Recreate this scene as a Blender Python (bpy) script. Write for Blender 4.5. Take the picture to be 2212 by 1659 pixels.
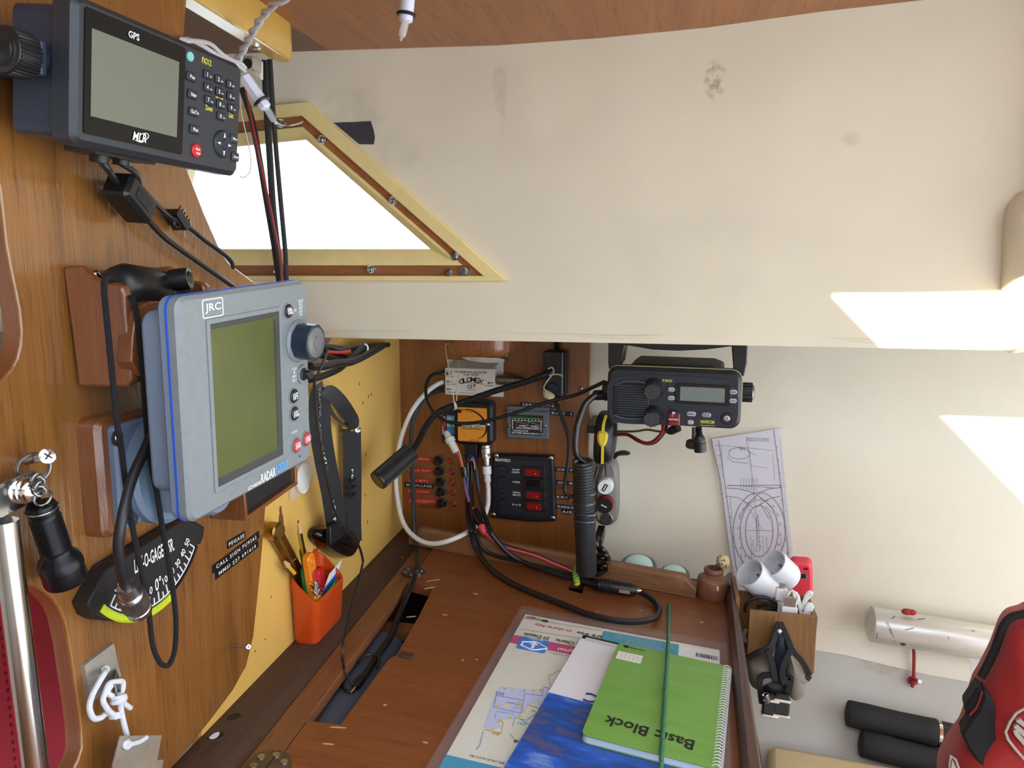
import bpy, math, random
import numpy as np
from mathutils import Vector, Matrix, geometry
random.seed(4)
S = bpy.context.scene
for o in list(bpy.data.objects): bpy.data.objects.remove(o)
COL = S.collection
PI = math.pi
# ---------------------------------------------------------------- camera
F, CX, CY = 1650.0, 1106.0, 829.5
PITCH, YAW = math.radians(8.259), math.radians(12.02)
CAM = Vector((0, 0, 0.46))
cd = bpy.data.cameras.new('camera'); cam = bpy.data.objects.new('camera', cd); COL.objects.link(cam)
cam.location = CAM; cam.rotation_euler = (PI/2-PITCH, 0, YAW)
cd.sensor_fit = 'HORIZONTAL'; cd.sensor_width = 36; cd.lens = F/2212*36; cd.clip_start = 0.02
S.camera = cam
# ---------------------------------------------------------------- sky, sun, exposure
wd = bpy.data.worlds.new('sky'); S.world = wd; wd.use_nodes = True
bg = wd.node_tree.nodes['Background']; bg.inputs[0].default_value = (0.80, 0.90, 1.0, 1); bg.inputs[1].default_value = 4.4
sd = bpy.data.lights.new('sun', 'SUN'); sun = bpy.data.objects.new('sun', sd); COL.objects.link(sun)
sd.energy = 26; sd.color = (1, 0.93, 0.82); sd.angle = math.radians(0.6)
SUN_DIR = Vector((0.589, 1.0, -0.47)).normalized()
sun.rotation_euler = SUN_DIR.to_track_quat('-Z', 'Y').to_euler(); sun.location = (-2, -3, 3)
S.view_settings.view_transform = 'Standard'; S.view_settings.look = 'None'
S.view_settings.exposure = 0.0; S.view_settings.gamma = 1.0; S.view_settings.use_curve_mapping = False
# ---------------------------------------------------------------- helpers: rays and frames
_cp, _sp, _cy, _sy = math.cos(PITCH), math.sin(PITCH), math.cos(YAW), math.sin(YAW)
FWD = Vector((-_sy*_cp, _cy*_cp, -_sp)); RGT = Vector((_cy, _sy, 0)); UPV = RGT.cross(FWD)
def ray(px, py): return FWD + RGT*((px-CX)/F) - UPV*((py-CY)/F)
class Frame:
    """a face in the place: local x to the right, z up the face, -y out of the face"""
    def __init__(s, m): s.m = m.copy(); s.i = m.inverted()
    def l(s, p, off=0.0):
        o = s.i @ CAM; d = s.i.to_3x3() @ ray(*p); t = (-off-o.y)/d.y
        q = o+d*t; return (q.x, q.z)
    def l3(s, p, off=0.0):
        x, z = s.l(p, off); return Vector((x, -off, z))
    def w(s, p, off=0.0): return s.m @ s.l3(p, off)
    def lx(s, p, x):
        o = s.i @ CAM; d = s.i.to_3x3() @ ray(*p); t = (x-o.x)/d.x; q = o+d*t; return (-q.y, q.z)
    def rect(s, a, b, off=0.0):
        x0, z0 = s.l(a, off); x1, z1 = s.l(b, off); return min(x0,x1), max(x0,x1), min(z0,z1), max(z0,z1)
def mk(o, x, y, z):
    m = Matrix.Identity(4)
    for i, v in enumerate((x, y, z)):
        v = Vector(v)
        for j in range(3): m[j][i] = v[j]
    for j in range(3): m[j][3] = o[j]
    return m
def face(o, n):
    y = -Vector(n).normalized(); z = Vector((0,0,1)); x = y.cross(z).normalized(); z = x.cross(y); return Frame(mk(o, x, y, z))
def posed(o, yaw, tilt=0, roll=0):
    m = Matrix.Rotation(math.radians(yaw),4,'Z') @ Matrix.Rotation(math.radians(tilt),4,'X') @ Matrix.Rotation(math.radians(roll),4,'Y')
    m.translation = o; return Frame(m)
def sub(fr, p, off=0.0, rot=0.0):
    """a frame on face fr at pixel p, turned by rot degrees in the face"""
    q = fr.l3(p, off); return Frame(fr.m @ Matrix.Translation(q) @ Matrix.Rotation(-math.radians(rot),4,'Y'))
WORLD = Frame(Matrix.Identity(4))
def atY(p, Y): d = ray(*p); return CAM + d*((Y-CAM.y)/d.y)
def atX(p, X): d = ray(*p); return CAM + d*((X-CAM.x)/d.x)
def atZ(p, Z): d = ray(*p); return CAM + d*((Z-CAM.z)/d.z)
def cm(x0, y0, s): return lambda x, y: (x0+x*s, y0+y*s)
c1 = cm(0,0,.31646); cg = cm(0,0,.24412); c2 = cm(0,520,.31646); c3 = cm(0,940,.31646); c4 = cm(0,1300,.31646)
cw = cm(400,80,.3255); cp = cm(780,700,.28926); cs = cm(560,730,.3314); cv = cm(1180,720,.32548); ch = cm(1280,730,.16275)
ct = cm(980,1180,.29837); cb = cm(1500,1120,.32496); cr = cm(290,580,.34959); cl = cm(150,1000,.21693); cq = cm(1530,920,.20488)
ck = cm(780,1080,.27125); co = cm(360,1120,.32485); cc = cm(300,0,.29837)
ALPHA = math.radians(4)
BULK = face((-.413, 0, 0), (1,.034,0)); YEL = face((-.425, 0, 0), (1,.034,0))
PAN = face((-.474, 1.255, 0), (-.03,-1,0)); HULL = face((0, 1.268, 0), (0,-1,0)); UPW = face((0, 1.0, .35), (0,-1,-.12))
LIN = face((0, 1.264, -.150), (0,-.77,.64))
TAB = Frame(mk((-.355,0,0), (math.cos(ALPHA),0,-math.sin(ALPHA)), (-math.sin(ALPHA),0,-math.cos(ALPHA)), (0,1,0)))
FLAT = Frame(mk((0,0,0), (1,0,0), (0,0,-1), (0,1,0)))
# ---------------------------------------------------------------- helpers: meshes
def v3(p): return Vector(p)
def smooth_path(pts, n=8, closed=False):
    pts = [Vector(p) for p in pts]
    if len(pts) < 3 or n <= 1: return pts
    out = []; k = len(pts)
    rng = range(k if closed else k-1)
    for i in rng:
        if closed: a,b,c,d = pts[i-1], pts[i], pts[(i+1)%k], pts[(i+2)%k]
        else: a,b,c,d = pts[max(i-1,0)], pts[i], pts[i+1], pts[min(i+2,k-1)]
        for j in range(n):
            t = j/n
            out.append(0.5*((2*b)+(c-a)*t+(2*a-5*b+4*c-d)*t*t+(-a+3*b-3*c+d)*t**3))
    if not closed: out.append(pts[-1])
    return out
def frames(pts, closed=False):
    T = []
    n = len(pts)
    for i in range(n):
        a = pts[(i-1)%n] if closed else pts[max(i-1,0)]; b = pts[(i+1)%n] if closed else pts[min(i+1,n-1)]
        t = b-a; T.append(t.normalized() if t.length > 1e-9 else Vector((0,0,1)))
    N = T[0].orthogonal().normalized(); R = []
    for t in T:
        N = N - t*N.dot(t)
        N = N.normalized() if N.length > 1e-6 else t.orthogonal().normalized()
        R.append((t, N, t.cross(N)))
    return R
class MB:
    def __init__(s): s.v = []; s.f = []
    def add(s, vs, fs):
        b = len(s.v); s.v += [tuple(v) for v in vs]; s.f += [tuple(i+b for i in f) for f in fs]; return s
    def box(s, x0,x1,y0,y1,z0,z1):
        return s.add([(x,y,z) for x in (x0,x1) for y in (y0,y1) for z in (z0,z1)],
            [(0,1,3,2),(4,6,7,5),(0,4,5,1),(2,3,7,6),(0,2,6,4),(1,5,7,3)])
    def hexa(s, a, b):
        """two quads a (front, 4 points) and b (back, 4 points)"""
        return s.add(list(a)+list(b), [(0,1,2,3),(7,6,5,4),(0,4,5,1),(1,5,6,2),(2,6,7,3),(3,7,4,0)])
    def loops(s, L, cap0=True, cap1=True, closed=False):
        n = len(L[0]); fs = []
        k = len(L)
        for i in range(k if closed else k-1):
            for j in range(n):
                fs.append((i*n+j, i*n+(j+1)%n, ((i+1)%k)*n+(j+1)%n, ((i+1)%k)*n+j))
        if not closed:
            if cap0: fs.append(tuple(range(n))[::-1])
            if cap1: fs.append(tuple((k-1)*n+j for j in range(n)))
        return s.add([p for l in L for p in l], fs)
    def poly(s, pts, y0, y1, bev=0.0):
        """outline in x,z extruded from y0 (front) to y1; the front edge chamfered by bev"""
        a = sum(pts[i][0]*pts[(i+1)%len(pts)][1]-pts[(i+1)%len(pts)][0]*pts[i][1] for i in range(len(pts)))
        pts = list(pts) if a > 0 else list(pts)[::-1]
        L = []
        if bev:
            ins = inset(pts, bev)
            L.append([(x,y0,z) for x,z in ins]); L.append([(x,y0+bev,z) for x,z in pts])
        else: L.append([(x,y0,z) for x,z in pts])
        L.append([(x,y1,z) for x,z in pts])
        return s.loops([l[::-1] for l in L], True, True)
    def holed(s, outer, holes, y0, y1):
        rings = [outer]+holes
        flat = [p for r in rings for p in r]
        tri = geometry.tessellate_polygon([[Vector((p[0],p[1],0)) for p in r] for r in rings])
        n = len(flat); vs = [(x,y0,z) for x,z in flat]+[(x,y1,z) for x,z in flat]; fs = []
        for t in tri:
            a,b,c = [Vector(flat[i]) for i in t]
            if (b-a).cross(c-a) > 0: t = t[::-1]
            fs.append((t[0],t[2],t[1])); fs.append((t[0]+n,t[1]+n,t[2]+n))
        k = 0
        for r in rings:
            m = len(r)
            for j in range(m): fs.append((k+j, k+(j+1)%m, n+k+(j+1)%m, n+k+j))
            k += m
        return s.add(vs, fs)
    def rrect(s, x0,x1,z0,z1,y0,y1,r=.003,bev=0.0,n=5):
        return s.poly(rr(x0,x1,z0,z1,r,n), y0, y1, bev)
    def cyl(s, p0, p1, r0, r1=None, n=20):
        return s.rev(p0, p1, [(0,r0),(1,r0 if r1 is None else r1)], n)
    def rev(s, p0, p1, prof, n=20, caps=True):
        """profile of (fraction along axis, radius)"""
        p0, p1 = Vector(p0), Vector(p1); t = (p1-p0).normalized(); a = t.orthogonal().normalized(); b = t.cross(a); L = []
        for f, r in prof:
            c = p0+(p1-p0)*f; r = max(r, 1e-5)
            L.append([c+a*(r*math.cos(2*PI*i/n))+b*(r*math.sin(2*PI*i/n)) for i in range(n)])
        return s.loops(L, caps, caps)
    def gear(s, p0, p1, r0, r1, teeth):
        p0, p1 = Vector(p0), Vector(p1); t = (p1-p0).normalized(); a = t.orthogonal().normalized(); b = t.cross(a); n = teeth*4
        rad = lambda i: r1 if i%4 in (0,1) else r0
        return s.loops([[c+a*(rad(i)*math.cos(2*PI*i/n))+b*(rad(i)*math.sin(2*PI*i/n)) for i in range(n)] for c in (p0,p1)])
    def tube(s, pts, r, n=8, sm=8, closed=False):
        P = smooth_path(pts, sm, closed); R = frames(P, closed); L = []; k = len(P)
        for i, (p, (t,N,B)) in enumerate(zip(P, R)):
            q = r(i/(k-1)) if callable(r) else r
            L.append([p+N*(q*math.cos(2*PI*j/n))+B*(q*math.sin(2*PI*j/n)) for j in range(n)])
        return s.loops(L, True, True, closed)
    def helix(s, pts, R0, r, turns, n=6, per=14, sm=8):
        P = smooth_path(pts, sm); Fr = frames(P); L = [0]
        for i in range(1,len(P)): L.append(L[-1]+(P[i]-P[i-1]).length)
        out = []; m = int(turns*per)
        for i in range(m+1):
            d = L[-1]*i/m; j = 0
            while j < len(P)-2 and L[j+1] < d: j += 1
            f = (d-L[j])/max(L[j+1]-L[j],1e-9); c = P[j].lerp(P[j+1], min(max(f,0),1)); t,N,B = Fr[j]; a = 2*PI*i/per
            out.append(c+N*(R0*math.cos(a))+B*(R0*math.sin(a)))
        return s.tube(out, r, n, 1)
    def torus(s, c, ax, R, r, n=28, m=8):
        ax = Vector(ax).normalized(); a = ax.orthogonal().normalized(); b = ax.cross(a); c = Vector(c)
        return s.tube([c+a*(R*math.cos(2*PI*i/n))+b*(R*math.sin(2*PI*i/n)) for i in range(n)], r, m, 1, True)
    def ball(s, c, rx, ry=None, rz=None, n=16, m=10):
        ry = rx if ry is None else ry; rz = rx if rz is None else rz; L = []
        for i in range(m+1):
            a = PI*i/m; L.append([(c[0]+rx*max(math.sin(a),.004)*math.cos(2*PI*j/n), c[1]+ry*max(math.sin(a),.004)*math.sin(2*PI*j/n), c[2]-rz*math.cos(a)) for j in range(n)])
        return s.loops(L)
    def ribbon(s, pts, width, th, up=None, sm=6):
        """flat strap along pts; up = direction across the strap's thickness"""
        P = smooth_path(pts, sm); Fr = frames(P); L = []
        for i, (p,(t,N,B)) in enumerate(zip(P,Fr)):
            u = Vector(up(i/(len(P)-1)) if callable(up) else up); u = (u-t*u.dot(t)).normalized(); sd_ = t.cross(u)
            w = width(i/(len(P)-1)) if callable(width) else width
            L.append([p+sd_*w/2+u*th/2, p-sd_*w/2+u*th/2, p-sd_*w/2-u*th/2, p+sd_*w/2-u*th/2])
        return s.loops(L)
    def pillow(s, pts, y0, depth, rings=6, back=None, c=None, pw=.5):
        """soft body: outline in x,z at y0, bulging by depth towards -y"""
        n = len(pts)
        if c is None: c = (sum(p[0] for p in pts)/n, sum(p[1] for p in pts)/n)
        L = []
        if back is not None: L.append([(x,y0+back,z) for x,z in pts])
        for i in range(rings+1):
            f = 1-i/rings; f = max(f,.02)
            L.append([(c[0]+(x-c[0])*f, y0-depth*(1-f**2)**pw, c[1]+(z-c[1])*f) for x,z in pts])
        return s.loops(L, True, True)
def inset(pts, d):
    n = len(pts); out = []
    for i in range(n):
        a,b,c = Vector(pts[i-1]), Vector(pts[i]), Vector(pts[(i+1)%n])
        e1 = (b-a); e2 = (c-b)
        if e1.length < 1e-9 or e2.length < 1e-9: out.append(tuple(b)); continue
        e1.normalize(); e2.normalize()
        n1 = Vector((-e1.y,e1.x)); n2 = Vector((-e2.y,e2.x)); m = n1+n2
        m = m/max(m.length_squared/2, .3) if m.length > 1e-6 else n1
        out.append(tuple(b+m*d))
    return out
def rr(x0,x1,z0,z1,r,n=5):
    r = min(r, (x1-x0)/2-1e-5, (z1-z0)/2-1e-5); out = []
    for cx_,cz_,a0 in ((x1-r,z1-r,0),(x0+r,z1-r,PI/2),(x0+r,z0+r,PI),(x1-r,z0+r,1.5*PI)):
        for i in range(n+1):
            a = a0+PI/2*i/n; out.append((cx_+r*math.cos(a), cz_+r*math.sin(a)))
    return out
def circ(cx_, cz_, r, n=24, rz=None): return [(cx_+r*math.cos(2*PI*i/n), cz_+(rz or r)*math.sin(2*PI*i/n)) for i in range(n)]
def spl(pts, n=6, closed=True): return [(p.x,p.y) for p in smooth_path([Vector((a,b,0)) for a,b in pts], n, closed)]
# ---------------------------------------------------------------- helpers: objects
def root(name, label, cat, fr=None, loc=None, group=None):
    o = bpy.data.objects.new(name, None); COL.objects.link(o); o.empty_display_size = .02
    o.matrix_world = fr.m if fr else Matrix.Translation(loc)
    o['_m'] = 1; del o['_m']
    o['label'] = label; o['category'] = cat
    if group: o['group'] = group
    MW[o.name] = o.matrix_world.copy() if not fr else fr.m.copy()
    return o
MW = {}
def obj(name, mb, mat, parent=None, fr=None, bevel=0, seg=2, flat=False, ang=38, kind=None, label=None, cat=None, group=None):
    """mesh object; the mesh is given in frame fr (default: the parent's own frame)"""
    me = bpy.data.meshes.new(name); me.from_pydata(mb.v, [], mb.f); me.validate()
    import bmesh
    bm = bmesh.new(); bm.from_mesh(me); bmesh.ops.recalc_face_normals(bm, faces=bm.faces); bm.to_mesh(me); bm.free()
    o = bpy.data.objects.new(name, me); COL.objects.link(o)
    if parent is not None:
        pm = MW[parent.name]; o.parent = parent
        if fr is not None: me.transform(pm.inverted() @ fr.m)
        MW[o.name] = pm.copy()
    else:
        m = fr.m if fr else Matrix.Identity(4)
        lo = Vector([min(v[i] for v in mb.v) for i in range(3)]); hi = Vector([max(v[i] for v in mb.v) for i in range(3)])
        c = Vector(((lo.x+hi.x)/2, (lo.y+hi.y)/2, lo.z))
        me.transform(Matrix.Translation(-c)); m = m @ Matrix.Translation(c)
        o.matrix_world = m; MW[o.name] = m.copy()
    for m_ in (mat if isinstance(mat,(list,tuple)) else [mat]): me.materials.append(m_)
    if not flat:
        me.shade_smooth(); me.set_sharp_from_angle(angle=math.radians(ang))
    if bevel:
        b = o.modifiers.new('bevel','BEVEL'); b.width = bevel; b.segments = seg; b.limit_method = 'ANGLE'; b.angle_limit = math.radians(40)
    if kind: o['kind'] = kind
    if label: o['label'] = label
    if cat: o['category'] = cat
    if group: o['group'] = group
    return o
def text(parent, fr, s, c, h, mat, w=None, rot=0, off=.0004, name='lettering', al='C', sx=None, shear=0, sp=1.0):
    """flat print on a face: c = (x,z) in frame fr, h = height of the letters"""
    cu = bpy.data.curves.new('t','FONT'); cu.body = s; cu.resolution_u = 2; cu.shear = shear; cu.space_character = sp; cu.offset = .016
    t = bpy.data.objects.new('t', cu); COL.objects.link(t)
    me = bpy.data.meshes.new_from_object(t.evaluated_get(bpy.context.evaluated_depsgraph_get()))
    bpy.data.objects.remove(t); bpy.data.curves.remove(cu)
    if not me.vertices: return None
    xs = [v.co.x for v in me.vertices]; ys = [v.co.y for v in me.vertices]
    bw, bh = max(xs)-min(xs), max(ys)-min(ys)
    kz = h/bh; kx = (w/bw) if w else kz*(sx or 1)
    ox = {'C':(max(xs)+min(xs))/2,'L':min(xs),'R':max(xs)}[al]; oy = (max(ys)+min(ys))/2
    ca, sa = math.cos(math.radians(rot)), math.sin(math.radians(rot))
    for v in me.vertices:
        x, z = (v.co.x-ox)*kx, (v.co.y-oy)*kz
        v.co = (c[0]+x*ca-z*sa, -off, c[1]+x*sa+z*ca)
    me.name = name; o = bpy.data.objects.new(name, me); COL.objects.link(o)
    o.parent = parent; me.transform(MW[parent.name].inverted() @ fr.m); MW[o.name] = MW[parent.name].copy()
    me.materials.clear(); me.materials.append(mat); return o
def copy_tree(o, dm, label=None):
    """copy of a thing and its parts moved by matrix dm"""
    c = o.copy(); COL.objects.link(c); MW[c.name] = dm @ MW[o.name]; c.matrix_world = MW[c.name]
    if label: c['label'] = label
    def kids(a, b):
        for k in list(a.children):
            d = k.copy(); COL.objects.link(d); d.parent = b; d.matrix_parent_inverse = k.matrix_parent_inverse.copy(); MW[d.name] = MW[c.name]; kids(k, d)
    kids(o, c); return c
# ---------------------------------------------------------------- materials
def lin(c): return tuple((v/255/12.92 if v/255 <= .04045 else ((v/255+.055)/1.055)**2.4) for v in c)+(1,)
MATS = {}
def mat(name, rgb, rough=.5, metal=0, coat=0, var=None, bump=None, spec=None, trans=0, alpha=1, stretch=(1,1,1), emit=None, sheen=0, ior=None, rgb2=None):
    if name in MATS: return MATS[name]
    m = bpy.data.materials.new(name); m.use_nodes = True; nt = m.node_tree; b = nt.nodes['Principled BSDF']; MATS[name] = m
    b.inputs['Base Color'].default_value = lin(rgb); b.inputs['Roughness'].default_value = rough; b.inputs['Metallic'].default_value = metal
    b.inputs['Coat Weight'].default_value = coat; b.inputs['Coat Roughness'].default_value = .12
    if spec is not None: b.inputs['Specular IOR Level'].default_value = spec
    if trans: b.inputs['Transmission Weight'].default_value = trans
    if alpha < 1: b.inputs['Alpha'].default_value = alpha
    if sheen: b.inputs['Sheen Weight'].default_value = sheen
    if ior: b.inputs['IOR'].default_value = ior
    if emit: b.inputs['Emission Color'].default_value = lin(rgb); b.inputs['Emission Strength'].default_value = emit
    if var or bump:
        tc = nt.nodes.new('ShaderNodeTexCoord'); mp = nt.nodes.new('ShaderNodeMapping'); mp.inputs['Scale'].default_value = stretch
        nt.links.new(tc.outputs['Object'], mp.inputs['Vector'])
    if var:
        n = nt.nodes.new('ShaderNodeTexNoise'); n.inputs['Scale'].default_value = var[0]; n.inputs['Detail'].default_value = 6; n.inputs['Roughness'].default_value = .6
        nt.links.new(mp.outputs[0], n.inputs['Vector'])
        r = nt.nodes.new('ShaderNodeValToRGB'); r.color_ramp.elements[0].position = .3; r.color_ramp.elements[1].position = .7
        c2_ = rgb2 or tuple(v*(1-var[1]) for v in rgb); r.color_ramp.elements[0].color = lin(c2_); r.color_ramp.elements[1].color = lin(rgb)
        nt.links.new(n.outputs['Fac'], r.inputs[0]); nt.links.new(r.outputs[0], b.inputs['Base Color'])
    if bump:
        n2 = nt.nodes.new('ShaderNodeTexNoise'); n2.inputs['Scale'].default_value = bump[0]; n2.inputs['Detail'].default_value = 4
        nt.links.new(mp.outputs[0], n2.inputs['Vector'])
        bp = nt.nodes.new('ShaderNodeBump'); bp.inputs['Strength'].default_value = bump[1]; bp.inputs['Distance'].default_value = .002
        nt.links.new(n2.outputs['Fac'], bp.inputs['Height']); nt.links.new(bp.outputs[0], b.inputs['Normal'])
    return m
def wood(name, a, b_, c, grain=(60,60,4), rough=.35, coat=.4, bump=.15, big=2.5, spec=None):
    """varnished wood: broad colour drift, long fibres, short dark pores"""
    m = bpy.data.materials.new(name); m.use_nodes = True; nt = m.node_tree; P = nt.nodes['Principled BSDF']; L = nt.links.new
    tc = nt.nodes.new('ShaderNodeTexCoord')
    def noise(scale, st, det=6, ro=.6):
        mp = nt.nodes.new('ShaderNodeMapping'); mp.inputs['Scale'].default_value = st; L(tc.outputs['Object'], mp.inputs[0])
        n = nt.nodes.new('ShaderNodeTexNoise'); n.inputs['Scale'].default_value = scale; n.inputs['Detail'].default_value = det; n.inputs['Roughness'].default_value = ro
        L(mp.outputs[0], n.inputs['Vector']); return n.outputs['Fac']
    g1 = noise(1.0, grain); g2 = noise(4.0, grain, 3); d = noise(big, tuple(max(.35*v/max(grain)*4,.6) for v in grain), 4)
    def ramp(f, p0, p1, k0, k1):
        r = nt.nodes.new('ShaderNodeValToRGB'); r.color_ramp.elements[0].position = p0; r.color_ramp.elements[1].position = p1
        r.color_ramp.elements[0].color = k0; r.color_ramp.elements[1].color = k1; L(f, r.inputs[0]); return r.outputs[0]
    def mix(f, x, y, mode='MIX'):
        n = nt.nodes.new('ShaderNodeMix'); n.data_type = 'RGBA'; n.blend_type = mode
        if isinstance(f, float): n.inputs[0].default_value = f
        else: L(f, n.inputs[0])
        L(x, n.inputs[6]); L(y, n.inputs[7]); return n.outputs[2]
    base = ramp(g1, .3, .7, lin(a), lin(b_)); dr = ramp(d, .35, .7, lin(c), lin(b_))
    col = mix(.45, base, dr)
    po = ramp(g2, .33, .42, (.55,.5,.45,1), (1,1,1,1))
    col = mix(.5, col, po, 'MULTIPLY')
    L(col, P.inputs['Base Color']); P.inputs['Roughness'].default_value = rough; P.inputs['Coat Weight'].default_value = coat; P.inputs['Coat Roughness'].default_value = .15
    if spec is not None: P.inputs['Specular IOR Level'].default_value = spec
    bp = nt.nodes.new('ShaderNodeBump'); bp.inputs['Strength'].default_value = bump; bp.inputs['Distance'].default_value = .002
    L(g2, bp.inputs['Height']); L(bp.outputs[0], P.inputs['Normal'])
    if coat: L(bp.outputs[0], P.inputs['Coat Normal'])
    MATS[name] = m; return m
# ================================================================ STRUCTURE
PLY = wood('varnished plywood', (102,63,25), (147,97,45), (122,77,33), (50,50,4), .3, .9, .4)
PLYP = wood('panel plywood', (108,62,26), (148,90,42), (120,70,30), (45,45,3), .35, .35, .2)
PLYEDGE = wood('plywood edge', (92,50,26), (140,84,44), (110,62,32), (4,340,4), .35, .4, .2)
MAHO = wood('mahogany table', (108,60,29), (142,84,43), (120,67,34), (4,60,60), .42, .15, .25)
MAHOY = wood('mahogany plank', (104,64,38), (142,92,56), (120,74,44), (60,60,4), .5, .1, .25)
DARKW = wood('dark dusty wood', (56,36,26), (84,58,42), (66,44,32), (40,40,6), .65, 0, .3)
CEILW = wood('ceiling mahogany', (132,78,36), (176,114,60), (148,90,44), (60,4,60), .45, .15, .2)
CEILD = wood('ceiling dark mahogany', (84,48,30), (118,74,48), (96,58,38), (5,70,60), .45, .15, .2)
RAILW = wood('rail wood', (106,70,44), (140,98,64), (120,80,50), (4,60,60), .5, .1, .25)
TEAK = wood('teak strip', (120,72,34), (158,100,54), (136,84,42), (6,60,60), .5, .05, .3)
TEAKL = wood('light box wood', (110,76,40), (148,106,62), (128,90,52), (60,60,4), .5, .1, .3)
REDW = wood('red varnished wood', (98,54,28), (140,86,48), (112,62,32), (60,60,5), .3, .5, .25)
YELLOW = mat('yellow paint', (228,184,98), .38, coat=.1, var=(5,.06))
BEAMY = mat('beam yellow varnish', (214,170,82), .25, coat=.5, var=(9,.10))
FRAMEY = mat('window frame cream yellow', (234,212,146), .4, var=(30,.06))
BLACK = mat('black plastic', (24,24,27), .38); BLACKM = mat('black matte', (20,20,22), .6); BLACKG = mat('black gloss', (14,14,17), .15)
RUBBER = mat('black cable rubber', (26,26,29), .42); WHITEP = mat('white plastic', (232,232,234), .35); WHITEC = mat('white cable', (226,226,224), .4)
STEEL = mat('steel', (190,190,188), .25, 1, var=(60,.15)); CHROME = mat('chrome', (215,215,215), .12, 1); DULLSTEEL = mat('dull steel', (150,148,144), .38, 1, var=(40,.25))
BRASS = mat('brass', (178,140,74), .32, 1, var=(60,.2)); INKW = mat('white print', (236,236,236), .6); INKB = mat('black print', (18,18,20), .6)
INKY = mat('yellow print', (226,214,60), .6); REDP = mat('red plastic', (190,26,34), .35)
def vinyl(name, rgb, marks=(), bumpy=.3, rough=.5):
    m = mat(name, rgb, rough, var=(2.2,.05), bump=None); nt = m.node_tree; L = nt.links.new; P = nt.nodes['Principled BSDF']
    col = P.inputs['Base Color'].links[0].from_socket
    geo = nt.nodes.new('ShaderNodeNewGeometry')
    for c, sz, k, amt, nz in marks:
        s = nt.nodes.new('ShaderNodeVectorMath'); s.operation = 'SUBTRACT'; L(geo.outputs['Position'], s.inputs[0]); s.inputs[1].default_value = c
        d = nt.nodes.new('ShaderNodeVectorMath'); d.operation = 'DIVIDE'; L(s.outputs[0], d.inputs[0]); d.inputs[1].default_value = (sz[0], 1.0, sz[1])
        n0 = nt.nodes.new('ShaderNodeTexNoise'); n0.inputs['Scale'].default_value = nz; n0.inputs['Detail'].default_value = 5; L(geo.outputs['Position'], n0.inputs['Vector'])
        le = nt.nodes.new('ShaderNodeVectorMath'); le.operation = 'LENGTH'; L(d.outputs[0], le.inputs[0])
        mr = nt.nodes.new('ShaderNodeMapRange'); L(le.outputs['Value'], mr.inputs[0]); mr.inputs[1].default_value = .75; mr.inputs[2].default_value = 1.1; mr.inputs[3].default_value = 1; mr.inputs[4].default_value = 0
        m2 = nt.nodes.new('ShaderNodeMapRange'); L(n0.outputs['Fac'], m2.inputs[0]); m2.inputs[1].default_value = .4; m2.inputs[2].default_value = .62
        mu = nt.nodes.new('ShaderNodeMath'); mu.operation = 'MULTIPLY'; L(mr.outputs[0], mu.inputs[0]); L(m2.outputs[0], mu.inputs[1])
        mu2 = nt.nodes.new('ShaderNodeMath'); mu2.operation = 'MULTIPLY'; L(mu.outputs[0], mu2.inputs[0]); mu2.inputs[1].default_value = amt
        mx = nt.nodes.new('ShaderNodeMix'); mx.data_type = 'RGBA'; L(mu2.outputs[0], mx.inputs[0]); L(col, mx.inputs[6]); mx.inputs[7].default_value = lin(k); col = mx.outputs[2]
    L(col, P.inputs['Base Color'])
    def nz(sc, de): 
        n = nt.nodes.new('ShaderNodeTexNoise'); n.inputs['Scale'].default_value = sc; n.inputs['Detail'].default_value = de; L(geo.outputs['Position'], n.inputs['Vector']); return n.outputs['Fac']
    b1 = nt.nodes.new('ShaderNodeBump'); b1.inputs['Strength'].default_value = bumpy; b1.inputs['Distance'].default_value = .02; L(nz(5,2), b1.inputs['Height'])
    b2 = nt.nodes.new('ShaderNodeBump'); b2.inputs['Strength'].default_value = .12; b2.inputs['Distance'].default_value = .001; L(nz(420,3), b2.inputs['Height']); L(b1.outputs[0], b2.inputs['Normal'])
    L(b2.outputs[0], P.inputs['Normal']); return m
def wm(p, fr): return tuple(fr.w(p))
VINU = vinyl('cream vinyl', (226,216,192), [
    (wm((1545,172),UPW), (.013,.022), (128,108,78), .6, 110), (wm((1080,190),UPW), (.010,.030), (176,166,146), .5, 60), (wm((1085,260),UPW), (.005,.022), (186,176,156), .5, 60),
    (wm((760,240),UPW), (.05,.03), (178,166,142), .35, 40), (wm((1840,300),UPW), (.012,.008), (196,184,140), .5, 50), (wm((860,330),UPW), (.03,.03), (190,182,164), .4, 30),
    (wm((1000,240),UPW), (.20,.08), (206,196,174), .45, 9), (wm((1500,560),UPW), (.20,.06), (206,198,178), .35, 12)], .25, .42)
VINH = vinyl('hull vinyl', (222,213,194), [(wm((1620,1000),HULL), (.3,.2), (206,196,178), .3, 7)], .12, .38)
LINER = vinyl('grey felt liner', (186,182,174), [(wm((1920,1440),LIN), (.05,.012), (170,150,118), .6, 60)], .2, .8)
WHITER = mat('white paint beyond', (222,220,214), .6)
def struct(name, mb, m, fr=None, **k): return obj(name, mb, m, None, fr, kind='structure', **k)
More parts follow.
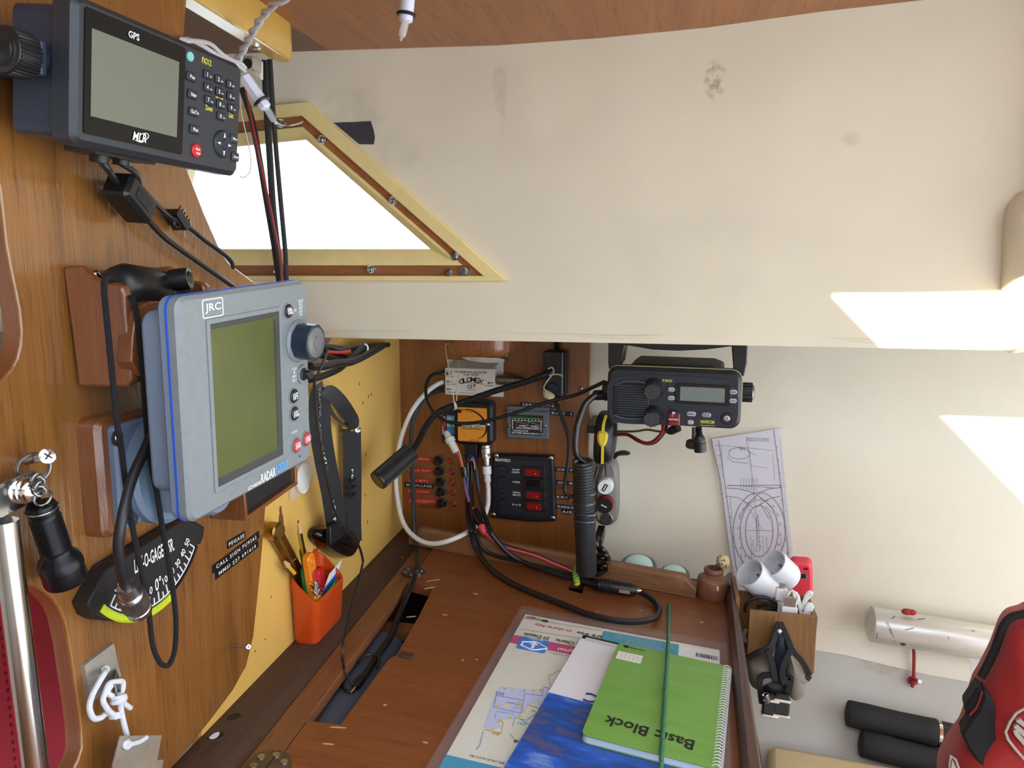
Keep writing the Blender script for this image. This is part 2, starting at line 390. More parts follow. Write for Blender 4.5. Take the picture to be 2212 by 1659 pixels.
# --- plywood bulkhead on the left with two rounded openings
B = BULK.l
right = [B(p) for p in ((411,383),(443,465),(476,540),(492,565),(507,578),(546,607),(585,650),(592,760),(584,900),(578,1040),(570,1146),(562,1240),(556,1300),(548,1375),(532,1440),(503,1492),(452,1560),(380,1648),(330,1700))]
open_up = [B(p) for p in ((0,405),(13,522),(24,583),(33,625),(42,670),(46,712),(45,745),(38,775),(26,797),(0,827))]
open_lo = [B(p) for p in ((0,1258),(35,1261),(60,1263),(82,1269),(100,1280),(117,1296),(130,1315),(139,1338),(150,1390),(160,1460),(167,1505),(175,1570),(177,1616),(170,1640),(150,1680))]
top = [(.33,.75), (.66,.75), B((380,300))]
outl = top + right + [(.50,-.30), (.36,-.30)] + open_lo[::-1][:0] 
# outline runs: top edge, outboard edge, then down and back up along the openings
ol = top + right + [(right[-1][0]-.03, -.16), (.47,-.16)] + open_lo[::-1] + [(.36,open_lo[0][1]), (.36,open_up[-1][1]-.015)] + open_up[::-1] + [(.40,.60),(.33,.62)]
b = MB().poly(ol, 0, .014)
wl = struct('wall_left', b, PLY, BULK, bevel=.0012)
# laminated edge bands around the two openings
def edgeband(pts, name):
    m = MB(); L = []
    for i,(x,z) in enumerate(pts):
        L.append([(x-.0006,.0018,z),(x-.0006,.0135,z),(x+.0012,.0135,z),(x+.0012,.0018,z)])
    m.loops(L); return obj(name, m, PLYEDGE, wl, BULK)
edgeband(open_up, 'laminated_edge'); edgeband(open_lo, 'laminated_edge')
# --- yellow painted bulkhead behind it, down to the table ledge
YL = YEL.l
lipz = .372
struct('wall_left_yellow', MB().poly([(.62,-.10),(.62,lipz-.08),(.90,lipz-.045),(.985,lipz-.008),(1.01,lipz+.005),(1.275,lipz+.01),(1.275,-.10)], 0, .012), YELLOW, YEL)
ye = bpy.data.objects['wall_left_yellow']
# --- electrical panel on the back wall
PL = PAN.l
x0, zt = PL((828,742)); x1, _ = PL((1274,740)); xr, zb = PL((1284,1175))
struct('wall_back_panel', MB().poly([(x0-.03,-.1),(x0-.03,.385),(x1,.385),(x1,-.1)], 0, .012), PLYP, PAN)
wp = bpy.data.objects['wall_back_panel']
for q in (cp(208,395), cp(1637,480)):
    x,z = PL(q); s = MB().rev((x,.0005,z),(x,-.002,z),[(0,.0042),(.5,.0042),(1,.0028)],14); r_ = obj('panel_screw', s, DULLSTEEL, wp, PAN)
    obj('screw_slot', MB().box(x-.0024,x+.0024,-.0024,-.0019,z-.0005,z+.0005).box(x-.0005,x+.0005,-.0024,-.0019,z-.0024,z+.0024), BLACKM, wp, PAN)
# --- hull side, liner below it, cabin side above
struct('wall_back_hull', MB().poly([(-1.35,-.150),(-1.35,.40),(1.5,.40),(1.5,-.150)], 0, .01), VINH, HULL)
struct('wall_back_lower', MB().poly([(-1.35,-.9),(-1.35,.01),(1.5,.01),(1.5,-.9)], 0, .01), LINER, LIN)
# lower edge of the hull vinyl, a slightly wavy cut line lying over the liner
we = []
for i in range(25):
    x = .05+i*.06; we.append((x, -.1545 - .002*math.sin(i*1.3) - max(0,(x-.245))*.085))
L = []
for x, z in we:
    o_ = .006+max(0,-.15-z)*.83; L.append([(x,-.0004,-.118),(x,-.0022,-.135),(x,-o_,z),(x,-o_+.003,z-.0004),(x,.004,-.118)])
struct('trim_vinyl_edge', MB().loops(L), VINH, HULL, ang=60)
# --- cabin side with the window hole
U = UPW.l
TL_, BL_ = (352,258), (300,607)
def wq(tr, br, ti, bi):
    """window quad from the two right corners; left corners set back inside the cabin beyond the bulkhead"""
    return [U((TL_[0]+ti, tr[1]+.1*(tr[0]-TL_[0]-ti))), U(tr), U(br), U((BL_[0]+bi, br[1]))]
Q0 = wq(cw(825,432), cw(2145,1612), 0, 0); Q1 = wq(cw(790,525), cw(1985,1580), 22, 20); Q2 = wq(cw(790,598), cw(1845,1512), 40, 36); Q3 = wq(cw(795,680), cw(1625,1410), 62, 62)
zl = U((1275,740))[1]; ztop = .47
outer = [(-1.35,zl),(-1.35,ztop),(1.5,ztop),(1.5,zl)]
struct('wall_back_upper', MB().holed(outer, [Q2], 0, .022), VINU, UPW)
# rolled lower lip of the cabin side and the side deck above the hull
lip = []
for i in range(60):
    x = -1.35+i*2.85/59; a = .0022*math.sin(x*17)+.0015*math.sin(x*41+1)
    lip.append([(x, .012-.0125*math.cos(t)+a*.5, zl+.012-.011*math.sin(t)+a*.6) for t in [PI*k/8 for k in range(9)]])
struct('trim_lip', MB().loops(lip), VINU, UPW)
struct('ceiling_side_deck', MB().box(-1.35,1.5,1.01,1.30,lipz,lipz+.02), mat('deck underside', (196,190,176), .6))
t2 = MB().hexa([atY(p,1.0) for p in ((1610,741),(2128,745),(2128,752),(1610,744))], [atY(p,1.012) for p in ((1610,741),(2128,745),(2128,752),(1610,744))])
struct('trim_wood_strip', t2, TEAK)
# padded vinyl pillar at the right end of the cabin side
pu = MB().rrect(.408,.60,.40,.80,.90,.985,.03,.02); struct('trim_pillar', pu, VINU, ang=60)
pad = spl([U(p) for p in ((2160,748),(2162,600),(2168,470),(2186,432),(2212,412),(2290,405),(2300,600),(2290,752),(2230,756))], 5)
struct('trim_pillar_pad', MB().pillow(pad, 0, .035, 8, .01), VINU, Frame(UPW.m @ Matrix.Translation((0,-.004,0))))
# --- ceiling with the hatch that lets the sun in
def czt(x): 
    xs = (-1.4,-.487,-.18,.012,.132,.26,1.5); zs = (.765,.742,.733,.738,.747,.753,.80)
    return float(np.interp(x, xs, zs))
def slab(corners, n=10):
    """ceiling piece between plan quads, following the camber"""
    (ax,ay),(bx,by),(cx_,cy_),(dx,dy) = corners; m = MB(); L = []
    for i in range(n+1):
        f = i/n; p = (ax+(bx-ax)*f, ay+(by-ay)*f); q = (dx+(cx_-dx)*f, dy+(cy_-dy)*f)
        zp, zq = czt(p[0]), czt(q[0])
        L.append([(p[0],p[1],zp),(q[0],q[1],zq),(q[0],q[1],zq+.03),(p[0],p[1],zp+.03)])
    return m.loops(L)
HY, HX0, HX1, HN = .349, -.221, .72, -.75     # hatch: outboard edge, left edge at that side, right edge, inboard edge
hxn = HX0+.126*(HN-HY)
YF = .975
cl_ = slab([(-.44,YF),(HX0,YF),(HX0,HY),(-.44,HY)]); struct('ceiling', cl_, CEILW)
ce = bpy.data.objects['ceiling']
obj('ceiling_panel', slab([(HX0,YF),(1.5,YF),(1.5,HY),(HX0,HY)],14), CEILW, ce, WORLD)
obj('ceiling_panel', slab([(HX1,HY),(1.5,HY),(1.5,-1.7),(HX1,-1.7)],6), CEILW, ce, WORLD)
obj('ceiling_panel', slab([(hxn,HN),(HX1,HN),(HX1,-1.7),(hxn,-1.7)],6), CEILW, ce, WORLD)
obj('ceiling_panel', slab([(-.44,HY),(HX0,HY),(hxn,HN),(-.44,HN)],4), CEILW, ce, WORLD)
obj('ceiling_panel', slab([(-.44,HN),(hxn,HN),(hxn,-1.7),(-.44,-1.7)],4), CEILW, ce, WORLD)
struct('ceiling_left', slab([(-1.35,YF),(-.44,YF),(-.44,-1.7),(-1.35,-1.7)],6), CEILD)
# --- beam along the ceiling
bl = [(-.425,.20),(-.461,.830),(-.4605,.843),(-.457,.852),(-.450,.857),(-.443,.855),(-.438,.848),(-.436,.838),(-.395,.20)]
bm_ = MB(); zc = .736
L = []
for z, d in ((zc+.006,0),(.706,0),(.701,.003)):
    pts = inset([(x,y) for x,y in bl[::-1]], d) if d else bl[::-1]
    L.append([(x,y,z) for x,y in pts])
struct('trim_beam', bm_.loops(L), BEAMY, bevel=.002)
be = bpy.data.objects['trim_beam']
p = atZ(cc(842,335), .701)
obj('beam_screw', MB().rev(p, p+Vector((0,0,-.003)), [(0,.006),(.6,.006),(1,.004)], 16), CHROME, be, WORLD)
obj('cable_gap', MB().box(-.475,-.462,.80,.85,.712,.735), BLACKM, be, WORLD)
# --- far parts of the cabin: behind the bulkhead, the other side, the sole
struct('wall_forward', MB().box(-1.37,-1.35,-1.7,1.3,-.9,.8), WHITER)
struct('wall_near', MB().box(-1.35,1.5,-1.72,-1.7,-.9,.8), WHITER)
struct('floor', MB().box(-1.35,1.5,-1.7,1.35,-.92,-.9), TEAK)
# --- window
wr = root('window_1', 'cabin window', 'window', UPW); del wr['label']; del wr['category']; wr['kind'] = 'structure'
def ring(A, Bq, y0, y1, name, m):
    k = MB(); n = 4
    k.holed(A, [Bq], y0, y1); return obj(name, k, m, wr, UPW, bevel=.0012)
ring(Q0, Q1, -.009, .004, 'frame_outer', FRAMEY)
fi = MB(); fi.loops([[(x,-.006,z) for x,z in Q2],[(x,-.006,z) for x,z in inset(Q2[::-1], .004)[::-1]],[(x,.003,z) for x,z in Q3],[(x,.021,z) for x,z in Q3],[(x,.024,z) for x,z in Q2]], False, False, True)
obj('frame_inner', fi, FRAMEY, wr, UPW)
for i in range(4):
    a, b_, c, d = Q1[i], Q1[(i+1)%4], Q2[(i+1)%4], Q2[i]
    obj('wood_strip', MB().poly([a,b_,c,d], -.003, .004), TEAK if i != 1 else wood('teak strip diagonal', (126,70,28), (168,100,46), (146,84,36), (30,30,30), .5, .05, .2), wr, UPW)
gl = bpy.data.materials.new('window pane'); gl.use_nodes = True; nt = gl.node_tree; nt.nodes.clear()
ou = nt.nodes.new('ShaderNodeOutputMaterial'); mx = nt.nodes.new('ShaderNodeMixShader'); tr = nt.nodes.new('ShaderNodeBsdfTransparent'); gs = nt.nodes.new('ShaderNodeBsdfGlossy'); fr_ = nt.nodes.new('ShaderNodeFresnel')
tr.inputs[0].default_value = (.93,.96,.96,1); gs.inputs['Roughness'].default_value = .03; fr_.inputs[0].default_value = 1.45
nt.links.new(fr_.outputs[0], mx.inputs[0]); nt.links.new(tr.outputs[0], mx.inputs[1]); nt.links.new(gs.outputs[0], mx.inputs[2]); nt.links.new(mx.outputs[0], ou.inputs[0])
obj('pane', MB().poly(Q2, .019, .0215), gl, wr, UPW)
for i, q in enumerate((cw(920,683), cw(1390,1085), cw(1800,1452), cw(1862,1553), cw(1760,1563), cw(1243,1537), cw(628,1550), cw(648,575))):
    x, z = U(q); big = 1.2 if i == 3 else 1.0
    bo = obj('bolt', MB().rev((x,0,z),(x,-.0065,z),[(0,.0066*big),(.55,.0066*big),(.7,.006*big),(1,.0055*big)],20), CHROME, wr, UPW)
    a0 = random.random(); hx = [(x+.0043*math.cos(a0+k*PI/3), z+.0043*math.sin(a0+k*PI/3)) for k in range(6)]
    obj('nut', MB().poly(hx, -.0115, -.006, .0008), DULLSTEEL, bo, UPW)
    obj('stud', MB().cyl((x,-.006,z),(x,-.0145,z),.0026,.0022,12), STEEL, bo, UPW)
# ================================================================ CHART TABLE
tb = root('chart_table', 'mahogany chart table with a slotted lid and raised wooden edges', 'table', TAB)
T = TAB.l
def tq(*ps): return [T(p) for p in ps]
VB = 1.205; VN = .36        # far and near edges (depth)
ur = .462                   # right edge of the lid
slot = tq((880,1258),(934,1272),(905,1330),(858,1412),(838,1425),(735,1565),(664,1556))
xs0 = min(p[0] for p in slot)
XL = lambda v: .010-.051*(v-.36)      # hinge line, slightly askew
fo0, fo1 = T((1586,1254),.026), T((1645,1659),.026); fi0, fi1 = T((1575,1252),.026), T((1616,1659),.026)
lin_ = lambda a, b: (lambda v: a[0]+(b[0]-a[0])*(v-a[1])/(b[1]-a[1]))
FO, FI = lin_(fo0,fo1), lin_(fi0,fi1)
lid = [(XL(VN),VN),(XL(slot[-1][1]),slot[-1][1]),(slot[-2][0],slot[-2][1]),slot[4],slot[3],slot[2],(slot[1][0],slot[1][1]),(XL(slot[0][1]),slot[0][1]),(XL(VB),VB),(FI(VB)+.004,VB),(FI(VN)+.004,VN)]
nh = tq(ck(1665,635),ck(1780,650),ck(1760,745),ck(1650,715))
obj('tabletop', MB().holed(lid[::-1], [nh], 0, .014), MAHO, tb, bevel=.0008)
obj('border_plank', MB().poly([(XL(VN)-.0012,VN),(XL(VB)-.0012,VB),(XL(VB)-.030,VB),(XL(VN)-.030,VN)], 0, .014), MAHOY, tb, FLAT and Frame(mk((-.355,0,0),(1,0,0),(0,0,-1),(0,1,0))), bevel=.001)
lf = Frame(mk((0,0,0),(1,0,0),(0,0,-1),(0,1,0)))
led = MB()
L = []
for y in (VN, 1.252):
    L.append([(-.4255-.034*y,y,-.03),(-.4255-.034*y,y,.006),(-.355+XL(y)-.047,y,.006),(-.355+XL(y)-.044,y,.004),(-.355+XL(y)-.028,y,-.002),(-.355+XL(y)-.028,y,-.03)])
obj('ledge', led.loops(L), DARKW, tb, WORLD)
for q, m_ in ((co(447,1320), BLACKM), (co(330,1447), BLACKM)):
    p = atZ(q, .0061); h_ = obj('ledge_hole', MB().cyl(p+Vector((0,0,-.002)), p+Vector((0,0,.0002)), .0075, None, 20), m_, tb, WORLD)
    obj('hole_rim', MB().torus(p+Vector((0,0,.0002)), (0,0,1), .0076, .0006), DARKW, tb, WORLD)
p = atZ(co(322,1445), .0066)
obj('white_filler', MB().poly(spl([(p.x-.004,p.y-.004),(p.x+.001,p.y-.005),(p.x+.003,p.y),(p.x+.001,p.y+.006),(p.x-.003,p.y+.004)],3), -.0068, -.0061), mat('white filler', (225,230,240), .7), tb, FLAT)
# compartment seen through the slot
cav = MB().box(-.41,.12,.40,1.24,-.14,-.13)
obj('compartment_floor', cav, mat('compartment grey', (74,76,84), .7, var=(20,.3)), tb, WORLD)
obj('compartment_side', MB().box(-.412,-.400,.40,1.24,-.14,-.002).box(.075,.085,.40,1.24,-.14,-.06).box(-.41,.08,.40,.41,-.14,-.04).box(-.41,.08,1.23,1.24,-.14,-.04), DARKW, tb, WORLD)
roll = obj('compartment_tube', MB().tube([(-.356,.56,-.052),(-.364,.75,-.052),(-.372,.92,-.052)], .030, 24, 1), mat('dark blue grey roll', (84,88,102), .55), tb, WORLD)
obj('support_batten', MB().box(-.40,-.30,.935,.96,-.040,-.026), MAHOY, tb, WORLD)
# worn pale splinters at the slot edges and chips in the varnish
CHIP = mat('bare wood chip', (196,164,128), .8)
for i,(q,a,b_) in enumerate(((ck(575,640),.012,.0012),(ck(545,700),.010,.0015),(ck(400,930),.007,.0012),(ck(910,745),.0035,.0012),(ck(668,915),.004,.0013),(co(1140,1390),.009,.0012),(co(1075,1500),.006,.0012),(ct(160,345),.004,.0012),(ct(1040,475),.003,.001),(ct(1795,550),.003,.0022),(co(1452,1240),.002,.0015),(co(1720,1490),.003,.001),(ck(60*10,655*1),.001,.001),(ct(65,825),.0015,.0012),(ct(168,820),.0015,.0012),(ct(1355,465),.0015,.0012))):
    x,z = T(q); r_ = random.random()*1.2-.2
    obj('varnish_chip', MB().poly([(x+a*math.cos(t)*(math.cos(r_))-b_*math.sin(t)*math.sin(r_), z+a*math.cos(t)*math.sin(r_)+b_*math.sin(t)*math.cos(r_)) for t in [k*PI/4+.2*random.random() for k in range(8)]], -.0003, .0001), CHIP, tb)
# rail along the far edge
ra, rb = T((882,1176)), T((1502,1294))
dv = Vector((rb[0]-ra[0], rb[1]-ra[1])); dl = dv.length; ang = math.degrees(math.atan2(dv.y,dv.x))
RF = Frame(TAB.m @ Matrix.Translation((ra[0],0,ra[1])) @ Matrix.Rotation(-math.radians(ang),4,'Y'))
def rf(q, d=.006):
    o = RF.i @ CAM; v = RF.i.to_3x3() @ ray(*q); t = (-d-o.z)/v.z; return RF.m @ (o+v*t)
# in RF: x along the rail, z away, -y up
rail = MB(); prof = [(0,0),(.026,.0),(.026,-.030),(.004,-.033),(.0,-.028)]
hgt = lambda x: .033*min(1,(x/.012+.45))*min(1,((dl-x)/.012+.45)) 
L = []
for i in range(25):
    x = dl*i/24; h = hgt(x); L.append([(x,-0.0,0),(x,-h*.85,0),(x,-h,.004),(x,-h,.014),(x,0,.014)])
obj('back_rail', rail.loops(L), RAILW, tb, RF, bevel=.0012)
fd = MB(); L = []
for v in (VN,.7,1.0,1.19,1.205): 
    h = .027 if v < 1.2 else .020
    a_, b_ = FI(v), FO(v); L.append([(a_-.003,.014,v),(a_-.003,-h*.7,v),(a_+.001,-h,v),(b_-.002,-h,v),(b_+.002,-h*.7,v),(b_+.002,.014,v)])
obj('right_fiddle', fd.loops(L), wood('dark fiddle wood', (52,30,24), (96,58,42), (70,42,32), (50,50,4), .45, .3, .3), tb)
obj('table_apron', MB().poly([(FI(VN),VN),(FO(VN),VN),(FO(1.2),1.2),(FI(1.2),1.2)],.013,.12), DARKW, tb)
# round hinges
for q, s_ in ((ck(415,572),.019),(co(680,1640),.021)):
    x,z = T(q); hg = obj('hinge', MB().poly(circ(x,z,s_,28), -.0012, .001), DULLSTEEL, tb)
    for k in range(6):
        a = PI/6+k*PI/3; obj('hinge_screw', MB().poly(circ(x+s_*.66*math.cos(a), z+s_*.66*math.sin(a), s_*.17, 12), -.0022, -.001), STEEL, hg)
    obj('hinge_seam', MB().box(x-.0006,x+.0006,-.0014,-.001,z-s_*.95,z+s_*.95), BLACKM, hg)
x,z = T(ck(325,458)); obj('table_screw', MB().poly(circ(x,z,.0032,14), -.001, 0), CHROME, tb)
obj('catch', MB().box(slot[3][0]+.004,slot[3][0]+.022,-.003,.004,slot[3][1]-.008,slot[3][1]+.004), DARKW, tb, bevel=.001)
bpy.data.objects['wall_left_yellow'].hide_render = False
# ================================================================ CHARTS AND BOOKS ON THE TABLE
# --- clear sleeve with the folded chart
def tf(a, b, off):  # frame on the table from two pixels (left and right end of a far edge)
    x0,z0 = T(a, off); x1,z1 = T(b, off); an = math.atan2(z1-z0, x1-x0)
    return Frame(TAB.m @ Matrix.Translation((x0,-off,z0)) @ Matrix.Rotation(-an,4,'Y')), math.hypot(x1-x0,z1-z0)
SF, sw = tf((1129,1318),(1587,1402),.001)
CLEAR = mat('clear plastic sleeve', (206,206,214), .18, alpha=.05, spec=.7)
CHW = mat('chart paper', (226,226,214), .5, coat=.2, var=(6,.03)); CHSEA = mat('chart sea blue', (196,204,240), .5, coat=.2); MAG = mat('chart magenta', (196,54,120), .5); TEALP = mat('chart teal', (40,150,178), .5); BLUEI = mat('icon blue', (36,132,226), .5)
WHP = mat('white paper', (228,228,236), .5, coat=.2)
sh = .42
def room(fr, z0, z1, gap=.0035):
    """widest local x of a sheet on the table that still stays inside the right fiddle"""
    m = TAB.i @ fr.m; best = 9
    for k in range(21):
        z = z0+(z1-z0)*k/20; p = m @ Vector((0,0,z)); d = m.to_3x3() @ Vector((1,0,0)); x = 0.0
        for _ in range(30):
            q = p+d*x; x += (FI(q.z)-.003-gap-q.x)/d.x
        best = min(best, x)
    return best
sw = min(sw, room(SF, -sh, .003)-.004)
cr_ = root('chart_folder', 'clear plastic sleeve holding a folded nautical chart, under the books', 'chart', SF)
MX = lambda q: SF.l(q, .004)
obj('sleeve', MB().rrect(-.003,sw+.004,-sh,.003,-.0052,-.0046,.006).rrect(-.003,sw+.004,-sh,.003,-.0006,0,.006), CLEAR, cr_)
pa = [MX(ct(520,492)), MX(ct(1985,770))]
x0,x1 = pa[0][0], min(MX(ct(1970,820))[0], sw-.006); zt = pa[0][1]
obj('chart_paper', MB().box(x0, x1, -.004, -.0008, -sh+.01, zt), CHW, cr_)
def strip(name, pts, m, off=.0042): return obj(name, MB().poly([SF.l(p, off) for p in pts], -off-.0001, -off+.0001), m, cr_)
xm = MX(ct(905,780))[0]
z1 = MX(ct(450,645))[1]; z2 = MX(ct(440,705))[1]
obj('magenta_band', MB().box(x0, x0+.13, -.0043, -.0041, z2, z1), MAG, cr_)
a = MX(ct(505,655)); b_ = MX(ct(655,785)); obj('download_icon', MB().rrect(a[0]-.002,b_[0],b_[1]+.002,a[1],-.0046,-.0043,.003), BLUEI, cr_)
icx, icz = (a[0]+b_[0])/2, (a[1]+b_[1])/2
clo = [(icx+.016*math.cos(t)*(1+.12*math.cos(5*t)), icz-.002+.009*math.sin(t)*(1+.15*math.cos(4*t))) for t in [2*PI*k/36 for k in range(36)]]
obj('cloud_outline', MB().tube([Vector((x,-.0048,z)) for x,z in clo], .0009, 5, 1, True), INKW, cr_)
obj('arrow_mark', MB().poly([(icx-.002,icz-.009),(icx+.002,icz-.009),(icx+.002,icz+.001),(icx+.006,icz+.001),(icx,icz+.009),(icx-.006,icz+.001),(icx-.002,icz+.001)], -.0049, -.0047), INKW, cr_)
text(cr_, SF, 'download', (icx, a[1]-.0035), .0034, INKW, rot=180, off=.0049)
MAGI = mat('magenta print', (200,40,96), .6); GRI = mat('grey print', (120,120,118), .6); BLI = mat('blue print', (70,110,190), .6)
def stx(s, q, h, m, w=None, rot=180): text(cr_, SF, s, SF.l(q, .0046), h, m, w, rot, off=.0046)
stx('nv charts App', ct(720,588), .009, MAGI, .050); stx('free', ct(935,632), .008, INKB, .016); stx('are', ct(1040,650), .007, INKB, .014)
stx('39 Details', ct(600,652), .009, INKB, .034); stx('al Charts', ct(828,697), .009, INKB, .033); stx('digital', ct(835,755), .009, INKW, .028); stx('pen', ct(1015,680), .008, INKB, .018)
stx('ALGERIA', ct(770,783), .0025, GRI, .028); stx('FRANCE', ct(255,1545), .003, GRI, .04); stx('ES2', ct(335,1065), .005, BLI); stx('ES3', ct(665,1190), .005, BLI); stx('ES1', ct(490,1283), .005, mat('cyan print',(60,170,200),.6)); stx('FR8', ct(470,1415), .005, INKB); stx('FR9', ct(305,1355), .004, mat('ochre print',(190,140,50),.6)); stx('ATL1', ct(640,1338), .005, mat('green print',(40,140,120),.6)); stx('FR7', ct(450,1560), .005, MAGI); stx('BALEARIC', ct(425,1137), .0025, BLI)
for k in range(4):
    zz = MX(ct(0,0))[1]
for q0, q1 in ((ct(505,520),ct(1075,612)),(ct(480,600),ct(1070,690))):
    p0, p1 = SF.l3(q0,.0043), SF.l3(q1,.0043); obj('rule_line', MB().tube([p0,p1], .00035, 4, 1), GRI, cr_)
for q, m_ in ((ct(548,515),mat('store orange',(220,120,50),.6)),(ct(573,518),mat('store blue',(90,110,190),.6)),(ct(610,527),mat('robot green',(150,190,60),.6)),(ct(660,540),INKB)):
    x,z = SF.l(q,.0044); obj('store_icon', MB().poly(spl([(x-.004,z-.003),(x+.004,z-.003),(x+.0045,z+.002),(x,z+.0035),(x-.0045,z+.002)],3), -.0045,-.0043), m_, cr_)
teal = [MX(ct(1090,610)), MX(ct(1625,700))]
a = MX(ct(1085,612)); b_ = MX(ct(1624,800)); obj('teal_panel', MB().box(a[0],b_[0],-.0043,-.0041,b_[1]-.004,a[1]), TEALP, cr_)
a = MX(ct(160,1560)); obj('teal_title', MB().box(x0,x0+.2,-.0043,-.0041,-sh+.01,a[1]), mat('title teal',(20,150,190),.5), cr_)
for i in range(6):
    stx('Mittelmeer chart set with harbour plans', ct(1380,660+i*13), .0022, mat('pale print',(190,225,235),.6), .075 if i<4 else .05)
strip('sea_area', [ct(*p) for p in ((330,1015),(600,1040),(690,1030),(810,1045),(790,1180),(560,1140),(500,1200),(440,1250),(330,1260),(225,1300),(262,1180))], CHSEA)
strip('sea_area', [ct(*p) for p in ((210,1300),(330,1265),(340,1310),(280,1330),(215,1310))], CHSEA)
strip('sea_area', [ct(*p) for p in ((560,1400),(720,1390),(690,1605),(640,1605),(520,1560),(540,1470))], CHSEA)
def cline(pts, m, r=.0004, name='chart_line'): obj(name, MB().tube([SF.l3(ct(*p), .0044) for p in pts], r, 4, 1), m, cr_)
INDI = mat('indigo line', (110,110,180), .6); BRN = mat('dark red line', (110,50,60), .6); OCH = MATS['ochre print']; CYA = MATS['cyan print']
cline([(310,1075),(290,1165),(490,1210),(515,1065),(640,1085),(650,1020),(805,1048)], INDI); cline([(790,1150),(710,1130),(690,1195),(545,1150)], INDI)
cline([(310,1080),(500,1115)], INDI); cline([(480,1480),(515,1355),(610,1375)], BRN); cline([(480,1480),(470,1540),(530,1560)], BRN); cline([(345,1265),(360,1275),(345,1355),(225,1325)], OCH)
cline([(300,1250),(310,1195),(430,1215),(440,1165),(500,1175)], CYA); cline([(430,1300),(445,1240),(525,1260),(590,1215),(585,1190)], CYA); cline([(585,1390),(600,1325),(720,1345)], MATS['green print'])
cline([(620,1380),(590,1500),(545,1540)], BRN); cline([(555,1530),(660,1550),(650,1600)], INDI); cline([(690,920),(700,1010)], GRI,.0003); cline([(640,1270),(690,1275),(720,1260)], BLI,.0003); cline([(700,935),(760,900),(850,905)], GRI, .00025)
cline([(215,1340),(190,1440),(165,1470)], BLI, .0003); cline([(480,1250),(560,1300),(600,1340)], GRI, .0003); cline([(410,1360),(440,1400),(470,1420)], GRI, .0003)
YDOT = mat('harbour dot', (214,196,80), .6)
for p in ((372,1030),(425,1038),(513,1047),(577,1043),(632,1042),(700,1030),(750,1055),(697,1098),(610,1118),(480,1130),(485,1150),(465,1150),(545,1150),(572,1190),(508,1197),(480,1230),(410,1243),(333,1258),(325,1268),(318,1158),(285,1320),(580,1395),(665,1408),(545,1455),(530,1475),(535,1510),(545,1550)):
    x,z = SF.l(ct(*p),.0045); obj('harbour_dot', MB().poly(circ(x,z,.0019,8), -.0046,-.0044), YDOT, cr_)
strip('island', [ct(*p) for p in ((360,1155),(385,1143),(415,1155),(395,1165),(370,1170))], mat('island tint',(224,214,150),.6), .0044)
a = MX(ct(1632,718)); b_ = MX(ct(1965,860)); obj('white_corner', MB().box(a[0],x1,-.00415,-.0041,b_[1]-.03,a[1]), WHP, cr_)
bx0, bz0 = SF.l(ct(1755,768),.0044); bx1,_ = SF.l(ct(1912,790),.0044); k = bx0; i = 0
bar = MB()
while k < bx1:
    wd_ = random.choice((.0004,.0008,.0012)); bar.box(k,k+wd_,-.0046,-.0044,bz0-.011,bz0-.001); k += wd_+random.choice((.0004,.0008,.0011))
obj('barcode', bar, INKB, cr_)
# --- atlas with the sea photograph
AF, aw = tf(ct(932,668), ct(1620,830), .006)
at = root('harbour_atlas', 'white atlas with a deep blue sea photograph on the cover, under the green notebook', 'book', AF)
ah = .40; ax1 = min(AF.l((1592,1620),.012)[0], room(AF, -ah, 0, .002))
z_sea = AF.l(ct(825,1055),.012)[1]
obj('pages', MB().rrect(0,ax1,-ah,0,-.0055,0,.003), WHP, at)
SEA = bpy.data.materials.new('sea photograph'); SEA.use_nodes = True; nt = SEA.node_tree; Pn = nt.nodes['Principled BSDF']; tc = nt.nodes.new('ShaderNodeTexCoord'); mp = nt.nodes.new('ShaderNodeMapping'); mp.inputs['Scale'].default_value = (14,1,46); mp.inputs['Rotation'].default_value = (0,.25,0)
nn = nt.nodes.new('ShaderNodeTexNoise'); nn.inputs['Scale'].default_value = 1; nn.inputs['Detail'].default_value = 7; rp = nt.nodes.new('ShaderNodeValToRGB')
for e, (ps, k) in zip([rp.color_ramp.elements[0], rp.color_ramp.elements[1]], ((.34,(22,66,170)),(.60,(46,96,200)))): e.position = ps; e.color = lin(k)
e = rp.color_ramp.elements.new(.68); e.color = lin((120,150,205)); e = rp.color_ramp.elements.new(.47); e.color = lin((38,76,150)); e = rp.color_ramp.elements.new(.42); e.color = lin((86,88,128))
nt.links.new(tc.outputs['Object'], mp.inputs[0]); nt.links.new(mp.outputs[0], nn.inputs['Vector']); nt.links.new(nn.outputs['Fac'], rp.inputs[0]); nt.links.new(rp.outputs[0], Pn.inputs['Base Color']); Pn.inputs['Roughness'].default_value = .3
obj('sea_photo', MB().box(.0005, ax1-.0005, -.0059, -.0054, -ah+.002, z_sea), SEA, at)
zb2 = AF.l((1590,1580),.012)[1]
a = AF.l(ct(935,672),.012); obj('black_spine_tab', MB().box(.001,.075,-.0060,-.0054,-.010,-.001), BLACKM, at)
obj('spine_sticker', MB().box(.006,.073,-.0062,-.0058,-.014,-.006), mat('grey sticker', (200,202,210), .4), at)
text(at, AF, 'C', AF.l(ct(1003,1062),.0125), .019, mat('navy print',(30,50,140),.5), rot=180, off=.0063)
